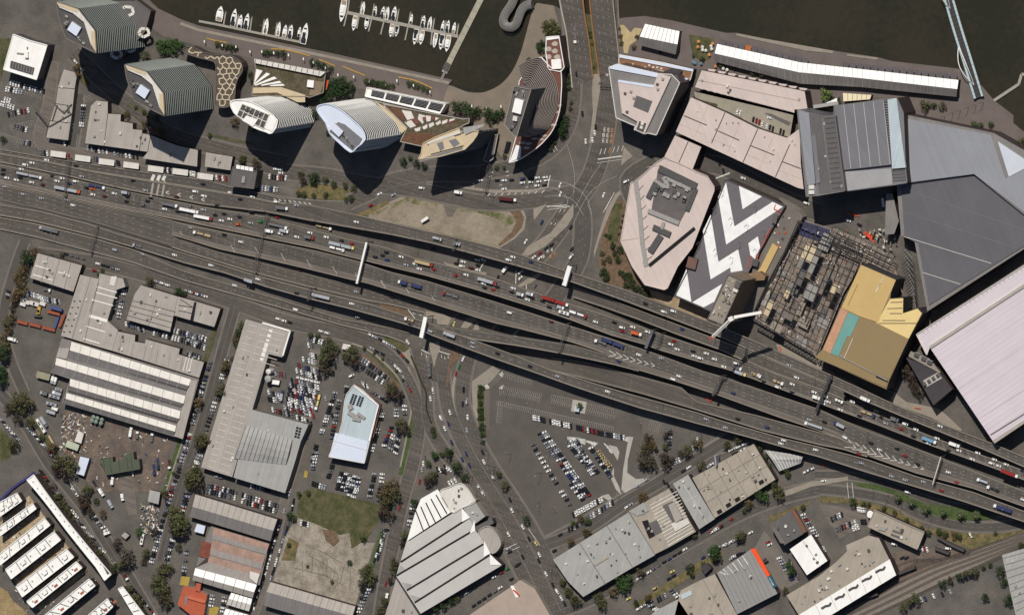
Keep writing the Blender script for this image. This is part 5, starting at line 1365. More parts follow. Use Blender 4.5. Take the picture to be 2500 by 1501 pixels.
# ---- industrial district south of the motorway
k = B('workshop','square grey flat-roofed workshop with skylight strips behind street trees',[(92,618),(200,648),(179,712),(73,678)],8,R_GREY,W_MAROON)
for q in ([(118,625),(100,690)],[(146,633),(128,697)],[(173,640),(157,705)]): k.seam(q,0.5,0.3,R_MID)
for q in ([(86,648),(120,658)],[(80,670),(128,684)],[(142,664),(165,671)]): k.seam(q,0.9,0.2,SKYL,'skylight')
k.units(9,rnd)
k = B('workshop','large irregular grey factory roof with pale skylight bars',[(196,671),(241,681),(243,668),(300,680),(306,700),(285,707),(262,783),(288,806),(274,856),(238,846),(149,819)],8.5,R_GREY,W_GREY)
for q in ([(222,676),(176,826)],[(241,682),(205,838)],[(241,690),(219,760)]): k.seam(q,0.5,0.3,R_MID)
for q in ([(235,700),(285,714)],[(235,714),(286,728)],[(230,733),(276,746)],[(210,796),(256,810)],[(203,826),(243,838)]): k.seam(q,0.9,0.2,SKYL,'skylight')
k.sheet('skylight',C('K1',[(930,795),(1115,848),(1105,878),(920,825)]),SKYL,0.3)
k.sheet('lean_to_roof',C('K1',[(1150,400),(1210,400),(1180,500),(1130,490)]),R_WHITE2,0.5)
for i in range(12): k.box('roof_vent',181 + (i % 2) * 14 + (i // 2) * -5,735 + (i // 2) * 15,4,2,0.8,0.3,SEAM)
k.units(8,rnd)
k = B('workshop','plain grey flat roof with dark cross joints beside the car rows',[(344,696),(434,724),(415,810),(309,780),(328,719)],8,R_GREY,W_MAROON)
for t in (0.25,0.45,0.65,0.85): k.seam([(329 - 20 * t,719 + 60 * t),(432 - 17 * t,745 + 65 * t)],0.4,0.3)
k.seam([(382,735),(362,795)],0.4,0.3,R_MID); k.units(9,rnd)
k = B('workshop','grey roof with a black roof truss and a long white vehicle parked on top',[(434,724),(475,735),(538,754),(523,798),(474,784),(425,770)],7.5,R_GREY,W_MAROON)
k.sheet('light_well',[(474,737),(480,738),(472,784),(464,781)],BLACKM,0.2); k.units(3,rnd)
for q in ([(440,730),(470,750)],[(470,750),(436,745)],[(436,758),(468,765)]): k.seam(q,0.4,0.5,SEAM,'truss')
k = B('workshop','stepped grey flat-roofed factory wing along the sawtooth sheds',[(288,809),(330,818),(329,834),(354,838),(356,828),(439,851),(436,865),(498,884),(486,922),(274,856)],8,R_GREY,W_MAROON)
for x in (290,320,350,380,410,440): k.seam([(x + 6,830 + (x - 290) * 0.27),(x,860 + (x - 290) * 0.29)],0.3,0.25,R_MID)
for x in (455,462,470): k.seam([(x,872),(x - 8,905)],0.6,0.25,SKYL,'skylight')
k.units(8,rnd)

def saw(name,label,outline,h,bands,wall,wmat,gmat,cat='factory',ribs=10,rise=2.6):
    """sawtooth roof: each band is (top-left, top-right, ridge-left, ridge-right, valley-left, valley-right) in pixels"""
    bd = B(name,label,outline,h,R_MID,wall,cat=cat)
    for (a,c_,r0,r1,v0,v1) in bands:
        A,C_ = P(*a,h + 0.3),P(*c_,h + 0.3)
        G0,G1 = P(*r0,h + rise),P(*r1,h + rise)
        V0,V1 = P(*v0,h + 0.3),P(*v1,h + 0.3)
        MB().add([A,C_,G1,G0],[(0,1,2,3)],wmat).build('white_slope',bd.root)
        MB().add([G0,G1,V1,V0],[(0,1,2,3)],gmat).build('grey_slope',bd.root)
        MB().add([A,G0,V0],[(0,1,2)],wall).build('gable_end',bd.root); MB().add([C_,G1,V1],[(0,1,2)],wall).build('gable_end',bd.root)
        for j in range(1,ribs):
            t = j / ribs; up = Vector((0,0,0.2))
            b = MB(); b.bar(A.lerp(C_,t) + up,G0.lerp(G1,t) + up,0.3,0.15,R_MID); b.bar(G0.lerp(G1,t) + up,V0.lerp(V1,t) + up,0.25,0.15,LSEAM); b.build('roof_rib',bd.root)
    return bd
q2 = lambda *p: C('K2',p)
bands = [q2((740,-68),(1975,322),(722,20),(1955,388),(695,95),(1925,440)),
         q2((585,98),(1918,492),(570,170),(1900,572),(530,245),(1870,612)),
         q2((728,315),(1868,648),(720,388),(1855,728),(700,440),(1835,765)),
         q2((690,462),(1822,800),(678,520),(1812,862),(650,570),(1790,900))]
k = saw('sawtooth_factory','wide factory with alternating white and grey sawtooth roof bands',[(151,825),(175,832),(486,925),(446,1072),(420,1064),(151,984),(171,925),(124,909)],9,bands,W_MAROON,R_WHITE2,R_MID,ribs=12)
k.sheet('roof_annex',q2((610,0),(720,0),(690,110),(585,90)),R_GREY,0.8)
k.sheet('end_strip',q2((1970,330),(2042,335),(1892,938),(1802,908)),R_GREY,0.9)
for q in (q2((1295,240),(1930,430)),q2((1240,415),(1875,600)),q2((705,440),(1830,765)),q2((660,545),(1790,880))): k.seam(q,1.1,0.3,SEAM,'gutter',0.6)
k = B('warehouse','long L-shaped warehouse with regular pale skylight bars',[(600,779),(709,810),(689,872),(656,864),(606,1034),(567,1164),(491,1140)],9,R_GREY,W_GREY,rim=None)
k.seam([(635,790),(527,1152)],0.4,0.3,LSEAM,'ridge')
for j in range(24):
    t = j / 23; x,y = 632 - 104 * t,800 + 345 * t
    k.seam([(x - 26 + 4 * t,y - 8),(x - 4,y - 2)],0.55,0.2,LSEAM,'skylight')
    if t < 0.22 or t > 0.28: k.seam([(x + 5,y + 1),(x + (62 if t < 0.22 else 30),y + (18 if t < 0.22 else 9))],0.55,0.2,LSEAM,'skylight')
for j,s in enumerate((8,9,7,15,16,14,9)):
    (x,y),= C('K4',[(822 - j * 14,225 + j * 45)]); k.box('skylight',x,y,9,s * 0.7,0.3,0.27,SKYL)
k.seam([(640,788),(708,808),(690,868)],1.4,1.0,R_WHITE,'white_fascia'); k.units(9,rnd)
k = B('warehouse','grey warehouse section with ribbed curved roof and corner solar panels',[(616,1000),(753,1036),(734,1078),(722,1120),(696,1203),(570,1165),(604,1034)],10,R_GREY2,W_GREY)
vault = [C('K4',[(590,1125),(1030,1258),(968,1500),(480,1440)])][0]
for j in range(12):
    t = j / 11
    a = (vault[0][0] + (vault[1][0] - vault[0][0]) * t,vault[0][1] + (vault[1][1] - vault[0][1]) * t); c_ = (vault[3][0] + (vault[2][0] - vault[3][0]) * t,vault[3][1] + (vault[2][1] - vault[3][1]) * t)
    zz = [0.4,2.0,2.6,2.0,0.4]
    b = MB(); up = Vector((0,0,0.3)); qs = [P(a[0] + (c_[0] - a[0]) * i / 4,a[1] + (c_[1] - a[1]) * i / 4,10 + zz[i]) + up for i in range(5)]
    for g0,g1 in zip(qs,qs[1:]): b.bar(g0,g1,0.5,0.25,R_DARK)
    b.build('roof_rib',k.root)
b = MB()
for i in range(4):
    def vp(s,t):
        a = (vault[0][0] + (vault[1][0] - vault[0][0]) * t,vault[0][1] + (vault[1][1] - vault[0][1]) * t); c_ = (vault[3][0] + (vault[2][0] - vault[3][0]) * t,vault[3][1] + (vault[2][1] - vault[3][1]) * t)
        return (a[0] + (c_[0] - a[0]) * s,a[1] + (c_[1] - a[1]) * s)
    b.add([P(*vp(i / 4,0),10 + zz[i]),P(*vp(i / 4,1),10 + zz[i]),P(*vp((i + 1) / 4,1),10 + zz[i + 1]),P(*vp((i + 1) / 4,0),10 + zz[i + 1])],[(0,1,2,3)],R_GREY2)
b.build('vault_roof',k.root)
for i in range(4):
    for j in range(2):
        x,y = 726 + j * 7 - i * 1.5,1044 + i * 7 + j * 2; k.box('solar_panel',x,y,6,5,0.3,0.27,SOLAR)
k.units(4,rnd)
k = B('showroom','pale blue-green roofed showroom with ducts and solar panels inside a car yard',[(865,939),(886,952),(924,988),(915,1030),(890,1130),(803,1114),(829,1055),(836,1030),(842,980),(847,962)],9,R_PALEB,W_GREY,rim=R_WHITE2)
k.sheet('lower_roof',C('K4',[(1440,1195),(1752,1282),(1715,1482),(1382,1422)]),R_BLUEW,0.7); k.seam(C('K4',[(1420,1270),(1740,1360)]),0.4,0.3,LSEAM,dz=0.7)
for i in range(5):
    for j in range(4):
        (x,y),= C('K4',[(1612 + j * 26 + (12 if j > 1 else 0) - i * 7,835 + i * 19 + j * 9)]); k.box('solar_panel',x,y,5.5,4,0.4,0.3,SOLAR)
for q,w_ in (([(1560,1000),(1660,1060)],3.5),([(1600,1060),(1680,1075)],3),([(1650,1010),(1720,1060)],2.5),([(1560,960),(1600,940)],5)): k.seam(C('K4',q),w_,1.5,METAL,'duct')
k.seam(C('K4',[(1620,750),(1850,935),(1760,1270)]),1.0,1.0,R_WHITE,'fascia'); k.seam(C('K4',[(1640,735),(1870,925),(1800,1240)]),0.8,0.4,REDP,'red_trim',-1.0)
gable('shed','long grey gabled shed with dark ribs beside parked cars',C('K5',[(162,222),(580,350)]),C('K5',[(146,285),(560,408)]),C('K5',[(130,335),(545,462)]),8,10.5,R_GREY,R_MID,W_DARK,ribs=14)
rb = [C('K5',p) for p in ([(255,390),(540,476),(248,425),(530,505),(246,450),(524,530)],[(248,455),(520,535),(240,500),(508,575),(232,530),(500,605)],[(232,535),(498,608),(225,570),(490,640),(160,598),(470,680)])]
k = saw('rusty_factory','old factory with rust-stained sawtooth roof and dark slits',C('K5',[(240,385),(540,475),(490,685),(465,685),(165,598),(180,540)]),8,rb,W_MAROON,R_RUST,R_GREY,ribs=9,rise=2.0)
k.sheet('rust_roof',C('K5',[(195,460),(245,475),(230,550),(180,540)]),mat('deep_rust',(120,70,56),0.9,0.25,0.3),1.0)
k.sheet('pale_patch',C('K5',[(440,615),(490,630),(475,680),(440,650)]),R_WHITE2,2.4)
k = gable('shed','white ribbed shed roof joined to the rusty factory',C('K5',[(162,596),(476,684)]),C('K5',[(152,635),(462,722)]),C('K5',[(145,660),(455,752)]),8,10,R_WHITE,R_GREY,W_DARK,ribs=6,ribm=SEAM)
k = B('house','terracotta tiled house with hipped wings at the street corner',C('K5',[(100,690),(160,700),(222,735),(205,838),(140,841),(70,785)]),6,R_TERRA,W_CONC)
k.sheet('roof_wing',C('K5',[(165,675),(190,680),(185,720),(160,715)]),R_TERRA,1.2); k.sheet('roof_ridge',C('K5',[(125,740),(215,765),(210,780),(120,755)]),mat('terracotta_light',(190,104,76),0.8,0.1,0.3),1.4); k.sheet('light_well',C('K5',[(110,740),(122,742),(115,790),(105,785)]),R_MID,0.3)
gable('shed','small white ribbed shed beside the terracotta house',C('K5',[(345,724),(452,755)]),C('K5',[(332,755),(445,785)]),C('K5',[(320,785),(435,820)]),6,8,R_WHITE,R_WHITE2,W_GREY,ribs=5,ribm=SEAM)
gable('shed','white shed with ribbed roof below the small ribbed shed',C('K5',[(318,806),(432,838)]),C('K5',[(305,835),(420,862)]),C('K5',[(298,855),(410,885)]),6,8,R_WHITE,R_WHITE2,W_GREY,ribs=5,ribm=SEAM)
gable('shed','long grey gabled shed below the weedy vacant slab',C('K5',[(545,670),(980,795)]),C('K5',[(525,720),(965,845)]),C('K5',[(510,790),(940,915)]),8,10.5,R_GREY,R_MID,W_MAROON,ribs=13)
k = B('shed','small blue-white water shed beside dark tanks',C('K5',[(170,372),(213,385),(203,425),(155,412)]),5,R_BLUEW,W_GREY,cat='shed')
k = B('market_hall','big pale zigzag roof with black valley gutters at the main junction',[(1127,1238),(1146,1262),(1158,1291),(1170,1305),(1184,1329),(1198,1353),(1225,1379),(1027,1497),(967,1405),(993,1319),(1000,1319)],10,mat('roof_pale_grey',(184,180,173),0.65,0.06,0.08),W_DARK)
for (a,c_) in (((978,1371),(1145,1263)),((968,1404),(1157,1293)),((993,1440),(1180,1327)),((1012,1470),(1195,1354))):
    k.seam([a,c_],1.5,0.5,BLACKM,'valley_gutter')
for q in ([(1127,1239),(1147,1263),(1128,1273)],[(1158,1268),(1160,1295),(1147,1302)],[(1182,1320),(1197,1350),(1181,1358)],[(1196,1353),(1224,1378),(1197,1378)]): k.sheet('white_hip',q,R_WHITE,0.6)
for q in ([(967,1406),(978,1378),(990,1390)],[(980,1420),(994,1442),(1005,1425)],[(1000,1450),(1014,1472),(1026,1458)]): k.sheet('grey_hip',q,R_GREY2,0.4)
k = B('market_annex','white ribbed annex roof joined to the zigzag-roofed hall',C('K6',[(345,310),(372,245),(458,196),(528,312),(300,462)]),10,R_WHITE,W_GREY)
for j in range(5):
    t = (j + 0.5) / 5; k.seam(C('K6',[(462 - 130 * t,215 + 100 * t),(520 - 150 * t,310 + 110 * t)]),1.0,0.4,BLACKM,'gutter')
k = B('market_annex','flat cream roof with rounded corner north of the zigzag-roofed hall',smooth_poly(C('K6',[(470,212),(520,185),(575,166),(610,190),(640,235),(650,262),(585,290),(530,312)]),3),10,R_WHITE2,W_CONC,rim=R_WHITE2); k.units(6,rnd)
k = B('market_annex','grey flat roof between the cream and zigzag roofs',C('K6',[(588,290),(648,258),(700,335),(640,380)]),10,R_GREY2,W_CONC); k.units(2,rnd)
k = B('market_annex','round-ended grey roof at the corner of the zigzag-roofed hall',smooth_poly(C('K6',[(668,412),(722,384),(765,430),(782,480),(740,525),(700,470)]),3),9,R_GREY,W_CONC,rim=R_GREY)
B('loading_bay','dark steel canopy between two market roofs',C('K6',[(640,392),(735,345),(745,370),(660,415)]),8,R_DARK,W_DARK,cat='canopy')
k = B('warehouse','grey flat roof wedge beside the zigzag-roofed hall and side street',[(967,1412),(1022,1500),(1030,1530),(930,1530),(950,1470)],8,R_GREY,W_GREY); k.units(3,rnd)
k = B('warehouse','pinkish beige flat roof with red rooftop signs at the junction corner',C('K6',[(840,690),(880,660),(955,705),(1050,870),(560,880)]),8,mat('roof_pink_beige',(164,148,134),0.75,0.1,0.08),W_CONC)
for j in range(5): k.seam(C('K6',[(700 + j * 45,770 - j * 22),(770 + j * 45,870 - j * 20)]),0.4,0.25,R_GREY)
k.sheet('white_strip',C('K6',[(830,690),(845,688),(872,745),(858,750)]),R_WHITE,0.4)
for j in range(3): k.box('red_sign',850 + (850 + j * 10) / 2.096,1100 + (715 + j * 10) / 2.096,8,2.5,1.2,0.6,ORANGEB)
k = B('warehouse','broad pale grey flat roof with many vents along the avenue',[(1350,1365),(1485,1281),(1535,1250),(1599,1354),(1542,1386),(1424,1456),(1386,1418)],9,R_GREY2,W_DARK)
for q in ([(1415,1325),(1478,1425)],[(1482,1283),(1545,1385)]): k.seam(q,0.7,0.4,R_MID)
k.sheet('vent_strip',C('L1',[(360,495),(455,435),(462,450),(370,505)]),R_BEIGE,0.8); k.units(30,rnd,-0.55,2.5,6)
k = B('workshop','patchwork roof with skylight bars and open courtyards',[(1535,1247),(1570,1227),(1633,1192),(1660,1232),(1699,1297),(1635,1334),(1599,1352)],8,R_BEIGE,W_DARK)
for j in range(14):
    t = j / 13
    k.seam(C('L1',[(740 + 130 * t,95 + 270 * t),(930 + 110 * t,-5 + 270 * t)]),0.6,0.25,SKYL if j % 2 else R_WHITE2,'skylight')
for q in ([(830,95),(900,60),(950,190),(900,210)],[(735,215),(790,190),(830,270),(780,295)]): k.sheet('sunken_roof',C('L1',q),R_DARK,0.5)
k.sheet('raised_roof',C('L1',[(870,90),(910,70),(970,180),(920,210)]),R_GREY,2.0); k.sheet('pale_roof',C('L1',[(890,220),(1000,180),(1015,215),(920,270)]),R_WHITE2,1.0); k.sheet('grey_roof',C('L1',[(610,135),(700,70),(735,130),(660,165)]),R_GREY2,0.8); k.sheet('courtyard',C('L1',[(690,200),(730,190),(780,300),(740,320)]),BLACKM,0.2); k.units(8,rnd)
k = B('warehouse','narrow light grey roof between patchwork and beige roofs',[(1643,1180),(1680,1158),(1745,1266),(1707,1291)],9,R_GREY2,W_DARK); k.seam([(1662,1170),(1726,1278)],0.4,0.3,LSEAM); k.seam([(1672,1225),(1700,1210)],0.4,0.3,LSEAM); k.units(6,rnd)
k = B('warehouse','long beige warehouse roof with cross seams near the outer viaduct',[(1690,1166),(1840,1083),(1893,1170),(1745,1264)],9,R_BEIGE,W_DARK)
for t in (0.18,0.36,0.54,0.72,0.88): k.seam([(1690 + 150 * t,1166 - 83 * t),(1745 + 148 * t,1264 - 94 * t)],0.4,0.3,R_MID)
for t in (0.3,0.62): k.seam([(1690 + 55 * t,1166 + 98 * t),(1840 + 53 * t,1083 + 87 * t)],0.4,0.25,R_MID)
for x,y in ((1768,1270),(1790,1254),(1812,1240),(1870,1198)): k.box('loading_awning',x - 12,y - 22,12,8,1.0,-0.55,BLACKM)
k.units(22,rnd,-0.55,2.5,6)
gable('shed','white striped shed tucked under the edge of the outer viaduct',[(1866,1098),(1960,1112)],[(1885,1122),(1958,1120)],[(1902,1150),(1955,1130)],6,8,R_GREY2,R_GREY2,W_GREY,ribs=9,ribm=R_WHITE)
k = B('hardware_store','grey ribbed roof with bright orange fascia and teal sign panel',[(1750,1398),(1833,1340),(1875,1405),(1898,1448),(1800,1498)],9,mat('roof_store_grey',(140,138,134),0.7,0.08),W_DARK)
for j in range(9):
    t = j / 9; k.seam([(1760 + 80 * t,1392 - 50 * t),(1806 + 86 * t,1490 - 45 * t)],0.3,0.25,R_MID)
for q in ([(1757,1395),(1772,1402)],[(1766,1388),(1778,1402)],[(1776,1381),(1790,1398)],[(1788,1373),(1802,1392)],[(1800,1364),(1814,1384)],[(1812,1356),(1826,1377)]): k.seam(q,0.6,0.2,SKYL,'skylight')
k.sheet('orange_fascia',[(1832,1340),(1843,1337),(1880,1403),(1873,1408)],mat('orange_sign',(232,84,42),0.6,0.05),0.9)
sg = k.sheet('teal_sign',[(1873,1408),(1881,1404),(1896,1430),(1888,1434)],mat('teal_sign',(44,96,112),0.6,0.05),0.9)
k.units(5,rnd)
k = B('workshop','beige flat roof with pale strips beside the orange-trimmed store',[(1662,1440),(1700,1420),(1745,1400),(1800,1500),(1790,1530),(1640,1530)],8,R_BEIGE,W_DARK); k.seam([(1715,1412),(1775,1515)],0.4,0.3,R_MID); k.sheet('pale_roof',[(1660,1452),(1685,1440),(1690,1450),(1666,1462)],R_PALEB,0.5); k.units(8,rnd)
k = B('workshop','grey roof with solar rows at the bottom edge of the avenue block',[(1560,1530),(1600,1490),(1655,1462),(1700,1530)],8,R_GREY2,W_DARK); k.units(4,rnd)
k = B('kiosk','small dark hip-roofed kiosk beside the avenue trees',C('L1',[(1090,510),(1130,485),(1165,520),(1120,565)]),5,R_BLACK,W_DARK)
k = B('office_block','dark grey roofed office with timber screen and corner terrace',[(1930,1245),(1958,1296),(1962,1302),(1915,1330),(1880,1280)],14,R_DARK,W_MAROON,wins=3.6); k.sheet('screen',[(1930,1244),(1938,1240),(1970,1296),(1961,1301)],mat('timber_screen',(118,84,66),0.8,0.2,0.5),0.8); k.units(4,rnd); k.sheet('terrace',[(1880,1282),(1896,1292),(1918,1326),(1905,1325)],CONC_D,0.4)
k = B('warehouse','bright white square warehouse roof beside a dark office',[(1928,1340),(1980,1304),(2020,1368),(1970,1403)],9,R_WHITE,W_DARK); k.seam([(1960,1320),(2003,1382)],0.4,0.25,R_GREY); k.units(4,rnd,-0.6)
k = B('rail_depot','beige depot roof with ducts beside the railway',[(1920,1452),(2000,1405),(2040,1372),(2068,1345),(2065,1330),(2121,1306),(2146,1313),(2172,1366),(1950,1500)],10,R_BEIGE,W_DARK); k.units(22,rnd,-0.55,3,8)
k = B('rail_depot','long bright white depot roof with curved ducts beside the tracks',[(2172,1364),(2188,1403),(2010,1512),(1950,1500)],12,R_WHITE,W_DARK)
for j in range(5):
    x,y = 2015 + j * 33,1478 - j * 22; k.seam([(x - 10,y + 6),(x,y),(x + 10,y - 2),(x + 13,y - 8)],1.6,1.2,METAL_D,'duct')
for j in range(1,6): k.seam([(1955 + 36 * j,1500 - 23 * j),(1972 + 36 * j,1530 - 21 * j)],0.3,0.2,R_GREY)
k = B('office_block','beige flat-roofed office with plant units beside the palm median',[(2136,1244),(2257,1298),(2240,1340),(2119,1284)],9,R_BEIGE,W_DARK,rim=R_BEIGE)
k.sheet('plant_pad',C('L3',[(350,320),(390,330),(385,350),(345,340)]),METAL,1.2); k.sheet('roof_slot',C('L3',[(430,340),(490,360),(488,372),(428,352)]),R_DARK,0.4); k.sheet('roof_slot',C('L3',[(420,362),(480,385),(478,397),(418,374)]),R_DARK,0.4); k.units(8,rnd,0.4); B('canopy_roof','small round white canopy at the end of the beige office',smooth_poly(C('L3',[(280,245),(295,228),(315,240),(305,270),(285,268)]),2),5,R_WHITE,W_GREY,cat='canopy')
k = B('warehouse','pale ribbed warehouse roof beside the railway embankment',[(2446,1354),(2520,1332),(2520,1530),(2482,1510)],10,R_GREY2,W_DARK)
for j in range(9): k.seam([(2449 + j * 4,1362 + j * 16),(2520,1342 + j * 16)],0.6,0.3,R_MID)
k.units(5,rnd)

# townhouses at the south-west corner
k = B('apartment_block','long narrow white-roofed apartment block curving beside the tree-lined street',smooth_line([(83,1158),(105,1190),(140,1238),(180,1290),(250,1375)],3) + [(272,1401),(256,1416),(235,1383)] + smooth_line([(235,1383),(165,1296),(125,1243),(95,1205),(66,1171)],3)[1:],15,R_WHITE,W_DARK,rim=R_WHITE)
for j in range(16):
    t = j / 15; k.box('roof_vent',80 + 165 * t,1176 + 200 * t + rnd.uniform(-3,3),3,2,0.7,0.9,METAL)
k.sheet('terrace',[(250,1378),(258,1384),(268,1398),(262,1402)],METAL_D,0.3)
rows = [([(0,1225),(42,1203),(54,1222),(0,1260)],'nearest the dark railings'),([(0,1285),(80,1228),(89,1241),(0,1308)],''),([(0,1351),(109,1264),(123,1281),(0,1379)],''),([(14,1389),(132,1297),(149,1317),(28,1412)],''),([(40,1431),(163,1339),(181,1359),(55,1456)],''),([(66,1467),(187,1370),(201,1385),(80,1482)],''),([(96,1512),(218,1412),(233,1429),(128,1515)],''),([(205,1510),(263,1460),(276,1480),(245,1510)],'')]
for i,(q,_) in enumerate(rows):
    k = B('townhouse_row',ORD[i] + ' white-roofed townhouse row along the curving apartment block counted from the blue fence',q,10,R_WHITE,W_DARK,cat='townhouses',rim=R_WHITE,group='white townhouse rows beside the curving block')
    n = 5
    for j in range(1,n):
        t = j / n
        k.seam([(q[0][0] + (q[1][0] - q[0][0]) * t,q[0][1] + (q[1][1] - q[0][1]) * t),(q[3][0] + (q[2][0] - q[3][0]) * t,q[3][1] + (q[2][1] - q[3][1]) * t)],0.35,0.7,METAL_D,'party_wall')
    for j in range(n):
        t = (j + 0.5) / n; x = q[0][0] + (q[1][0] - q[0][0]) * t + (q[3][0] - q[0][0]) * 0.5; y = q[0][1] + (q[1][1] - q[0][1]) * t + (q[3][1] - q[0][1]) * 0.5
        if j % 2 == i % 2: k.box('stair_room',x,y,12,9,1.5,-0.66,METAL_D,R_WHITE)
        elif i > 4: k.box('roof_terrace',x + 3,y + 3,11,6,0.2,-0.66,R_TERRA,mat('timber_terrace',(158,98,78)))
        k.box('roof_unit',x - 6,y + 2,3,3,0.8,-0.66,METAL)
k = B('townhouse_row','short row of white roofs across the lane from the curving block',[(289,1436),(300,1431),(362,1512),(335,1512)],9,R_WHITE,W_DARK,cat='townhouses',rim=R_WHITE)
for j in range(1,5): k.seam([(289 + 11 * j,1436 + 19 * j),(300 + 13 * j,1431 + 19 * j)],0.5,0.6,METAL_D,'party_wall')
# yard sheds, tanks, containers
k = B('shed','dark green shed with ribbed roof in the middle of the truck yard',C('K2',[(1015,1150),(1165,1125),(1170,1175),(1265,1155),(1262,1110),(1380,1072),(1390,1150),(1440,1152),(1450,1250),(1100,1312),(1062,1220)]),7,R_GREEN,W_DARK,cat='shed')
for x in (1065,1135,1225,1310,1355): k.seam(C('K2',[(x,1130),(x + 18,1280)]),0.5,0.25,R_BLACK)
B('shed','pale blue shed behind a large street tree',C('K2',[(830,1118),(925,1140),(868,1320),(790,1292)]),6,R_BLUEW,W_GREY,cat='shed')
B('shed','pale green lean-to shed in the yard beside stacked timber',C('K2',[(700,950),(822,1000),(800,1062),(672,1015)]),5,mat('pale_green_roof',(176,182,158)),W_GREY,cat='shed')
B('shed','low white shed with rust-red end in the yard',C('K2',[(810,850),(868,880),(840,985),(772,960)]),5,R_WHITE2,W_GREY,cat='shed')
B('shed','olive-roofed open shed with white panel beside the sawtooth factory',C('K2',[(385,232),(525,268),(505,335),(372,300)]),5,mat('olive_roof',(140,136,112)),W_DARK,cat='shed')
B('shed','grey gabled store among stacked metal in the yard',C('K3',[(1545,190),(1655,215),(1635,340),(1525,310)]),6,R_GREY2,W_DARK,cat='shed')
B('shed','small grey gatehouse in the truck yard lane',C('K3',[(1290,625),(1335,660),(1295,700),(1252,662)]),4,R_GREY,W_DARK,cat='shed')
TANK = mat('tank_green',(120,132,118),0.6,0.1)
for u,v in ((965,710),(1005,722),(1052,738),(950,748),(990,760),(1042,775)):
    (x,y),= C('K2',[(u,v)]); p = P(x,y,5)
    r_ = empty('storage_tank',(p.x,p.y,0),'round pale green storage tank beside the sawtooth factory','tank','green storage tanks behind the factory')
    b = MB(); b.cyl((p.x,p.y,0),1.9,1.9,5,TANK,16); b.build('drum',r_); b = MB(); b.cyl((p.x,p.y,5),1.9,0.2,0.7,TANK,16); b.build('lid',r_)
CONTM = {'r': mat('container_red',(146,80,60),0.7,0.12,0.4),'b': mat('container_blue',(76,84,122),0.7,0.1,0.4)}
def container(c,u,v,l,ang,kcol,z=0.0,label=''):
    (x,y),= C(c,[(u,v)]); h_ = 2.7
    p = P(x,y,z + h_); d = P(x + math.cos(ang),y + math.sin(ang),z + h_) - p; an = math.atan2(d.y,d.x)
    r_ = empty('shipping_container',(p.x,p.y,z),label,'container','containers round the forklift yard')
    L_ = l * 0.385
    b = MB(); b.box((p.x,p.y,z),L_,2.6,h_,an,CONTM[kcol]); b.build('body',r_)
    b = MB()
    for kk in range(-3,4):
        b.bar((p.x + math.cos(an) * L_ * kk / 7 - math.sin(an) * -1.2,p.y + math.sin(an) * L_ * kk / 7 + math.cos(an) * -1.2,z + h_ + 0.05),(p.x + math.cos(an) * L_ * kk / 7 - math.sin(an) * 1.2,p.y + math.sin(an) * L_ * kk / 7 + math.cos(an) * 1.2,z + h_ + 0.05),0.15,0.1,CONTM[kcol])
    b.build('roof_rib',r_)
container('K1',575,735,33,0.26,'b',2.7,'blue container stacked on top of red ones in the forklift yard'); container('K1',555,780,33,0.26,'r',0,'red container beside the stacked blue one in the forklift yard')
container('K1',640,860,33,1.95,'r',0,'red container standing end-on along the factory wall'); container('K1',580,880,28,1.9,'b',0,'blue container end-on beside the red one near the factory wall')
container('K1',230,880,28,0.26,'r',0,'short faded red container at the street end of the yard row'); container('K1',360,908,30,0.26,'r',0,'middle red container in the row along the lower yard edge'); container('K1',505,945,33,0.26,'r',0,'long red container at the factory end of the yard row')
for u,v in ((240,640),(275,670),(235,690),(330,680),(370,690),(440,685)):
    (x,y),= C('K1',[(u,v)])
    r_ = empty('portable_cabin',P(x,y),'white portable cabin stacked with others at the forklift yard fence','cabin','white portable cabins in the forklift yard')
    p = P(x,y,3); b = MB(); b.box((p.x,p.y,0),5.5,3.0,3,-0.3,R_WHITE); b.build('body',r_); b = MB(); b.box((p.x,p.y,3.0),5.7,3.2,0.12,-0.3,R_WHITE2); b.build('roof',r_)
for u,v,r in ((800,612,6.5),(795,680,8)):
    (x,y),= C('K4',[(u,v)]); p = P(x,y,9)
    r_ = empty('storage_tank',(p.x,p.y,0),'white ring-roofed tank in the used-car yard' if r < 7 else 'larger pale grey tank in the used-car yard','tank')
    b = MB(); b.cyl((p.x,p.y,0),r * 0.38,r * 0.38,9,R_WHITE2 if r < 7 else METAL,20); b.build('drum',r_); b = MB(); b.cyl((p.x,p.y,9),r * 0.38,0.3,0.8,R_WHITE2 if r < 7 else R_GREY2,20); b.build('roof',r_)
k = B('shed','small white box shed beside the tanks in the used-car yard',C('K4',[(840,690),(910,700),(900,740),(832,730)]),4,R_WHITE,W_GREY,cat='shed')
k = B('pavilion','white louvred pavilion roof at the corner of the car yard',C('K4',[(1515,345),(1595,360),(1560,410),(1500,395)]),4,R_WHITE2,W_GREY)
k = B('pay_booth','pale pay booth on the planted island of the empty car park',C('K8',[(230,85),(255,88),(250,122),(225,118)]),4,R_PALEB,W_GREY)
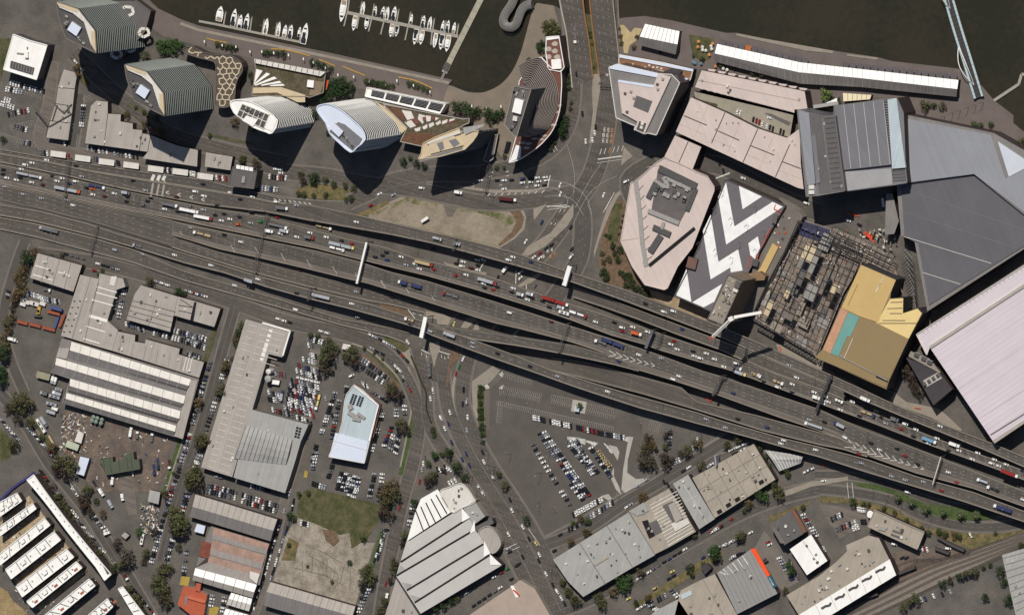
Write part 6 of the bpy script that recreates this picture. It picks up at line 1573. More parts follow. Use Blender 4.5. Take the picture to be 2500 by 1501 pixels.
# sign strokes on the teal panel and the billboard by the beige warehouse
b = MB()
for j in range(9):
    t = 0.12 + j * 0.085
    x,y = 1876.5 + 14 * t,1406.5 + 25.5 * t
    s = 1.2 if j < 6 else 2.6
    b.bar(P(x - s * 0.5,y + s * 0.35,10.2),P(x + s * 0.5,y - s * 0.35,10.2),0.35,0.1,R_WHITE)
    if j % 2: b.bar(P(x,y,10.2),P(x + 0.9,y + 1.6,10.2),0.3,0.1,R_WHITE)
b.build('lettering',sg)
bb = empty('billboard',P(1752,1138),'tall grey billboard standing over parked cars beside the beige warehouse','billboard')
A,D_ = P(1760,1108),P(1762,1133)
MB().add([(A.x,A.y,5),(D_.x,D_.y,5),(D_.x,D_.y,14),(A.x,A.y,14),(A.x - 1.2,A.y,5),(D_.x - 1.2,D_.y,5),(D_.x - 1.2,D_.y,14),(A.x - 1.2,A.y,14)],[(0,1,2,3),(5,4,7,6),(3,2,6,7),(0,3,7,4),(1,5,6,2)],mat('billboard_face',(150,148,156),0.6,0.15,0.4)).build('panel',bb)
for q in (A,D_):
    b = MB(); b.box((q.x - 0.6,q.y,0),0.5,0.5,13.5,0,METAL_D); b.build('post',bb)
B_ = MB(); B_.bar((A.x,A.y,14.2),(A.x + 10,A.y + 3.5,14.2),0.5,0.4,METAL); B_.build('side_arm',bb)

# ================================================================ FOOTBRIDGES, PONTOONS AND BOATS
HOOP = mat('hoop_steel',(142,138,133),0.5,0.12,0.6)
HOOPD = mat('bridge_deck_dark',(66,62,60),0.8,0.1)
wb = empty('footbridge',P(1240,50),'snake-shaped footbridge wrapped in a grey hoop cage over the river','footbridge')
wq = smooth_line([(1264,-40),(1259,-12),(1250,12),(1236,33),(1230,50),(1235,63),(1248,67),(1260,60),(1267,45),(1274,26),(1286,14),(1302,11)],8)
b = MB()
wl = [P(x,y,3.0) for x,y in wq]
for a,c_ in zip(wl,wl[1:]): b.bar(a,c_ + (c_ - a) * 0.2,6.4,0.6,HOOPD)
b.build('deck',wb)
steps = walk(wq,2.6)
ring = []
for (p,d) in steps:
    c_ = P(p[0],p[1],3.0); e = P(p[0] + d[0],p[1] + d[1],3.0) - c_; e.normalize()
    s = Vector((-e.y,e.x,0))
    ring.append([c_ + s * (4.1 * math.cos(a)) + Vector((0,0,3.6 * math.sin(a) + 0.4)) for a in [math.pi * j / 8 for j in range(9)]])
for r_ in ring:
    b = MB()
    for a,c_ in zip(r_,r_[1:]): b.bar(a,c_,0.42,0.3,HOOP)
    b.build('hoop',wb)
b = MB()
for r0,r1 in zip(ring,ring[1:]):
    for j in range(1,8): b.bar(r0[j],r1[j],0.28,0.2,HOOP)
b.build('lattice_straps',wb,kind='stuff')

sb_ = empty('footbridge',P(2350,110),'slim footbridge with pale glass canopies and two white arch loops','footbridge')
sq = smooth_line([(2305,-40),(2318,5),(2340,80),(2362,150),(2389,238)],8)
PGL = mat('pale_glass',(172,190,192),0.3,0.1,0.5)
def offs(q,o):
    r = []
    for i,p in enumerate(q):
        a = q[max(i - 1,0)]; c_ = q[min(i + 1,len(q) - 1)]; dx,dy = c_[0] - a[0],c_[1] - a[1]; l = math.hypot(dx,dy)
        r.append((p[0] - dy / l * o,p[1] + dx / l * o))
    return r
for nm,o,w_,z_,m_ in (('deck',0,8.6,3.0,HOOPD),('canopy',-9.5,2.0,4.2,PGL),('canopy',9.5,2.0,4.2,PGL),('rail',-12.5,0.3,4.4,METAL_D),('rail',12.5,0.3,4.4,METAL_D)):
    b = MB(); q = [P(x,y,z_) for x,y in offs(sq,o)]
    for a,c_ in zip(q,q[1:]): b.bar(a,c_ + (c_ - a) * 0.05,w_,0.5,m_)
    b.build(nm,sb_)
def loop(c0,c1,hgt,wd):
    A,D_ = P(*c0,3.2),P(*c1,3.2); d = (D_ - A); s = Vector((-d.y,d.x,0)).normalized()
    for sg_ in (-1,1):
        b = MB(); pr = None
        for j in range(15):
            t = j / 14; p = A.lerp(D_,t) + s * (sg_ * wd * math.sin(math.pi * t) * 0.9) + Vector((0,0,hgt * math.sin(math.pi * t)))
            if pr is not None: b.bar(pr,p,0.55,0.5,R_WHITE)
            pr = p
        b.build('arch',sb_)
loop((2340,113),(2378,208),9,3.6); loop((2300,-60),(2320,22),9,3.6)

PONT = mat('pontoon',(152,146,134),0.8,0.12,0.4)
def pontoon(label,q,w_,z_=-0.9):
    r_ = empty('pontoon',P(q[0][0],q[0][1],z_),label,'pontoon')
    b = MB(); pts = [P(x,y,z_) for x,y in q]
    for a,c_ in zip(pts,pts[1:]): b.bar(a,c_,w_,0.5,PONT)
    b.build('walkway',r_)
    return r_
def finger(r_,a,c_,z_=-0.95):
    b = MB(); b.bar(P(*a,z_),P(*c_,z_),1.3,0.45,PONT); b.build('finger',r_)
    p = P(*c_,z_); b = MB(); b.cyl((p.x,p.y,-3),0.25,0.25,4.6,METAL_D,6); b.build('pile',r_)
p1 = pontoon('pale mooring pontoon along the promenade with boats bow-out',C('A2',[(150,222),(330,255),(1205,440)]),2.1)
for u,v,u2,v2 in ((405,265,430,120),(540,290,560,150),(680,320,700,175),(805,345,830,200),(940,372,962,235),(1070,400,1092,262),(1195,425,1212,320)): finger(p1,C('A2',[(u,v)])[0],C('A2',[(u2,v2)])[0])
p2 = pontoon('marina pontoon with fingers on both sides meeting the wide pale jetty',C('A8',[(195,132),(330,160),(1350,380)]),3.0)
for u,v,u2,v2 in ((205,130,225,-20),(200,140,168,275),(335,155,355,15),(325,165,300,300),(460,185,484,42),(455,195,422,330),(590,215,608,72),(582,222,548,360),(712,240,736,95),(705,248,675,385),(838,265,860,122),(832,272,800,420),(960,290,982,162),(955,300,930,450),(1085,320,1106,190),(1080,330,1068,470),(1210,345,1225,215),(1215,350,1198,500),(1335,370,1355,245)): finger(p2,C('A8',[(u,v)])[0],C('A8',[(u2,v2)])[0])
p3 = empty('jetty',P(1130,90),'wide pale concrete jetty running diagonally out over the river','jetty')
jq = C('A8',[(1640,-120),(1582,0),(1300,560),(1225,715)])
ln = walk(jq,21)
for (p,d) in ln:
    a,c_ = P(p[0],p[1],-0.6),P(p[0] + d[0] * 20.4,p[1] + d[1] * 20.4,-0.6)
    b = MB(); b.bar(a,c_,5.4,0.7,mat('jetty_concrete',(160,154,136),0.85,0.12,0.2)); b.build('deck_section',p3)
b = MB(); b.bar(P(*C('A8',[(1240,690)])[0],-0.3),P(*C('A8',[(1160,860)])[0],0.45),2.4,0.3,R_MID); b.build('gangway',p3)
b = MB(); b.box(tuple(P(*C('A8',[(1232,690)])[0],-0.55)),7,5,1.2,1.1,METAL_D); b.build('float_block',p3)
p4 = pontoon('small jetty with angled gangway beyond the footbridge landing',[(2425,247),(2487,206),(2494,182),(2530,182)],2.6,-0.3)

HULLW = mat('hull_white',(232,230,224),0.35,0.05,0.5,spec=0.5)
DECKT = mat('boat_teak',(150,132,108),0.7,0.12,0.6)
DGLS = mat('boat_glass',(26,28,32),0.15,0.05,spec=0.5)
CANV = mat('boat_canvas',(40,42,52),0.8,0.1)
def boat(c,u,v,Lc,down,sail=False,wide=0.30,big=False,idx=0):
    ox,oy,s = CR[c]; x,y = ox + u / s,oy + v / s; L_ = Lc / s * 0.385
    dx,dy = (0.17,-1.0) if not down else (-0.17,1.0)
    p = P(x,y,-1.2); d = P(x + dx,y + dy,-1.2) - p; an = math.atan2(d.y,d.x)
    kind = 'sailing yacht' if sail else 'motor boat'
    where = ('moored along the promenade pontoon' if c == 'A2' else ('moored bow-down on the lower side of the marina pontoon' if down else 'moored bow-up on the upper side of the marina pontoon'))
    lab = BL.get((c,u)) or ('white %s %s' % (kind,where))
    r_ = empty('sailing_yacht' if sail else 'motor_boat',(p.x,p.y,WZ),lab,'boat','boats ' + where,an)
    w_ = L_ * wide
    def loc(b): return b
    # hull in local coordinates, bow along +x
    b = MB(); st = [(-0.5,0.42),(-0.2,0.5),(0.1,0.47),(0.3,0.32),(0.43,0.13),(0.5,0.01)]
    top = [(L_ * a,w_ * h_) for a,h_ in st]
    pts = [(a,h_) for a,h_ in top] + [(a,-h_) for a,h_ in reversed(top)]
    fb = 0.9 + L_ * 0.03
    n = len(pts)
    vs = [(a,h_ * 0.75,-0.2) for a,h_ in pts] + [(a,h_,fb) for a,h_ in pts]
    b.add(vs,[(i,(i + 1) % n,n + (i + 1) % n,n + i) for i in range(n)],HULLW); b.poly([(a,h_,fb) for a,h_ in pts],HULLW)
    o = b.build('hull'); o.parent = r_
    def bx(nm,x0,x1,hw0,hw1,z0,z1,m):
        b = MB(); q = [(L_ * x0,-w_ * hw0),(L_ * x1,-w_ * hw1),(L_ * x1,w_ * hw1),(L_ * x0,w_ * hw0)]
        b.prism(q,z0,z1,m,m); o = b.build(nm); o.parent = r_
    if sail:
        bx('cabin',-0.12,0.22,0.24,0.14,fb,fb + 0.6,HULLW); bx('cockpit',-0.44,-0.16,0.28,0.28,fb,fb + 0.12,DECKT); bx('hatch',0.24,0.3,0.08,0.06,fb,fb + 0.2,DGLS)
        b = MB(); b.cyl((L_ * 0.08,0,fb),0.16,0.1,L_ * 1.15,METAL,6); o = b.build('mast'); o.parent = r_
        b = MB(); b.bar((L_ * 0.08,0,fb + 1.8),(-L_ * 0.36,0,fb + 1.8),0.45,0.35,CANV if idx % 2 else HULLW); o = b.build('boom'); o.parent = r_
        b = MB()
        for e in ((L_ * 0.49,0),(-L_ * 0.49,0)): b.bar((L_ * 0.08,0,fb + L_ * 1.12),(e[0],e[1],fb),0.07,0.07,METAL_D)
        b.bar((L_ * 0.08,-w_ * 0.4,fb + L_ * 0.6),(L_ * 0.08,w_ * 0.4,fb + L_ * 0.6),0.12,0.1,METAL); o = b.build('rigging'); o.parent = r_
    else:
        bx('cabin',-0.25,0.2,0.36,0.3,fb,fb + 1.0,HULLW); bx('windscreen',0.12,0.27,0.31,0.2,fb,fb + 0.85,DGLS)
        bx('cockpit',-0.47,-0.26,0.36,0.36,fb,fb + 0.15,DECKT if idx % 3 else DGLS)
        bx('flybridge',-0.2,0.06,0.24,0.22,fb + 1.0,fb + 1.7,HULLW if idx % 2 else CANV)
        if idx % 2 == 0: bx('sun_cover',-0.42,-0.2,0.34,0.34,fb + 1.3,fb + 1.42,CANV)
BL = {('A2',372): 'broad white catamaran cruiser moored at the end of the promenade pontoon',('A2',1250): 'largest white motor yacht at the jetty end of the promenade pontoon',('A8',160): 'largest white motor yacht moored bow-down at the end of the marina pontoon',('A8',405): 'small wooden-decked boat on the lower side of the marina pontoon',
      ('A2',1195): 'smallest white runabout moored beside the largest yacht on the promenade pontoon'}
bi = 0
for (u,v,L_,sl,w_) in ((372,145,155,0,0.5),(518,185,180,0,.34),(582,225,140,0,.36),(650,225,165,0,.34),(850,275,165,1,.32),(980,302,145,1,.3),(1045,325,130,0,.38),(1105,330,140,0,.36),(1195,332,100,0,.36),(1252,350,215,0,.32)):
    bi += 1; boat('A2',u,v,L_,False,bool(sl),w_,idx=bi)
for (u,v,L_,dn,sl,w_) in ((160,115,230,1,0,.3),(370,85,130,0,1,.32),(280,245,150,1,0,.36),(495,115,100,0,0,.38),(405,250,112,1,0,.42),(575,130,120,0,0,.36),(622,140,135,0,1,.3),(692,140,140,0,0,.38),(663,320,132,1,0,.38),(718,325,112,1,0,.38),(870,200,105,0,0,.3),(995,225,120,0,0,.36),(1062,240,130,0,1,.34),(912,385,160,1,0,.34),(975,392,145,1,0,.36),(1114,425,150,1,1,.32),(1195,270,112,0,0,.3),(1247,275,125,0,0,.32),(1312,290,112,0,0,.34),(1182,440,155,1,0,.36),(1245,455,165,1,0,.36)):
    bi += 1; boat('A8',u,v,L_,bool(dn),bool(sl),w_,idx=bi)
# ================================================================ TREES
LEAF_M = {}
def leaf_mat():
    m = bpy.data.materials.new('leaves'); m.use_nodes = True
    nt = m.node_tree; b = nt.nodes['Principled BSDF']; L = nt.links.new
    b.inputs['Roughness'].default_value = 0.75; b.inputs['Specular IOR Level'].default_value = 0.2
    oi = nt.nodes.new('ShaderNodeObjectInfo'); geo = nt.nodes.new('ShaderNodeNewGeometry')
    n = nt.nodes.new('ShaderNodeTexNoise'); n.inputs['Scale'].default_value = 0.55; n.inputs['Detail'].default_value = 3
    L(geo.outputs['Position'],n.inputs['Vector'])
    ad = nt.nodes.new('ShaderNodeMath'); ad.operation = 'MULTIPLY_ADD'; ad.inputs[1].default_value = 0.7
    L(geo.outputs['Random Per Island'],ad.inputs[0]); L(n.outputs['Fac'],ad.inputs[2])
    mr = nt.nodes.new('ShaderNodeMapRange'); mr.inputs['From Min'].default_value = 0.3; mr.inputs['From Max'].default_value = 1.2; mr.inputs['To Min'].default_value = 0.5; mr.inputs['To Max'].default_value = 1.55
    L(ad.outputs[0],mr.inputs['Value'])
    mx = nt.nodes.new('ShaderNodeVectorMath'); mx.operation = 'SCALE'
    L(oi.outputs['Color'],mx.inputs[0]); L(mr.outputs[0],mx.inputs['Scale']); L(mx.outputs[0],b.inputs['Base Color'])
    return m
LEAVES = leaf_mat()
BARK = mat('bark',(84,72,60),0.9,0.2,0.8)
def crown_mesh(seed,nclump,nleaf,flat=0.75):
    """leaf quads grouped in clumps through the crown's volume; radius 1, base at z = 0.55"""
    r = random.Random(seed); b = MB()
    cl = []
    for _ in range(nclump):
        while True:
            p = Vector((r.uniform(-1,1),r.uniform(-1,1),r.uniform(-0.6,1)))
            if 0.25 < p.length < 0.88: break
        cl.append((p,r.uniform(0.2,0.42)))
    for p,rad in cl:
        for _ in range(nleaf):
            q = Vector((r.gauss(0,1),r.gauss(0,1),r.gauss(0,1)))
            q = q.normalized() * rad * r.uniform(0.55,1.05)
            c = p + q
            nrm = (q.normalized() + Vector((r.uniform(-.7,.7),r.uniform(-.7,.7),r.uniform(-.2,.9)))).normalized()
            t = nrm.orthogonal().normalized(); t.rotate(Matrix.Rotation(r.uniform(0,6.28),3,nrm)); s = nrm.cross(t)
            a = r.uniform(0.06,0.12)
            c = Vector((c.x,c.y,0.55 + (c.z + 0.6) * flat))
            b.add([c + t * a,c + s * a * 0.6,c - t * a,c - s * a * 0.6],[(0,1,2,3)],LEAVES)
    return b.mesh('crown')
CROWNS = [crown_mesh(i + 1,26,26) for i in range(5)]
def trunk_mesh():
    b = MB(); b.cyl((0,0,0),0.09,0.06,0.75,BARK,8,False)
    for i in range(5):
        a = i * 1.2566; b.bar((0,0,0.6),(0.45 * math.cos(a),0.45 * math.sin(a),1.15),0.05,0.05,BARK)
    return b.mesh('trunk')
TRUNK = trunk_mesh()
TC = {'g': (62,84,44),'d': (52,68,40),'o': (82,82,54),'b': (96,82,58),'y': (92,104,52),'p': (74,64,54)}
TD = {'g': 'green','d': 'dark green','o': 'olive','b': 'brownish','y': 'bright green','p': 'dusky'}
tr_n = 0
TREES = []
def tree(*a,**k): TREES.append((a,k))
def plant(x,y,r,c='o',where='',z=0.0,low=False):
    global tr_n
    rr = random.Random(tr_n * 7 + 3); tr_n += 1
    rad = r * 0.39 * rr.uniform(0.95,1.3)
    size = 'small' if r < 9 else ('large' if r > 17 else 'medium')
    hgt = rad * (1.0 if low else 1.25)
    p = P(x,y,z + hgt * 0.95)
    lab = '%s %s %s %s' % (size,TD[c],'shrub' if low else 'tree',where)
    o = empty('shrub' if low else 'tree',(p.x,p.y,z),lab,'shrub' if low else 'tree',('shrubs ' if low else 'trees ') + where,rr.uniform(0,6.28))
    o.scale = (rad,rad * rr.uniform(0.85,1.1),hgt)
    k = bpy.data.objects.new('crown',CROWNS[tr_n % 5]); COL.objects.link(k); k.parent = o
    j = [rr.uniform(0.82,1.2) for _ in range(3)]; v = rr.uniform(0.85,1.15)
    k.color = tuple(lin(TC[c][i]) * (0.6 * v + 0.4 * j[i]) for i in range(3)) + (1,)
    if low: k.location = (0,0,-0.45)
    t = bpy.data.objects.new('trunk',TRUNK); COL.objects.link(t); t.parent = o
    return o
def T(c,lst,where,low=False):
    ox,oy,s = CR[c]
    for e in lst:
        u,v,r = e[:3]; tree(ox + u / s,oy + v / s,r,e[3] if len(e) > 3 else 'o',where,low=low)
T('A2',[(340,455,7,'d'),(385,468,7,'d'),(430,485,7,'d'),(480,488,8,'d'),(528,495,7,'d'),(825,545,7,'d'),(862,545,8,'d'),(905,545,6,'d'),(960,550,8,'d'),(1022,556,8,'d'),(1320,640,8,'d'),(1385,662,8,'d'),(1440,682,8,'d'),(1512,715,8,'d'),(1880,838,7,'d'),(1940,850,8,'d'),(1992,862,8,'d'),(2055,872,8,'d')],'clipped in a row along the promenade')
T('A8',[(410,842,7,'d'),(470,852,7,'d'),(522,866,7,'d'),(572,880,7,'d'),(622,886,7,'d'),(668,892,7,'d'),(838,862,7,'d'),(880,872,7,'d'),(930,892,7,'d'),(982,908,7,'d'),(1030,928,7,'d')],'clipped in a row along the promenade')
T('A2',[(1560,865,17,'d'),(1640,850,17,'d'),(1700,900,14,'d'),(1640,940,17,'d'),(1570,940,15,'d'),(1500,1000,12,'d'),(1440,1040,11,'d'),(1480,950,9,'d'),(1350,1180,10,'d')],'massed between the pergola podium and the leaf-roofed tower')
T('A8',[(1330,1105,13,'d'),(1400,1110,13,'d'),(1460,1140,13,'d'),(1520,1175,13,'d'),(1560,1140,11,'d'),(1650,1170,13,'d'),(1720,1180,12,'d'),(1680,1225,12,'d'),(1780,1170,10,'d'),(1740,1220,10,'d')],'massed at the edge of the curved plaza')
T('A0',[(1660,465,14,'g'),(1730,450,14,'g'),(1800,450,14,'g'),(1860,470,11,'g'),(1700,520,13,'g'),(1770,515,13,'g')],'massed behind the green-grey tower')
T('A0',[(1500,575,11,'o'),(790,700,9,'b'),(800,770,9,'b'),(1405,1110,5,'y'),(1490,1160,6,'y'),(1615,1220,7,'y'),(1310,1180,8,'b'),(1500,1290,10,'b'),(1650,1360,10,'b'),(30,1440,8,'d')],'along the street below the riverside towers')
T('A2',[(520,1260,9,'b'),(260,1400,6,'g'),(715,1350,5,'g'),(700,820,9,'o'),(680,760,7,'o'),(1490,1370,7,'o'),(1560,1400,7,'o')],'on the street beside the white leaf-roofed tower')
T('A3',[(355,1030,10,'d'),(495,1050,9,'d'),(570,1075,9,'d'),(430,1000,6,'o'),(1325,1100,6,'o'),(1400,1100,5,'o'),(1405,980,6,'o')],'on the kerb below the sail-shaped block')
T('A4',[(560,260,11,'o'),(620,250,12,'o'),(650,300,13,'o'),(580,330,12,'o'),(640,360,11,'o'),(490,470,9,'d'),(525,440,8,'d'),(500,510,8,'d'),(385,625,7,'o')],'grouped beside the patterned podium')
T('A4',[(795,790,6,'o'),(795,850,6,'o'),(800,910,6,'o'),(822,1062,5,'o'),(815,1120,5,'o'),(770,1230,9,'d'),(750,1290,12,'d'),(740,1350,11,'d'),(730,1405,8,'d')],'beside the curving road under the striped terraces')
T('E6',[(660,880,7,'o'),(650,930,6,'o'),(700,830,6,'o')],'beside the curving road under the striped terraces')
T('A4',[(1010,340,5,'g'),(1020,380,5,'g'),(1035,450,5,'y'),(1060,700,4,'o'),(1320,300,4,'b'),(1330,380,5,'b'),(1340,450,5,'b'),(1470,490,6,'b'),(1500,380,5,'o'),(1750,540,6,'o')],'between the bridge decks and wharf shed',low=True)
T('B1',[(480,610,7,'y'),(390,580,4,'g'),(680,680,6,'o'),(815,700,6,'o'),(1010,755,7,'o'),(1105,770,7,'o'),(1265,800,7,'o'),(1320,810,5,'o'),(1550,850,6,'b')],'planted along the lane behind the wharf shed')
T('B1',[(1765,980,14,'y')],'standing alone beside the cafe')
T('B2',[(1092,1090,12,'o'),(1185,1090,7,'o'),(1272,1095,9,'o'),(1600,1285,8,'p'),(1665,1300,8,'p'),(1775,1285,7,'p'),(2090,1470,9,'o')],'on the paved square by the slim footbridge')
T('F6',[(600,20,10,'d'),(650,85,9,'d'),(620,110,7,'d'),(810,30,9,'d'),(860,70,9,'d'),(930,110,8,'d'),(880,180,9,'d'),(960,170,9,'d'),(1030,220,9,'d'),(1080,255,8,'d'),(1130,285,7,'d'),(990,230,8,'d'),(920,60,8,'d')],'on the mulched bank below the faceted store',True)
T('B5',[(190,1270,9,'d'),(265,1310,9,'d'),(80,1350,8,'o'),(150,1410,9,'o'),(240,1410,10,'d'),(90,1440,8,'o'),(160,1180,5,'d'),(120,1165,5,'d'),(210,1350,7,'d'),(300,960,4,'p'),(290,1020,4,'p'),(275,1080,4,'p'),(255,1150,4,'p')],'on the mulched bank below the faceted store',True)
T('K1',[(275,205,20,'d'),(360,145,13,'b'),(240,320,14,'b'),(205,380,13,'b'),(190,430,12,'b'),(215,540,14,'b'),(180,590,15,'b'),(150,640,13,'b'),(125,720,9,'b'),(110,830,13,'b'),(70,880,14,'b'),(80,960,13,'b'),(25,1060,15,'b'),(50,1120,14,'o'),(30,1200,16,'d'),(15,1400,12,'d')],'lining the side street west of the forklift yard')
T('K1',[(1550,450,10,'b'),(1840,550,12,'d'),(1890,580,9,'d'),(640,180,6,'b'),(1020,380,6,'d'),(1060,340,6,'o'),(540,185,4,'b'),(870,300,4,'b')],'on the verge of the motorway frontage road')
T('K2',[(30,60,17,'d'),(12,220,12,'d'),(15,330,16,'d'),(200,510,15,'o'),(270,560,18,'o'),(160,580,17,'o'),(90,620,12,'p'),(180,720,15,'p'),(240,640,13,'o'),(310,770,12,'o'),(430,920,8,'b'),(140,985,13,'o'),(540,1020,13,'b'),(600,1180,17,'o'),(690,1160,18,'o'),(740,1220,16,'o'),(580,1250,14,'p'),(660,1290,14,'p')],'lining the diagonal street past the truck yard')
T('K2',[(2075,930,15,'o'),(2060,990,14,'p'),(2000,1310,17,'o'),(2040,1270,13,'o'),(2050,560,13,'b'),(1960,1390,13,'o'),(1840,1150,4,'g'),(1795,1290,5,'g')],'on the verge of the straight side street')
T('K3',[(900,190,15,'o'),(860,280,14,'p'),(870,350,12,'p'),(940,420,10,'p'),(990,300,8,'b'),(1060,430,9,'b'),(1210,740,13,'p'),(1310,890,19,'p'),(1250,960,12,'o')],'lining the diagonal street past the truck yard')
T('K3',[(450,120,9,'o'),(540,170,9,'p'),(600,260,11,'o'),(640,340,11,'o'),(700,420,12,'o'),(740,490,10,'o'),(890,680,10,'o'),(950,750,11,'o'),(1010,840,11,'o'),(1050,880,10,'o'),(1180,980,11,'o'),(1340,1210,9,'o'),(1400,1300,10,'o'),(1440,1360,9,'o')],'between the diagonal street and the white curving block')
T('K3',[(1800,430,16,'o'),(1850,520,19,'o'),(1820,590,16,'p'),(1880,650,13,'p'),(1680,1010,15,'o'),(1640,1090,17,'o'),(1620,1180,17,'o'),(1680,1220,17,'o'),(1670,1300,14,'p'),(1720,1390,10,'o'),(1500,840,11,'o'),(1700,230,11,'o'),(1440,620,9,'g'),(1590,620,11,'p'),(1480,930,9,'b'),(1840,780,10,'o'),(1990,60,17,'o'),(1950,130,14,'o')],'on the verge of the straight side street')
T('K4',[(1380,340,14,'o'),(1420,400,14,'o'),(1350,400,14,'o'),(1330,470,15,'o'),(1390,480,14,'p'),(1310,545,13,'o'),(1350,590,12,'p'),(1270,270,7,'d'),(1200,260,7,'d')],'massed between the used-car yard and the lane')
T('K4',[(1590,440,18,'o'),(1620,500,16,'p'),(1550,480,14,'o'),(1980,770,18,'o'),(2030,830,16,'p'),(1950,830,14,'p'),(2060,1110,14,'o'),(2110,1160,12,'p'),(1715,390,5,'d'),(1810,435,4,'d'),(1890,490,4,'d'),(2020,605,4,'d'),(2085,690,4,'d')],'round the pale blue-green showroom yard')
T('K4',[(350,790,15,'o'),(185,1260,17,'o'),(150,1310,12,'p'),(400,550,12,'b'),(380,600,9,'o'),(545,170,10,'o'),(515,240,9,'d'),(485,300,10,'b'),(500,350,8,'b'),(460,490,7,'g')],'beside the long L-shaped warehouse')
T('K5',[(155,130,17,'o'),(175,165,14,'p'),(60,330,16,'o'),(85,380,18,'o'),(60,410,14,'p'),(30,600,12,'o'),(20,760,14,'o')],'on the verge of the straight side street')
T('K5',[(645,330,9,'d'),(665,345,8,'d'),(690,220,7,'d'),(740,215,6,'g'),(1020,450,9,'d'),(860,670,5,'o'),(640,480,6,'g'),(950,570,7,'y'),(735,590,4,'o')],'growing on the vacant grass and slab')
T('K5',[(1040,600,12,'o'),(1050,650,14,'o'),(1010,680,10,'p'),(1130,200,16,'b'),(1140,260,15,'o'),(1120,320,13,'p')],'along the wide street beside the vacant lot')
T('K6',[(220,180,16,'b'),(190,230,17,'b'),(240,220,14,'o'),(180,310,14,'p'),(210,330,11,'p'),(80,620,13,'o'),(100,650,12,'o'),(340,270,9,'d'),(290,430,11,'o'),(275,465,10,'p'),(235,570,11,'o'),(230,610,11,'o'),(215,660,9,'p'),(185,770,11,'o'),(170,815,11,'o')],'along the wide street beside the vacant lot')
T('K6',[(430,125,15,'o'),(410,150,11,'p'),(555,80,12,'d'),(595,140,12,'d'),(510,8,11,'d'),(410,65,8,'d'),(440,20,9,'g'),(480,15,7,'g')],'grouped beside the small car park north of the zigzag roof')
T('K6',[(770,120,8,'d'),(803,175,10,'o'),(913,350,11,'d'),(450,805,9,'d'),(490,790,9,'d'),(530,770,9,'d'),(560,755,7,'d'),(650,235,6,'o'),(1095,670,8,'o'),(1125,715,9,'o'),(1150,770,8,'o')],'on the kerbs of the main junction')
T('K7',[(492,215,8,'d'),(490,255,8,'d'),(492,295,8,'d'),(490,335,8,'d'),(492,372,8,'d'),(497,425,9,'d'),(500,465,8,'d'),(505,505,6,'d'),(235,440,7,'d'),(240,470,6,'g'),(330,560,7,'g'),(250,580,7,'g')],'in the hedge bed beside the empty car park',True)
T('K8',[(620,265,14,'p'),(650,300,14,'b'),(610,310,13,'b'),(600,370,15,'p'),(635,395,14,'p'),(590,410,11,'p'),(715,365,13,'p'),(720,400,12,'p'),(750,380,9,'p'),(720,245,9,'p'),(715,310,8,'p'),(800,345,9,'p'),(835,330,11,'o'),(890,290,10,'b'),(595,585,14,'b'),(910,410,12,'o'),(1110,270,11,'o'),(1050,300,9,'o'),(260,695,9,'b'),(290,710,8,'b'),(290,770,8,'o'),(255,90,8,'g')],'between the full car park and the avenue')
T('L1',[(545,610,12,'g'),(600,595,12,'g'),(560,660,12,'g'),(590,640,11,'g'),(535,640,10,'d'),(395,720,12,'o'),(415,760,12,'o'),(235,740,12,'o'),(190,685,9,'o'),(150,615,9,'o'),(495,680,11,'b'),(650,755,9,'d'),(675,550,9,'b'),(310,275,9,'b'),(205,340,9,'b'),(225,215,8,'b'),(330,200,7,'b'),(695,40,12,'b'),(730,720,9,'b')],'round the broad pale grey warehouse')
T('L1',[(1185,400,14,'g'),(1195,440,11,'d'),(1015,520,11,'d'),(1035,570,6,'d'),(1355,310,12,'o'),(1050,300,7,'b'),(1110,490,7,'b')],'along the tree-lined avenue')
T('L2',[(305,255,12,'d'),(330,265,12,'g'),(385,215,12,'o'),(400,245,13,'o'),(440,130,8,'d'),(446,155,8,'d'),(310,30,7,'d'),(335,70,7,'d'),(355,110,7,'d'),(255,300,11,'b'),(455,595,10,'g'),(460,625,11,'g'),(85,530,13,'g'),(95,555,10,'d'),(215,455,12,'o'),(435,720,9,'o'),(765,288,10,'d'),(815,300,7,'d'),(840,300,6,'o'),(520,315,7,'b'),(900,345,5,'d'),(235,330,7,'b')],'along the tree-lined avenue')
T('L3',[(380,215,6,'b'),(440,240,6,'b'),(510,285,6,'b'),(600,330,6,'b'),(640,360,7,'d'),(700,350,8,'b'),(735,365,8,'b'),(790,370,9,'b'),(820,385,7,'b'),(1030,360,5,'b')],'on the dry bank beside the beige office')
T('L3',[(1060,580,11,'d'),(1080,645,10,'d'),(970,735,9,'d'),(1105,750,10,'d'),(905,590,10,'o'),(860,600,9,'o'),(815,615,9,'d'),(765,635,9,'o'),(720,655,9,'d'),(560,745,11,'o'),(530,765,10,'o'),(490,790,10,'o'),(1000,545,6,'g'),(960,560,6,'g'),(1180,430,8,'d')],'on the bank south of the railway tracks')
T('L4',[(310,140,12,'p'),(320,170,13,'p'),(350,200,13,'p'),(360,240,13,'p'),(385,280,12,'p'),(405,310,9,'p'),(300,120,9,'p')],'massed beside the khaki exhibition hall')
T('F2',[(700,30,9,'o'),(690,60,8,'o'),(850,60,9,'o'),(870,100,9,'p'),(1400,220,9,'o'),(1430,300,10,'p'),(1560,260,12,'d'),(1550,310,9,'d'),(1940,350,9,'o'),(1800,340,8,'o'),(2040,390,8,'o'),(1950,530,6,'o'),(2010,510,8,'o'),(1380,455,7,'d'),(1440,465,7,'d'),(1560,480,6,'o'),(1700,470,7,'o'),(1700,290,8,'d')],'on the grassy triangle beside the slip road')

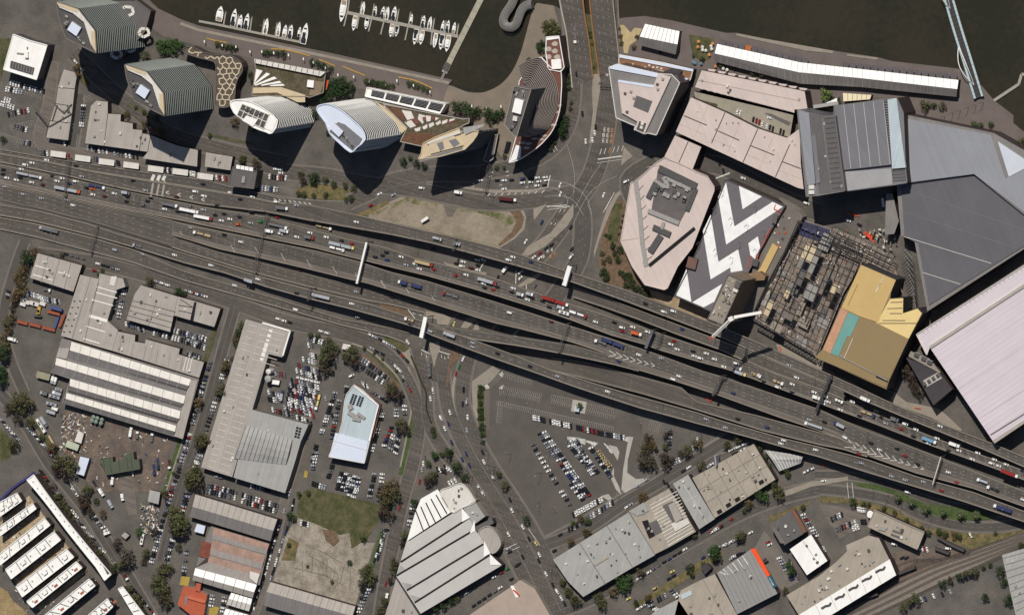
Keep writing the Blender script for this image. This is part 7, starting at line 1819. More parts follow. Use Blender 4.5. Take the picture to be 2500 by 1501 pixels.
# the 290 largest trees stand as things of their own; the smallest ones form one mass
tall = sorted([t for t in TREES if not t[1].get('low')],key=lambda t: -t[0][2])
for a,k in tall[:290] + [t for t in TREES if t[1].get('low')]: plant(*a,**k)
rest = MB(); rr = random.Random(77)
LEAF2 = mat('small_leaves',(66,74,44),0.75,0.45,0.5,2.2)
for a,k in tall[290:]:
    rad = a[2] * 0.4; p = P(a[0],a[1],rad * 1.1); rest.cyl((p.x,p.y,0),0.15,0.1,rad,BARK,6)
    for v in range(150):
        q = Vector((rr.gauss(0,1),rr.gauss(0,1),rr.gauss(0,1))).normalized() * rad * rr.uniform(0.5,1.05); c_ = Vector((p.x + q.x,p.y + q.y,rad * 1.15 + q.z * 0.8))
        n_ = (q + Vector((rr.uniform(-1,1),rr.uniform(-1,1),rr.uniform(0,1))) * rad).normalized(); t_ = n_.orthogonal().normalized(); s_ = n_.cross(t_); w_ = rad * rr.uniform(0.12,0.2)
        rest.add([c_ + t_ * w_,c_ + s_ * w_,c_ - t_ * w_,c_ - s_ * w_],[(0,1,2,3)],LEAF2)
rest.build('small_trees',label='the smallest street trees along promenade, kerbs and verges',kind='stuff')

# date palms: each frond is its own arching blade
PALM = mat('palm_frond',(74,80,52),0.7,0.15,0.8)
for u,v,r in ((808,1110,10),(948,1165,10.5),(1102,1230,12),(1275,1265,9),(1460,1290,11),(1622,1300,10)):
    (x,y),= C('F8',[(u,v)]); p = P(x,y,7.5); rad = r * 0.46
    o = empty('palm_tree',(p.x,p.y,0),'date palm with radiating fronds in the row on the grassy median','palm','date palms in a row on the median')
    b = MB(); b.cyl((p.x,p.y,0),0.45,0.35,7.0,BARK,10); b.build('trunk',o)
    rr = random.Random(u)
    for k in range(30):
        a = k * 2.399; el = 0.05 + 0.6 * rr.random(); l = rad * rr.uniform(0.8,1.1)
        b = MB(); pts = []
        for j in range(5):
            t = j / 4; rr_ = l * t * math.cos(el * (1 - t)); zz = 7.2 + l * (0.55 * math.sin(el) * math.sin(2.4 * t) - 0.25 * t * t); w_ = 0.32 * math.sin(math.pi * min(1,0.15 + t * 0.82)) + 0.05
            c_ = Vector((p.x + rr_ * math.cos(a),p.y + rr_ * math.sin(a),zz)); s = Vector((-math.sin(a),math.cos(a),0)) * w_
            pts.append((c_ - s,c_ + s))
        for (a0,a1),(b0,b1) in zip(pts,pts[1:]): b.add([a0,a1,b1,b0],[(0,1,2,3)],PALM)
        b.build('frond',o)
# ================================================================ VEHICLES
PAINT = mat('car_paint',(255,255,255),0.3,0.0,objcol=True,spec=0.5)
GLASSC = mat('car_glass',(20,22,26),0.15,0.0,spec=0.5)
TYRE = mat('tyre',(28,27,27),0.9,0.0)
CC = {'w': (232,230,224),'s': (164,166,170),'k': (40,39,42),'g': (104,104,106),'r': (142,46,40),'m': (84,38,36),'b': (52,60,96),'o': (196,92,50),'n': (52,118,60),'y': (214,196,120),'t': (176,156,118),'c': (110,150,176)}
CN = {'w': 'white','s': 'silver','k': 'black','g': 'grey','r': 'red','m': 'maroon','b': 'blue','o': 'orange','n': 'green','y': 'cream','t': 'tan','c': 'pale blue'}
CL = {k: tuple(lin(c) for c in v) + (1,) for k,v in CC.items()}
CPM = {k: mat('paint_' + CN[k].replace(' ','_'),CC[k],0.35,0.0,spec=0.5) for k in CC}

def car_geo(b,M,pm,gm,tm,van=False):
    """low-poly car: sills, bonnet, boot, glasshouse, roof, wheels; M maps local to target"""
    L_,Wd = (5.2,2.05) if van else (4.8,1.95)
    x = L_ / 2; w = Wd / 2
    def q(pts,fs,m): b.add([M(p) for p in pts],fs,m)
    # lower body with rounded-in ends
    base = [(-x,-w * .82),(-x + .35,-w),(x - .6,-w),(x,-w * .7),(x,w * .7),(x - .6,w),(-x + .35,w),(-x,w * .82)]
    n = 8
    q([(a,c,.3) for a,c in base] + [(a * .985,c * .97,.88) for a,c in base],[(i,(i + 1) % n,n + (i + 1) % n,n + i) for i in range(n)],pm)
    q([(a * .985,c * .97,.88) for a,c in base],[tuple(range(n))],pm)
    if van: c0,c1,r0,r1,zt = -x + .08,x - .75,-x + .15,x - 1.5,1.95
    else: c0,c1,r0,r1,zt = -x + .55,x - 1.15,-x + 1.15,x - 2.0,1.46
    lo = [(c0,-w * .9),(c1,-w * .9),(c1,w * .9),(c0,w * .9)]; hi = [(r0,-w * .74),(r1,-w * .74),(r1,w * .74),(r0,w * .74)]
    q([(a,c,.88) for a,c in lo] + [(a,c,zt) for a,c in hi],[(0,1,5,4),(1,2,6,5),(2,3,7,6),(3,0,4,7)],gm)
    e = 0.06
    q([(r0 - e,-w * .76,zt + .02),(r1 + e,-w * .76,zt + .02),(r1 + e,w * .76,zt + .02),(r0 - e,w * .76,zt + .02)],[(0,1,2,3)],pm)
    for sx in (-x + .95,x - .95):
        for sy in (-1,1):
            q([(sx - .32,sy * w * .99,0),(sx + .32,sy * w * .99,0),(sx + .32,sy * w * .99,.62),(sx - .32,sy * w * .99,.62),(sx - .32,sy * w * .75,0),(sx + .32,sy * w * .75,0)],[(0,1,2,3),(0,4,5,1)],tm)
I3 = lambda p: p
class Split:                                       # sends glass to a second builder
    pass
def car_meshes(van):
    body,glass = MB(),MB()
    class X:
        def add(s,v,f,m): (glass if m is GLASSC else body).add(v,f,m)
    car_geo(X(),I3,PAINT,GLASSC,TYRE,van)
    return body.mesh('body'),glass.mesh('windows')
CARM = {False: car_meshes(False),True: car_meshes(True)}

def wdir(x,y,z,dx,dy):
    p = P(x,y,z); d = P(x + dx,y + dy,z) - p
    return math.atan2(d.y,d.x)
LORRIES = []; ROADCARS = []
ncar = [0]
def car(x,y,z,dx,dy,col,where,van=False,what=None):
    p = P(x,y,z + 0.8); p.z = z
    o = empty('van' if van else 'car',p,'%s %s %s' % (CN[col],'van' if van else 'car',where),'van' if van else 'car',('vans ' if van else 'cars ') + where,wdir(x,y,z,dx,dy))
    for nm,me in zip(('body','windows'),CARM[van]):
        k = bpy.data.objects.new(nm,me); COL.objects.link(k); k.parent = o
        if nm == 'body': k.color = CL[col]
    ncar[0] += 1
    return o
def lorry(x,y,z,dx,dy,lpx,cab,box,where,kind='box',key=None):
    """truck of length lpx photo pixels, nose towards (dx, dy)"""
    L_ = lpx * 0.385; p = P(x,y,z + 2); p.z = z
    nm = {'bus': 'bus','tank': 'tanker_truck','flat': 'flatbed_truck'}.get(kind,'truck')
    lab = {'bus': '%s bus %s' % (CN[box],where),'tank': '%s tanker truck with %s cab %s' % (CN[box],CN[cab],where),'flat': 'flatbed truck with %s cab and %s load %s' % (CN[cab],CN[box],where)}.get(kind,'%s truck with %s %s %s' % (CN[cab],CN[box],'trailer' if lpx > 32 else 'box body',where))
    o = empty(nm,p,lab,'bus' if kind == 'bus' else 'truck','trucks ' + where,wdir(x,y,z,dx,dy))
    if key: LORRIES.append((key,x,y,dx,dy,(CN[cab] + '-cab ' + CN[box] + ' ' + {'tank': 'tanker','flat': 'flatbed','bus': 'bus'}.get(kind,'semi-trailer' if lpx > 40 else 'truck')) if kind != 'bus' else CN[box] + ' bus'))
    w = 1.3
    def part(n,bx,m):
        b = MB()
        for (x0,x1,y0,y1,z0,z1) in bx:
            b.prism([(x0,y0),(x1,y0),(x1,y1),(x0,y1)],z0,z1,m,m)
        k = b.build(n); k.parent = o; return k
    if kind == 'bus':
        part('body',[(-L_ / 2,L_ / 2,-w,w,.4,3.1)],CPM[box]); part('windows',[(-L_ / 2 + .3,L_ / 2 + .03,-w - .03,w + .03,1.6,2.6)],GLASSC); part('roof_pod',[(-L_ * .3,-L_ * .05,-.8,.8,3.1,3.4),(L_ * .1,L_ * .3,-.8,.8,3.1,3.3)],METAL_D)
    else:
        cl = 2.4 if L_ > 9 else 1.9
        part('cab',[(L_ / 2 - cl,L_ / 2,-w * .96,w * .96,.5,2.9)],CPM[cab]); part('windscreen',[(L_ / 2 - .1,L_ / 2 + .04,-w * .85,w * .85,1.6,2.6)],GLASSC)
        part('chassis',[(-L_ / 2,L_ / 2 - .5,-w * .8,w * .8,.4,.95)],TYRE)
        secs = [(-L_ / 2,L_ / 2 - cl - .5)]
        if lpx > 58:
            m_ = -L_ * 0.02; secs = [(-L_ / 2,m_ - .4),(m_ + .4,L_ / 2 - cl - .5)]
        for a,c_ in secs:
            if kind == 'tank':
                b = MB(); n = 10
                for i in range(n):
                    a0,a1 = math.pi * 2 * i / n,math.pi * 2 * (i + 1) / n
                    b.add([(a,1.15 * math.cos(a0),2.2 + 1.1 * math.sin(a0)),(c_,1.15 * math.cos(a0),2.2 + 1.1 * math.sin(a0)),(c_,1.15 * math.cos(a1),2.2 + 1.1 * math.sin(a1)),(a,1.15 * math.cos(a1),2.2 + 1.1 * math.sin(a1))],[(0,1,2,3)],CPM[box])
                b.poly([(c_,1.15 * math.cos(math.pi * 2 * i / n),2.2 + 1.1 * math.sin(math.pi * 2 * i / n)) for i in range(n)],CPM[box]); b.poly([(a,1.15 * math.cos(-math.pi * 2 * i / n),2.2 + 1.1 * math.sin(-math.pi * 2 * i / n)) for i in range(n)],CPM[box])
                k = b.build('tank'); k.parent = o
            elif kind == 'flat':
                part('deck',[(a,c_,-w,w,.95,1.25)],METAL_D)
                part('load',[(a + .6,a + (c_ - a) * .45,-w * .8,w * .8,1.25,2.0),(a + (c_ - a) * .55,c_ - .5,-w * .6,w * .6,1.25,1.8)],CPM[box])
            else:
                part('trailer' if L_ > 12 else 'box_body',[(a,c_,-w,w,.95,3.6)],CPM[box])
    return o
WHERE = {'C1': 'on the dark slip road beside the carports','C2': 'on the narrow viaduct past the dirt lot','C3': 'on the ground-level exit road beside the jam','C4': 'in the jammed lanes of the wide viaduct','C5L': 'on the carriageway before it splits','C5A': 'on the wide viaduct with chevron marks','C5G': 'on the exit road under the viaducts','C6': 'on the outer viaduct past the car park','C7': 'on the ramp beside the frontage road','C3B': 'on the on-ramp between two viaducts','C8': 'on the on-ramp beside the outer viaduct','C5B': 'on the elevated slip road'}
def dk(key,x):
    """slope of a carriageway in the picture at x"""
    t,b_ = EDGE.get(key,EDGE['C4'])
    return (interp(t,x + 20) + interp(b_,x + 20) - interp(t,x - 20) - interp(b_,x - 20)) / 80.0
LEFTWARD = {'C5L','C5A','C5G','C6','C7','C8','C5B'}
def V(c,key,s):
    """vehicles on a carriageway: 'u,v,colour[kind][length:box colour]' separated by blanks"""
    ox,oy,sc = CR[c]
    for e in s.split():
        q = e.split(','); x,y = ox + float(q[0]) / sc,oy + float(q[1]) / sc
        zx = interp(Z[key],x) + 0.06; sl = dk(key,x); sg_ = -1 if key in LEFTWARD else 1
        code = q[2]
        if len(q) == 3:
            ROADCARS.append((key,x,y,car(x,y,zx,sg_,sg_ * sl,code[0],WHERE[key],van=code.endswith('v'))))
        else:
            lorry(x,y,zx,sg_,sg_ * sl,float(q[3]) / sc,code[0],code[1],WHERE[key],q[4] if len(q) > 4 else 'box',key)
V('F1','C1','915,225,k')
V('F1','C2','562,152,w 385,186,w 305,208,wv 985,348,s 1605,402,k 1755,517,s 2358,530,wv 2455,583,w 2130,600,m')
V('F1','C4','40,268,k 255,263,w 35,322,k 80,367,w 195,392,w 245,367,k 380,420,w 518,452,m 630,345,k 748,372,w 688,405,w 838,437,b 915,408,wv 1045,488,k 1115,500,o 1120,568,w 1265,592,m 1378,555,w 1525,652,k 1538,597,k 1730,693,gv 1780,648,k 1823,610,k 1985,742,w 2145,773,k 2300,713,s 2450,748,s 2095,715,w')
V('F1','C4','352,338,ws,330,tank 815,508,os,330 1165,470,wb,220,flat 1520,545,gs,105 2050,690,wg,200 2285,762,ww,240')
V('F1','C5L','60,472,s 280,563,s 500,613,s 810,632,s 880,697,w')
V('F1','C6','1655,1187,sg,110,flat 2105,1297,w')
V('F1','C7','590,992,sg,250 1385,1233,sv 1725,1287,s')
V('F2','C1','225,345,k 555,445,w 820,495,w')
V('F2','C2','135,433,wv 240,488,w 675,527,k 400,600,k 1115,557,wv 1350,600,s 1180,632,wg,150 800,672,k 2075,800,w')
V('F2','C3','1125,740,r 1340,775,k 1680,860,wt,210,flat')
V('F2','C4','75,612,s 232,653,s 370,718,k 478,703,k 445,783,w 548,765,w 663,740,k 650,828,ov 800,813,s 925,795,nv 1158,940,w 1355,980,w 1515,930,w 1712,982,w 1900,1025,k 2025,1062,r 2440,1165,k 2395,1205,k 2305,1225,k 2445,1260,b')
V('F2','C4','230,745,rw,235 1130,850,wg,240,tank 1025,910,ww,100 1205,908,ws,110 1510,985,rg,120 1900,1083,ys,320 1840,1122,ww,200,flat')
V('F2','C5A','80,868,s 482,958,k 682,1040,w 215,948,wt,230,flat'); V('F2','C5G','1390,1383,m'); V('F2','C6','320,1322,w')
V('F3','C2','830,755,ss,115,tank 1070,815,ss,80 1740,975,w 1690,1010,wv 1960,1035,b')
V('F3','C3','785,878,k 1140,1033,w 1060,1053,k 1125,1085,wv 1240,1110,m 1320,1075,k 1320,1133,w 1310,1012,w 1385,1012,w')
V('F3','C4','390,972,w 215,922,k 170,958,k 80,978,k 228,1010,b 450,1070,s 610,1118,w 560,1060,w 790,1125,r 1055,1198,r 1175,1190,w 1385,1295,w 1550,1335,k 1400,1345,k 1505,1370,r 1745,1352,w 1725,1398,k 670,1050,rt,230 1430,1265,rs,230 1830,1425,ws,85 1945,1420,ws,85')
V('F3','C5A','410,1285,wb,110 575,1325,bb,135 985,1435,rg,200,flat'); V('F3','C5G','280,1458,k')
V('F4','C6','775,420,ss,110 888,402,w 1355,572,k 1650,610,ss,230 2020,698,w'); V('F4','C5G','2075,553,s'); V('F4','C7','608,478,w 1343,767,wv 2090,858,s')
V('F5','C6','745,730,sv 975,775,ss,150 1258,873,s 1258,922,s 1555,1000,k 1945,1155,k 2285,1275,s 490,595,wt,120,flat 500,650,k')
V('F5','C5A','1700,508,wv 2200,615,m')
V('F5','C4','2100,370,k 2255,370,wr,330 2180,443,k 2320,445,ws,85 2360,510,ww,130,bus 1915,352,w 1975,335,k')
V('F6','C2','1115,400,k 1340,497,wv 1455,490,wv'); V('F6','C3B','1560,710,b')
V('F6','C4','300,525,rw,230,flat 513,620,w 740,628,k 835,688,wv 838,733,r 963,682,w 1010,760,wo,130 1140,740,w 1460,850,r 1420,890,w 1497,950,w 1690,975,k 1705,1032,w 1780,1058,wv 1850,1000,w 1948,1070,w 2060,1160,w 2215,1120,wv 2225,1175,wg,110 2265,1240,ys,140 2440,1250,wt,110,flat')
V('F6','C5A','720,870,bb,290 575,868,wg,150,flat 1035,1017,w 1308,1057,s 795,1095,b 1520,1275,w 1450,1310,wv'); V('F6','C8','415,1395,k'); V('F6','C6','60,1278,s 660,1460,w')
V('F7','C2','1117,450,s'); V('F7','C3B','1210,600,w'); V('F7','C2','2040,862,ww,120')
V('F7','C4','725,570,wt,120,flat 985,655,wt,140,flat 985,715,wv 815,650,k 1157,680,w 1157,778,k 1420,775,w 1450,840,ww,90 1525,875,wv 1560,828,w 1525,912,w 1592,893,w 1720,880,ww,110,flat 1882,893,w 1735,985,w 1968,1068,k 2170,1003,k 2065,1030,bt,190,flat 2235,1080,k 2395,1103,gg,100 2285,1150,s')
V('F7','C5A','445,790,b 1365,1108,s 1415,1180,ws,220,tank 1545,1135,k 1725,1170,bs,140 1795,1320,wv 2105,1388,k 2210,1470,w'); V('F7','C8','500,1100,k 855,1200,b'); V('F7','C6','120,1100,s 350,1205,s 1055,1357,w 1020,1395,w 1440,1470,w')
V('F8','C2','1250,380,w'); V('F8','C4','850,410,r 1000,415,w 890,358,wv 975,490,k 1218,507,w 1128,557,w 1338,637,k 1445,632,w 1583,722,w 1640,658,w 1813,727,w 1785,763,wv 1855,790,w 1935,777,w 2105,837,k 1140,525,wc,150 1400,572,ww,110 1970,870,wr,180')
V('F8','C5A','535,555,k 805,613,k 888,685,r 625,627,s 410,668,r 1018,775,k 1337,857,w 1420,963,r 2110,1140,w 1690,950,ws,115,tank 1800,1030,wk,130,flat'); V('F8','C6','435,762,s 750,898,s 890,937,s 1080,955,s 1265,1045,r 1900,1232,wb,190')

SHORT = {'C1': 'slip road','C2': 'narrow viaduct','C3': 'exit road','C4': 'jam','C5L': 'unsplit carriageway','C5A': 'wide free viaduct','C5G': 'lower exit road','C6': 'outer viaduct','C7': 'frontage ramp','C3B': 'middle on-ramp','C8': 'outer on-ramp','C5B': 'slip road'}
for key,x,y,o in ROADCARS:                       # say which truck a motorway car drives near
    best = None
    for k2,lx,ly,dx,dy,ds in LORRIES:
        d = math.hypot(lx - x,ly - y)
        if k2 == key and d < 95 and (best is None or d < best[0]): best = (d,((x - lx) * dx + (y - ly) * dy) / math.hypot(dx,dy),ds)
    if best:
        rel = 'beside' if abs(best[1]) < 16 else ('ahead of' if best[1] > 0 else 'behind')
        o['label'] = '%s in the %s %s the %s' % (' '.join(o['label'].split()[:3 if o['label'].startswith('pale') else 2]),SHORT[key],rel,best[2])
def S(c,where,s):
    """street vehicles: 'u,v,dx,dy,colour[,length,kind]'"""
    ox,oy,sc = CR[c]
    for e in s.split():
        q = e.split(','); x,y = ox + float(q[0]) / sc,oy + float(q[1]) / sc; dx,dy = float(q[2]),float(q[3])
        if len(q) == 5: car(x,y,0.45,dx,dy,q[4][0],where,van=q[4].endswith('v'))
        else: lorry(x,y,0.45,dx,dy,float(q[5]) / sc,q[4][0],q[4][1],where,q[6] if len(q) > 6 else 'box')
S('F3','at the big junction beside the dirt lot','2310,112,.3,-1,w 2313,220,.3,-1,w 2090,555,.5,-.9,b 1895,790,.5,-.9,w 2450,880,.6,-.8,k 2445,970,.6,-.8,wv 2440,615,.5,-.9,k 2205,830,.7,-.6,k 2145,870,.7,-.6,k 2065,930,.7,-.6,r 2065,990,.7,-.6,w 1990,980,.7,-.6,w 1645,1125,.6,-.8,ww,80 1835,1160,.8,-.6,wv 1830,1230,.7,-.7,w 1560,1220,.5,-.9,k 2010,1320,.6,-.8,g')
S('F3','on the road above the dirt lot','640,143,1,.2,wv 1085,195,1,.2,ww,95 130,215,1,-.5,w 298,225,1,-.5,s 25,352,1,-.3,r 1680,280,1,.1,wm,215 1345,50,1,.05,w 1350,5,1,.05,r 1550,50,1,0,k 1635,52,1,0,w 1725,45,1,0,k 1860,30,1,-.1,bv 1950,28,1,-.1,k 2035,20,1,-.1,w 2130,15,1,-.1,w 1855,80,1,-.1,w 1955,72,1,-.1,w 2055,65,1,-.1,w 2145,52,1,-.1,w 2030,115,1,-.1,w 2125,110,1,-.1,k 1635,155,1,-.1,w')
S('F3','parked alone in the dirt lot','680,525,-1,.65,ww,95')
S('F5','on the multi-lane road below the viaducts','1030,648,.2,-1,y 1600,710,.5,-1,b 1140,1065,-.5,1,w 1090,1165,-.4,1,n 1055,1248,-.2,1,r 1145,1440,0,1,k 775,1445,.1,1,w 735,1200,-.05,-1,wg,150,bus 470,862,.6,1,w')
S('K7','on the multi-lane road below the viaducts','237,230,.1,1,w 223,270,.15,1,w 328,345,.3,1,w 280,375,.4,1,wv 320,407,.4,1,b 300,432,.4,1,w 337,507,.5,1,b 395,600,.5,1,b 417,570,.5,1,b 433,632,.5,1,b 422,657,.5,1,g 402,222,.05,-1,k 397,300,.05,-1,k 420,285,.05,-1,sv 424,372,-.1,-1,w 420,443,-.3,-1,s 504,560,-.5,-1,k 512,613,-.5,-1,w 560,695,-.5,-1,w 484,750,.5,1,w 505,782,.5,1,w')
S('K6','on the junction beside the zigzag roof','668,185,.4,1,w 690,218,.4,1,w 740,135,.5,1,w 828,250,.5,1,k 838,303,.5,1,w 893,388,.5,1,w 820,425,.5,1,w 925,450,.5,1,k 960,472,.5,1,y 978,530,.5,1,w 893,542,.5,1,k 975,562,.5,1,k 1012,628,.5,1,w 1047,685,.5,1,k 1070,718,.5,1,wv 1090,752,.5,1,w 1108,782,.5,1,k 1055,510,1,-.5,k 1085,428,1,-.5,k 745,645,1,-.5,w 785,622,1,-.5,r 835,655,1,-.5,k 815,603,1,-.5,n')
S('A4','on the river bridge approach','877,148,.1,1,r 880,768,.1,1,k 940,1178,.1,1,k 1078,1315,-.1,-1,k 1068,1378,-.1,-1,w 1045,1450,-.1,-1,w 975,1465,-.1,-1,w 862,350,.06,1,wg,190,flat')
S('K6','on the wide street beside the vacant lot','262,292,-.3,1,r 192,680,-.3,1,r 365,158,-.2,1,r 200,740,-.3,1,ww,24')
S('A0','on the street below the riverside towers','780,640,.8,1,w 845,715,.8,1,w 1580,1340,.9,.5,r 1535,1315,.9,.5,w')
S('L1','on the tree-lined avenue','897,543,1,-.5,y 598,728,1,-.5,y 782,655,1,-.5,tv 875,590,1,-.5,k 908,570,1,-.5,k 1300,187,1,-.5,r')
S('F8','on the road beside the palm median','918,1062,1,.3,wv 45,945,1,-.1,w')
S('B5','on the lane behind the mall','1545,572,1,.3,w 1340,500,.2,1,k 1295,420,.4,1,k 100,748,.3,-1,w 335,605,1,-.5,wv')
S('B6','in the loading court beside the steel frame','908,1040,.1,1,ww,70 605,1195,1,.3,w 700,1232,1,.4,k 245,1045,1,.4,wv')
S('L3','on the rail depot lane','885,372,.5,1,w 440,425,1,.3,wv 755,450,1,.2,wv 485,505,1,-.5,k 510,505,1,-.5,k 30,455,.5,1,w')

# parked cars: rows; the first ones are single objects, the rest one mass
MASS = MB()
PK = random.Random(11)
budget = [84]
def row(c,a,b_,n,dx,dy,where,fill=1.0,pal=None,single=0,z=0.45):
    A,D_ = C(c,[a,b_])
    for k in range(n):
        if PK.random() > fill: continue
        t = (k + 0.5) / n
        x,y = A[0] + (D_[0] - A[0]) * t + PK.uniform(-.5,.5),A[1] + (D_[1] - A[1]) * t + PK.uniform(-.5,.5)
        col = PK.choice(pal) if pal else PK.choices(('w','s','k','g','r','b'),(10,7,10,8,1,1))[0]; f = PK.choice((-1,1))
        if single and budget[0] > 0:
            budget[0] -= 1
            car(x,y,z,dx * f,dy * f,col,where)
        else:
            an = wdir(x,y,z,dx * f,dy * f); p = P(x,y,z + 0.8); ca,sa = math.cos(an),math.sin(an)
            car_geo(MASS,lambda q: (p.x + q[0] * ca - q[1] * sa,p.y + q[0] * sa + q[1] * ca,z + q[2]),CPM[col],GLASSC,TYRE)
# streets (single cars)
row('F1',(760,1275),(1040,1350),4,1,.26,'parked on the motorway frontage road',single=1); row('F1',(1150,1395),(1450,1480),5,1,.26,'parked on the motorway frontage road',single=1)
row('K1',(1590,445),(1760,500),3,1,.3,'parked on the motorway frontage road',single=1); row('K1',(1910,545),(2120,605),4,1,.3,'parked on the motorway frontage road',single=1)
row('F4',(70,555),(290,620),3,1,.28,'parked on the motorway frontage road',single=1); row('F4',(1095,870),(1310,935),3,1,.28,'parked on the motorway frontage road',single=1)
row('F4',(1610,1020),(1760,1060),2,1,.28,'parked on the motorway frontage road',single=1)
row('F5',(0,760),(330,940),6,1,.55,'parked on the bend below the outer viaduct',single=1); row('F5',(0,920),(200,1030),3,1,.6,'parked on the bend below the outer viaduct',single=1); row('F5',(210,1040),(400,1230),4,.7,.8,'parked on the bend below the outer viaduct',single=1); row('F5',(400,1250),(520,1483),3,.5,1,'parked on the bend below the outer viaduct',single=1); row('F5',(330,950),(490,1110),3,.7,.7,'parked on the bend below the outer viaduct',single=1,pal='mkr')
row('K8',(540,540),(640,470),2,1,-.6,'parked on the avenue beside the full car park',single=1); row('K8',(500,640),(540,615),2,1,-.6,'parked on the avenue beside the full car park',single=1); row('K8',(700,495),(740,520),2,.5,1,'parked on the avenue beside the full car park',single=1,pal='k'); row('K8',(800,450),(860,410),2,1,-.6,'parked on the avenue beside the full car park',single=1); row('K8',(960,775),(1030,735),3,1,-.6,'parked on the tree-lined avenue',single=1)
row('L1',(650,600),(1000,380),10,1,-.6,'parked on the tree-lined avenue',single=1); row('L1',(1080,460),(1400,290),6,1,-.55,'parked on the tree-lined avenue',single=1)
row('L2',(60,440),(130,400),3,1,-.55,'parked on the tree-lined avenue',single=1); row('L2',(90,520),(280,430),6,1,-.55,'parked on the tree-lined avenue',single=1)
row('K2',(240,760),(600,1180),15,1,.55,'parked nose-in on the diagonal street',single=1)
# masses
row('K2',(0,720),(190,950),8,1,.55,''); row('K2',(700,1390),(790,1484),4,.6,1,''); row('K2',(410,1250),(500,1380),4,1,.6,'')
row('K3',(540,150),(800,480),11,1,.7,'',.9); row('K3',(800,500),(1080,840),11,1,.5,'',.8); row('K3',(700,110),(800,250),5,.7,1,''); row('K3',(930,430),(1100,620),7,1,-.4,''); row('K3',(1340,1160),(1600,1484),11,.8,1,'')
row('K3',(1830,40),(1700,430),10,1,.35,''); row('K3',(1700,440),(1560,950),17,1,.3,''); row('K3',(1950,200),(1880,420),6,1,.35,''); row('K3',(1790,700),(1690,980),9,1,.3,'')
row('K2',(2110,350),(2070,500),5,1,.3,''); row('K2',(2040,640),(1990,790),5,1,.3,''); row('K2',(1970,870),(1830,1330),13,1,.3,''); row('K2',(2080,1090),(2010,1250),4,1,.3,'')
row('K4',(255,510),(140,840),10,1,.2,'',.9); row('K4',(110,980),(60,1120),5,1,.2,''); row('K4',(380,600),(340,720),4,1,.25,''); row('K4',(320,820),(200,1180),10,1,.25,''); row('K4',(40,1200),(0,1400),6,1,.25,''); row('K4',(420,480),(400,510),2,1,.2,''); row('K4',(150,1390),(110,1484),3,1,.25,'')
row('K1',(1580,980),(2120,1120),17,-.25,1,'',.95); row('K1',(1760,950),(2110,1040),11,-.25,1,''); row('K1',(1930,1200),(2080,1240),6,-.25,1,''); row('K1',(1290,530),(1220,840),9,1,.2,'',.9); row('K1',(1200,610),(1160,790),5,1,.25,''); row('K1',(270,570),(480,640),9,.2,1,''); row('K1',(480,640),(630,670),6,.2,1,''); row('K1',(950,330),(1000,350),1,1,.2,'',pal='r'); row('K1',(1290,890),(1500,960),8,.2,1,''); row('K1',(90,540),(80,640),3,.9,.4,'')
row('K4',(0,255),(215,310),9,-.2,1,''); row('K4',(0,320),(200,390),9,-.2,1,''); row('K4',(20,440),(150,490),6,-.2,1,'')
# used-car yard
row('K4',(1180,295),(1370,350),8,-.25,1,''); row('K4',(1060,545),(1320,630),11,.2,1,''); row('K4',(1060,600),(1310,680),11,.2,1,''); row('K4',(1190,455),(1260,470),4,.2,1,''); row('K4',(1120,490),(1260,530),5,.2,1,''); row('K4',(1170,355),(1290,385),4,.2,1,'',.8)
for i in range(3): row('K4',(1010 - i * 12,690 + i * 45),(1290 - i * 10,770 + i * 45),11,.2,1,'')
for i in range(4): row('K4',(980 - i * 12,830 + i * 42),(1240 - i * 10,900 + i * 40),11,.2,1,'')
row('K4',(1070,665),(1290,720),5,1,.25,'',pal='wwws'); row('K4',(1020,785),(1180,830),4,1,.25,'',pal='wwws'); row('K4',(960,955),(1190,1020),6,1,.25,'',pal='wwwr'); row('K4',(830,970),(1010,1025),7,.2,1,''); row('K4',(1010,1030),(1190,1090),7,.2,1,''); row('K4',(790,800),(910,850),5,.2,1,''); row('K4',(790,870),(890,890),4,.2,1,''); row('K4',(830,610),(970,650),5,.2,1,'')
# showroom yard
row('K4',(1690,490),(1950,690),11,-.6,1,''); row('K4',(1670,550),(1900,720),9,-.6,1,''); row('K4',(1440,800),(1330,1130),12,1,.2,'',.95); row('K4',(1480,870),(1400,1260),11,1,.2,'',.9); row('K4',(1550,740),(1540,850),4,1,.2,''); row('K4',(1780,800),(1930,900),5,1,.5,''); row('K4',(1890,1000),(1870,1080),3,1,.1,'')
row('K4',(1850,1150),(1780,1380),8,1,.2,''); row('K4',(2020,960),(2020,1050),3,1,.1,''); row('K4',(2100,920),(2100,1030),3,1,.1,''); row('K4',(1690,720),(1750,760),4,.5,1,''); row('K4',(1980,1130),(1900,1330),7,1,.1,''); row('K4',(2050,1180),(2010,1400),7,1,.6,''); row('K4',(1990,1200),(1960,1360),5,1,.6,''); row('K4',(1260,1300),(1220,1480),6,1,.2,''); row('K4',(1320,1160),(1300,1200),2,1,.2,'')
for i in range(4): row('K5',(900 - i * 6,110 + i * 22),(1010 - i * 5,140 + i * 22),5,1,.15,''); row('K5',(895 - i * 6,125 + i * 22),(1005 - i * 5,150 + i * 22),5,1,.15,'')
row('K5',(865,70),(840,140),6,1,.1,'',pal='kkkg'); row('K5',(780,0),(760,100),6,1,.15,''); row('K5',(1080,110),(1050,240),8,1,.15,'',pal='kgsk'); row('K5',(1120,110),(1095,260),8,1,.15,''); row('K5',(755,165),(830,190),6,-.2,1,'',pal='kkwks'); row('K5',(940,220),(980,240),2,1,.3,'',pal='w')
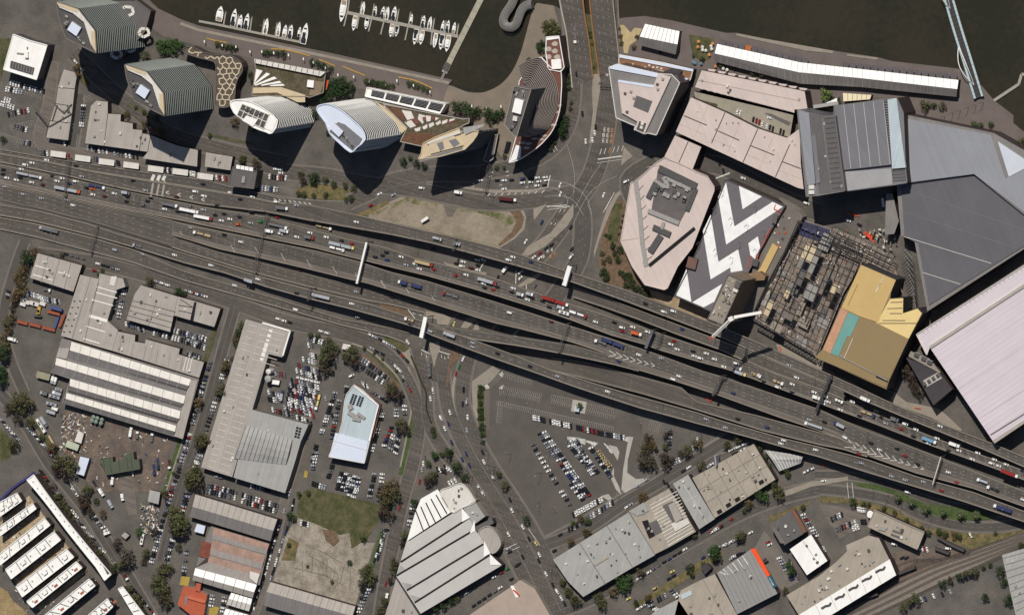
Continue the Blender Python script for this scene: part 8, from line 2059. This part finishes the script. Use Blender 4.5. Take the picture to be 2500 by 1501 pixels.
row('K5',(215,175),(375,215),12,-.2,1,''); row('K5',(215,205),(370,240),12,-.2,1,'',.9); row('K5',(395,225),(590,285),14,-.2,1,''); row('K5',(395,255),(580,310),14,-.2,1,'',.9); row('K5',(440,175),(545,205),7,-.2,1,''); row('K5',(695,368),(745,378),4,-.15,1,'',pal='kkwk'); row('K5',(260,128),(300,140),2,1,.1,'')
row('K5',(665,250),(655,300),4,.2,-1,'',pal='kkwk'); row('K5',(618,295),(505,680),20,.28,-1,'',.85); row('K5',(640,360),(545,660),13,.28,-1,'',.8); row('K5',(495,690),(460,810),7,.28,-1,''); row('K5',(645,180),(640,230),3,.2,-1,'')
row('K5',(120,480),(100,640),9,1,.2,'',.9); row('K5',(115,210),(95,300),5,1,.2,''); row('K5',(45,180),(10,330),8,1,.25,''); row('K5',(50,430),(10,580),9,1,.3,''); row('K5',(250,730),(240,800),4,1,.2,''); row('K5',(310,740),(300,830),5,1,.2,''); row('K5',(1130,400),(1075,570),7,.3,-1,''); row('K5',(1050,700),(990,830),8,1,.1,''); row('K5',(1030,700),(1010,760),4,1,.1,'')
row('K6',(335,245),(310,390),7,1,.2,'',.9); row('K6',(375,110),(395,20),3,.1,1,''); row('K6',(490,80),(525,100),3,.6,1,''); row('K6',(510,170),(555,145),3,.5,1,'',pal='w'); row('K6',(450,90),(500,110),4,.5,1,''); row('K6',(570,750),(660,690),4,1,-.6,''); row('K6',(630,800),(790,690),6,1,-.6,''); row('K6',(855,590),(880,575),2,1,-.5,''); row('K6',(815,490),(830,525),2,1,-.5,'')
row('K6',(160,410),(210,400),2,1,.1,''); row('K6',(190,420),(150,560),6,.25,-1,'')
# full car park: slanting double rows
def slant(c,a,b_,n,two=True):
    row(c,a,b_,n,1,-.45,'',.97)
    if two: row(c,(a[0] + 24,a[1] - 8),(b_[0] + 24,b_[1] - 8),n,1,-.45,'',.97)
slant('K8',(35,235),(285,585),30); slant('K8',(175,270),(330,460),19); slant('K8',(235,265),(300,420),12,False); slant('K8',(310,310),(425,475),15,False); slant('K8',(10,315),(205,630),14,False); slant('K8',(0,290),(20,320),2,False); row('K8',(350,330),(420,420),8,1,-.45,'',pal='t'); slant('K8',(200,500),(275,600),9,False)
row('K8',(0,150),(70,168),7,.1,1,''); row('K8',(90,172),(215,200),10,.1,1,'',pal='kwwwwwwk'); row('K8',(235,205),(385,240),13,.1,1,'',pal='kkrwkgkkrwk'); row('K8',(385,240),(500,262),9,.1,1,''); row('K8',(215,680),(380,590),14,.3,1,'',pal='wwwwwsk'); row('K8',(310,690),(440,605),9,.2,1,''); row('K8',(190,760),(250,730),4,.2,1,'')
row('K8',(745,210),(735,325),6,1,.1,'',.9); row('K8',(760,395),(800,380),3,.3,1,''); row('K8',(860,330),(915,240),4,.3,1,''); row('K8',(925,440),(970,400),5,1,-.5,''); row('K8',(1065,330),(1160,290),9,1,-.5,'',pal='wwws'); row('K8',(1080,350),(1150,320),5,1,-.5,'')
row('L1',(660,800),(760,740),8,1,-.4,''); row('L1',(740,770),(800,810),4,1,-.4,''); row('L1',(790,740),(860,700),4,.4,1,''); row('L1',(880,660),(940,720),4,1,-.5,''); row('L1',(1290,460),(1390,410),4,1,-.5,'')
row('L2',(515,345),(590,460),9,1,-.3,''); row('L2',(655,375),(715,348),6,.3,1,''); row('L2',(680,425),(780,385),8,.3,1,''); row('L2',(760,420),(795,408),3,.3,1,'',pal='w'); row('L2',(800,385),(830,385),3,.2,1,'',pal='kks'); row('L2',(785,325),(830,330),5,.2,1,'',pal='wwws'); row('L2',(400,555),(440,625),5,1,-.3,''); row('L2',(345,480),(360,500),2,1,-.4,'',pal='rw'); row('L2',(325,560),(345,590),2,1,-.5,'',pal='kg'); row('L2',(460,650),(470,670),2,1,-.3,''); row('L2',(170,560),(240,525),3,1,-.5,''); row('L2',(450,570),(500,660),5,.3,1,'',.8); row('L2',(525,145),(570,125),3,1,-.5,'',pal='wws'); row('L2',(620,510),(625,525),1,.6,1,'',pal='w')
row('L3',(580,445),(640,460),4,.3,1,'',pal='wwrr'); row('L3',(830,640),(930,590),5,.5,1,''); row('L3',(560,760),(780,700),9,.5,1,'',.7)
# riverside lots
row('A1',(95,515),(210,545),4,-.2,1,'',pal='w'); row('A1',(210,550),(470,615),9,-.2,1,'',.9); row('A1',(50,580),(240,615),7,-.2,1,''); row('A1',(0,730),(150,780),6,-.2,1,'',pal='wwws'); row('A1',(40,690),(110,710),3,-.2,1,'',pal='w'); row('A1',(70,850),(310,800),7,.2,1,''); row('A1',(135,960),(285,1010),5,-.2,1,''); row('A1',(865,740),(840,980),8,1,.1,''); row('A1',(775,640),(720,1060),13,1,.1,'',.85); row('A1',(230,1130),(320,1150),3,-.2,1,''); row('A1',(890,1195),(1440,1290),14,.1,1,'',.85); row('A1',(410,1235),(500,1250),4,.1,1,''); row('A1',(660,1145),(700,1150),2,.1,1,'',pal='wk')
row('F1',(1400,185),(1450,195),2,.1,1,'',pal='kk'); row('F1',(1990,270),(2060,285),3,.1,1,'',pal='wkk'); row('F1',(2290,310),(2360,325),3,.1,1,'',pal='kkw'); row('F1',(800,100),(860,110),1,.1,1,'',pal='r'); row('F1',(1110,130),(1190,145),2,.1,1,'')
row('F2',(370,255),(520,285),4,.1,1,'',pal='rwwk'); row('F2',(1010,250),(1240,275),7,-.1,1,'',pal='kwrwwww'); row('F2',(895,385),(1135,415),7,-.1,1,'',pal='kwwwbsk'); row('F2',(1070,160),(1190,170),2,1,.1,'',pal='w'); row('F2',(1130,210),(1190,212),1,1,.1,'',pal='w')
row('A3',(1450,830),(1420,950),5,1,.1,'',pal='kwkkk')
row('B1',(835,1150),(890,1180),2,-.2,1,'',z=12.1,pal='kw'); row('B1',(1000,1230),(1120,1290),4,-.2,1,'',z=12.1,pal='kkrw'); row('B1',(1140,1300),(1230,1340),3,-.2,1,'',z=12.1,pal='kkw'); row('B1',(1280,1350),(1340,1380),2,-.2,1,'',z=12.1,pal='wk'); row('B1',(1160,1210),(1210,1225),1,1,.3,'',z=12.1,pal='w')
# trucks and buses standing in the yards
S('K2','standing in the truck yard','610,425,-1,-.3,ws,75,bus 590,465,-1,-.3,ws,100 565,500,-1,-.3,ws,120,bus 455,465,-1,-.3,sg,80 535,575,-1,-.3,gs,115,bus 530,660,-1,-.3,ss,100 570,625,-1,-.3,ww,70 425,800,.6,1,ww,160,bus 455,760,.6,1,gs,120 540,965,.55,1,st,140,tank 545,325,-.3,1,sw,75 575,335,-.3,1,sw,75 1355,865,.15,-1,ww,95 1420,900,.15,-1,wg,80,flat 1572,925,.15,-1,wg,90,flat 1165,1370,.1,-1,ww,75 1750,1195,.1,1,wm,95,flat 985,1410,.6,1,gk,110,flat 1590,1250,.1,1,bb,110,flat 1630,1190,.1,1,bb,110,flat')
S('K3','standing in the lane of the truck yard','1045,215,.6,1,ww,85 1140,335,.5,1,ss,90 1265,265,.1,1,ww,70 1470,700,-.2,1,ww,110,bus 1105,635,1,-.3,ww,65 1300,1090,.6,1,wm,65 1165,925,.6,1,wg,75,flat')
S('K1','crossing the forklift yard','125,1050,1,.3,ww,90 155,1070,1,.3,wv 485,540,1,.2,wg,85,flat')
S('K4','in the lane beside the used-car yard','1272,900,-.25,1,wy,150,flat 930,840,.15,-1,bs,95 1595,650,1,-.5,wv 1455,500,.1,1,g 1440,560,.1,1,k 1420,630,.1,1,k 1230,1035,.2,1,r 1207,1110,.2,1,k 1168,1230,.2,1,b 1410,1030,.2,1,k 1347,865,.15,1,s')
MASS.build('parked_cars',label='densely parked cars filling the car parks, yards and kerbs',kind='stuff')
# ================================================================ GANTRIES, LAMPS, FENCES, TRACKS
def gantry(a,c_,z,label,wd=0.9,hgt=0.9,m=None,board=None,clear=6.5):
    m = m or METAL_D
    r_ = empty('sign_gantry',P(a[0],a[1],z),label,'gantry')
    A,D_ = P(*a,z + clear),P(*c_,z + clear)
    b = MB(); d = D_ - A; s = Vector((-d.y,d.x,0)).normalized() * wd
    for o in (s,-s): b.bar(A + o,D_ + o,0.35,0.4,m)
    n = max(4,int(d.length / 3))
    for k in range(n):
        q0,q1 = A.lerp(D_,k / n),A.lerp(D_,(k + 1) / n)
        b.bar(q0 + s,q1 - s,0.22,0.25,m); b.bar(q0 + s,q0 - s,0.22,0.25,m)
    b.build('beam',r_)
    for q in (A,D_):
        b = MB(); b.box((q.x,q.y,0.0),0.7,0.7,z + clear - 0.2,math.atan2(d.y,d.x),m); b.build('post',r_)
    if board:
        for (t0,t1,mm,bw,bh) in board:
            q0,q1 = A.lerp(D_,t0),A.lerp(D_,t1)
            b = MB(); b.bar(q0 + Vector((0,0,bh * 0.5)),q1 + Vector((0,0,bh * 0.5)),bw,bh,mm); b.build('sign_box',r_)
    return r_
gantry((168,388),(157,481),1.2,'dark steel gantry spanning the lanes beside the red car and carports')
gantry((235,556),(219,616),1.0,'pale steel gantry over the ramp beside the frontage road')
gantry((651,524),(618,669),3.5,'long lattice gantry crossing two carriageways near the grey box truck',1.2)
gantry((896,592),(872,692),8.5,'gantry with two white sign boxes between the jammed and free carriageways',1.0,board=[(0.0,0.5,R_WHITE,1.8,3.0),(0.5,1.0,R_WHITE,1.8,3.0)])
gantry((1392,650),(1378,697),12,'gantry carrying a broad white sign box beyond the dirt lot',1.0,board=[(0,1,R_WHITE,4.0,3.0)],clear=6)
gantry((1040,774),(1029,824),12,'gantry with broad white sign box where the slip road branches off',1.0,board=[(0,1,R_WHITE,3.6,3.0)],clear=6)
gantry((1386,790),(1362,862),12,'thin steel gantry beside the blue semi-trailer')
gantry((1594,806),(1577,850),12,'gantry with rounded dark sign box over the jammed lanes',1.0,board=[(0,1,R_SLATE,2.6,2.0)])
gantry((1614,815),(1600,852),12,'plain lattice gantry just past the rounded dark sign box')
gantry((2028,917),(1992,1003),12,'dark boxy gantry spanning four lane groups below the khaki hall',1.0,board=[(0,1,R_BLACK,1.8,1.2)])
gantry((1761,918),(1740,966),12,'dark gantry over the free carriageway near the orange site fence',1.0,board=[(0,1,METAL_D,1.0,0.8)])
gantry((2297,1115),(2277,1182),12,'pale-edged gantry over the chevron gore end',1.0,board=[(0,1,R_WHITE2,0.8,0.8)])
gantry((757,706),(751,734),10,'small gantry over the outer viaduct beside the silver semi-trailer')
gantry((1110,586),(1106,612),12,'short gantry arm beside the silver box truck on the narrow viaduct')
gantry((1194,402),(1182,470),0.4,'lattice gantry over the queue of cars at the junction',1.3)
gantry((1462,205),(1495,207),0.6,'lattice gantry over the bridge approach beside the pink office',1.2)
DSP = mat('lamp_steel',(70,68,66),0.5,0.1)
nl = 0
def lamp_mesh(h_):
    b = MB(); b.cyl((0,0,0),0.16,0.09,h_,DSP,6); pole = b.mesh('pole')
    b = MB(); b.bar((0,0,h_),(2.6,0,h_ + 0.4),0.14,0.12,DSP); b.bar((2.4,0,h_ + 0.42),(3.3,0,h_ + 0.45),0.4,0.18,CONC_L); arm = b.mesh('lamp_arm')
    return pole,arm
LM12 = lamp_mesh(12.0); LM7 = lamp_mesh(7.0)
def lamp(x,y,z,ang,ms,label,group):
    o = empty('street_lamp',P(x,y,z),label,'street lamp',group,ang)
    for nm,me in zip(('pole','lamp_arm'),ms):
        k = bpy.data.objects.new(nm,me); COL.objects.link(k); k.parent = o
for key,side,x0,x1,st in (('C2',1,40,2480,122),('C4',0,90,2480,126),('C5A',0,470,2480,118),('C6',0,60,2480,120),('C7',0,30,940,110)):
    x = x0
    while x < x1:
        t,b_ = EDGE[key]
        if t[0][0] < x < t[-1][0]:
            y = interp((t,b_)[side],x); y += -1.5 if side else 1.5
            lamp(x,y,interp(Z[key],x) + 0.9,-1.9 if side == 0 else 1.2,LM12,'tall motorway lamp post standing on a parapet of the ' + {'C2': 'narrow viaduct past the dirt lot','C4': 'jammed wide carriageway','C5A': 'free-flowing wide carriageway','C6': 'outer viaduct','C7': 'ramp by the frontage road'}[key],'motorway lamp posts')
        x += st
for c,lst in (('A2',[(230,425),(415,465),(557,480),(702,530),(825,530),(948,543),(1100,565),(1255,605),(1358,640),(1482,695),(1612,770),(1775,790),(1935,840),(2100,875)]),('A8',[(615,875),(738,830),(910,880),(1080,945),(1512,1092),(1662,1115),(1815,1095)])):
    for p in C(c,lst):
        o = empty('promenade_lamp',P(p[0],p[1] + 1,0.1),'white-headed lamp post in the line along the promenade','street lamp','white lamps along the promenade')
        q = o.location; b = MB(); b.cyl((q.x,q.y,0.1),0.12,0.1,5,DSP,6); b.build('pole',o); b = MB(); b.box((q.x,q.y,5.0),1.0,2.2,0.35,0.1,R_WHITE); b.build('lamp_head',o)
for p in C('B2',[(1300,1205),(1388,1170),(1462,1145),(1545,1115),(1625,1090),(1700,1062)]):
    o = empty('leaning_mast',P(p[0],p[1],0.2),'dark bent-topped mast in the row crossing the paved square','mast','bent masts on the paved square')
    q = o.location; b = MB(); b.cyl((q.x,q.y,0.2),0.2,0.14,9,DSP,6); b.build('pole',o); b = MB(); b.bar((q.x,q.y,9.2),(q.x - 1.6,q.y - 1.2,9.6),0.3,0.3,DSP); b.build('bent_top',o)
for c,lst in (('F3',[(2240,740),(1510,250),(1740,780)]),('A3',[(405,1100),(1310,1380)]),('K7',[(575,640),(540,570),(660,570),(820,670),(640,240),(790,285),(980,440),(870,560)]),('K6',[(750,95),(870,300),(995,110),(985,280),(640,130),(955,470),(1045,605)]),('F8',[(700,1130),(860,1190),(1020,1200),(1170,1310),(1340,1330),(1530,1300),(570,1060),(720,1095)]),('K8',[(120,640),(40,610),(590,190),(470,580)])):
    for p in C(c,lst):
        lamp(p[0],p[1],0.4,random.uniform(0,6),LM12 if c != 'K8' else LM7,{'F3': 'tall street lamp at the big junction beside the dirt lot','A3': 'street lamp on the road above the dirt lot','K7': 'lamp post in the large half-empty car park','K6': 'street lamp along the road past the zigzag-roofed hall','F8': 'lamp post on the road and median with date palms','K8': 'low lamp post in the full car park'}[c],'street lamps on ground-level roads and lots')
# site fences and plastic barriers under the viaducts
for c,q in (('F7',[(110,830),(160,890),(205,850)]),('B6',[(590,1120),(640,1145),(700,1160)]),('F7',[(995,225),(1020,260),(1005,310)]),('F8',[(985,190),(1050,200)]),('F8',[(30,760),(55,810)]),('L2',[(610,98),(625,120)])):
    b = MB(); pts = [P(x,y,1.1) for x,y in C(c,q)]
    for a,d in zip(pts,pts[1:]): b.bar(a,d,0.7,0.9,ORANGEB)
    b.build('plastic_barrier',label='bright orange plastic barrier line at a roadwork or site entrance',cat='barrier',group='orange site barriers')
# wall and ditch beside the bending street
b = MB(); q = smooth_line(C('F5',[(505,1030),(560,1160),(620,1320),(690,1483)]) + C('K7',[(200,330),(225,400)]),5)
for a,d in zip(q,q[1:]): b.bar(P(*a,2.2),P(*d,2.2),0.9,2.2,mat('hedge_dark',(58,58,44),0.9,0.2,0.5))
b.build('hedge_wall',label='long dark hedge wall between the bending street and the multi-lane road',cat='hedge')
# blue mesh fence round the townhouses, rubble on their site
b = MB(); q = C('K3',[(350,15),(270,75),(200,120),(120,180),(60,240),(0,300)])
for a,d in zip(q,q[1:]): b.bar(P(*a,2.2),P(*d,2.2),2.2,2.2,mat('blue_mesh',(58,56,104),0.8,0.15,0.4))
b.build('site_fence',label='dark blue mesh site fence above the white townhouse rows',cat='fence')
deb = MB()
for k in range(420):
    u,v = PK.uniform(0,1000),PK.uniform(250,1484); x,y = C('K3',[(u,v)])[0]
    if inside((u,v),[(250,250),(560,600),(800,900),(1060,1180),(700,1484),(200,1484),(100,1100),(0,950),(0,400)]):
        p = P(x,y,0.3); deb.box((p.x,p.y,0.3),PK.uniform(.6,3),PK.uniform(.4,1.2),PK.uniform(.3,1.2),PK.uniform(0,3),PK.choice(LM))
for k in range(260):
    u,v = PK.uniform(600,1750),PK.uniform(650,1450); x,y = C('K2',[(u,v)])[0]
    if PK.random() < .5: u = PK.uniform(640,900); v = PK.uniform(680,1080); x,y = C('K2',[(u,v)])[0]
    p = P(x,y,0.3); deb.box((p.x,p.y,0.25),PK.uniform(.6,3.5),PK.uniform(.4,1.4),PK.uniform(.3,1.4),PK.uniform(0,3),PK.choice(LM))
for k in range(150):
    u,v = PK.uniform(1460,1640),PK.uniform(330,640); x,y = C('K3',[(u,v)])[0]; p = P(x,y,0.3); deb.box((p.x,p.y,0.25),PK.uniform(.8,3.5),PK.uniform(.4,1.4),PK.uniform(.3,1.6),PK.uniform(0,3),PK.choice(LM))
deb.build('yard_debris',label='timber, pipe and rubble piles lying about the yards and building site',kind='stuff')
# railway tracks
RAILM = mat('rail_steel',(120,108,98),0.5,0.2); SLEEP = mat('sleeper',(68,60,54),0.9,0.15)
for i,ln in enumerate([[(20,841),(330,690),(600,560),(860,470),(1198,360)],[(60,855),(360,705),(630,575),(890,485),(1198,380)],[(110,868),(420,715),(680,588),(920,500),(1198,398)],[(160,880),(480,725),(730,602),(960,512),(1198,416)],[(200,770),(420,650),(560,560),(740,505),(860,470)],[(300,700),(450,610),(560,540),(680,505)],[(430,560),(560,520),(700,515),(880,480)],[(210,890),(540,738),(790,618),(1010,525),(1198,436)]]):
    r_ = empty('railway_track',P(*C('L3',[ln[0]])[0]),'railway track on ballast beside the white depot roof','railway track','parallel railway tracks')
    q = smooth_line(C('L3',ln),6)
    for o in (-1.9,1.9):
        b = MB(); qq = offs(q,o)
        for a,d in zip(qq,qq[1:]): b.bar(P(*a,0.62),P(*d,0.62),0.16,0.18,RAILM)
        b.build('rail',r_)
    b = MB()
    for (p,d) in walk(q,3.0):
        b.bar(P(p[0] - d[1] * 3.4,p[1] + d[0] * 3.4,0.5),P(p[0] + d[1] * 3.4,p[1] - d[0] * 3.4,0.5),0.5,0.2,SLEEP)
    b.build('sleepers',r_,kind='stuff')
for i,(u,v,u2,v2) in enumerate([(690,385,770,430),(770,430,848,465),(675,450,760,482),(460,600,560,560),(265,740,340,715)]):
    a,d = C('L3',[(u,v),(u2,v2)]); A,D_ = P(*a,4),P(*d,4)
    o = empty('rail_carriage',P(*a,0.5),'dark railway carriage parked on the depot sidings','train carriage','carriages on the depot sidings')
    b = MB(); b.bar((A.x,A.y,3.8),(D_.x,D_.y,3.8),2.9,3.0,mat('carriage_dark',(58,52,50),0.6,0.15)); b.build('body',o); b = MB(); b.bar((A.x,A.y,4.05),(D_.x,D_.y,4.05),2.0,0.25,mat('carriage_roof',(74,70,68))); b.build('roof',o)
# benches, market stalls on the lawn, yard machines
YB = mat('bench_timber',(172,136,70),0.7,0.15,0.5)
for c,q in (('A2',[(230,400),(330,425),(440,445)]),('A2',[(900,508),(1060,520),(1300,582)]),('A2',[(1395,620),(1500,660),(1560,690)]),('A2',[(1640,690),(1760,740),(1870,785)]),('A8',[(730,800),(900,835),(1080,915)])):
    b = MB(); pts = [P(x,y,0.55) for x,y in smooth_line(C(c,q),4)]
    for a,d in zip(pts,pts[1:]): b.bar(a,d,1.1,0.4,YB)
    b.build('timber_bench',label='long curved yellow timber bench along the promenade planting',cat='bench',group='timber benches on the promenade')
for i,p in enumerate(C('B1',[(445,435),(437,490),(590,455),(555,570),(580,510),(520,525),(485,490),(487,520),(575,480),(620,690),(700,712),(740,725),(390,645),(470,660),(405,655)])):
    col = [mat('umbrella_orange',(190,128,72)),R_WHITE2,mat('umbrella_blue',(96,128,146))][0 if i in (0,1,2,3,9) else (2 if i > 11 else 1)]
    nm = ['orange','white','blue'][0 if i in (0,1,2,3,9) else (2 if i > 11 else 1)]
    q = P(p[0],p[1],2.6)
    o = empty('parasol',(q.x,q.y,0),'%s parasol over outdoor tables by the lawn beside the wharf sheds' % nm,'parasol','parasols round the lawn')
    b = MB(); b.cyl((q.x,q.y,2.3),1.5,0.05,0.6,col,8,False); b.build('canopy',o); b = MB(); b.cyl((q.x,q.y,0),0.05,0.05,2.5,METAL_D,6); b.build('pole',o)
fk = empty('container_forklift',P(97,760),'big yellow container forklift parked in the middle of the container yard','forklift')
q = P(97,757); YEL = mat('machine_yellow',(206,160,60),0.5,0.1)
b = MB(); b.box((q.x,q.y,0.8),6.5,3,1.6,1.4,YEL); b.build('body',fk); b = MB(); b.box((q.x,q.y - 0.5,2.4),2,2,1.5,1.4,GLASSC); b.build('cab',fk); b = MB(); b.box((q.x - 1,q.y - 5.5,0.4),1.0,8,3.0,1.5,METAL_D); b.build('spreader_shadow',fk)  # dark spreader box stands in for the forklift's black shadow
for sx in (-2,2):
    b = MB(); b.box((q.x + sx * 0.3,q.y + sx,0),1.4,3.4,1.4,1.4,TYRE); b.build('axle',fk)
er = empty('rough_terrain_crane',P(2122,572),'orange mobile crane folded beside the steel frame','mobile crane')
q = P(2122,574); b = MB(); b.box((q.x,q.y,1),9,3,1.6,-0.5,ORANGEB); b.build('carrier',er); b = MB(); b.bar((q.x - 4,q.y + 2,4.2),(q.x + 7,q.y - 6,5.4),1.0,1.0,ORANGEB); b.build('boom',er); b = MB(); b.box((q.x - 2,q.y + 1,2.6),2,2,1.4,-0.5,METAL_D); b.build('cab',er)
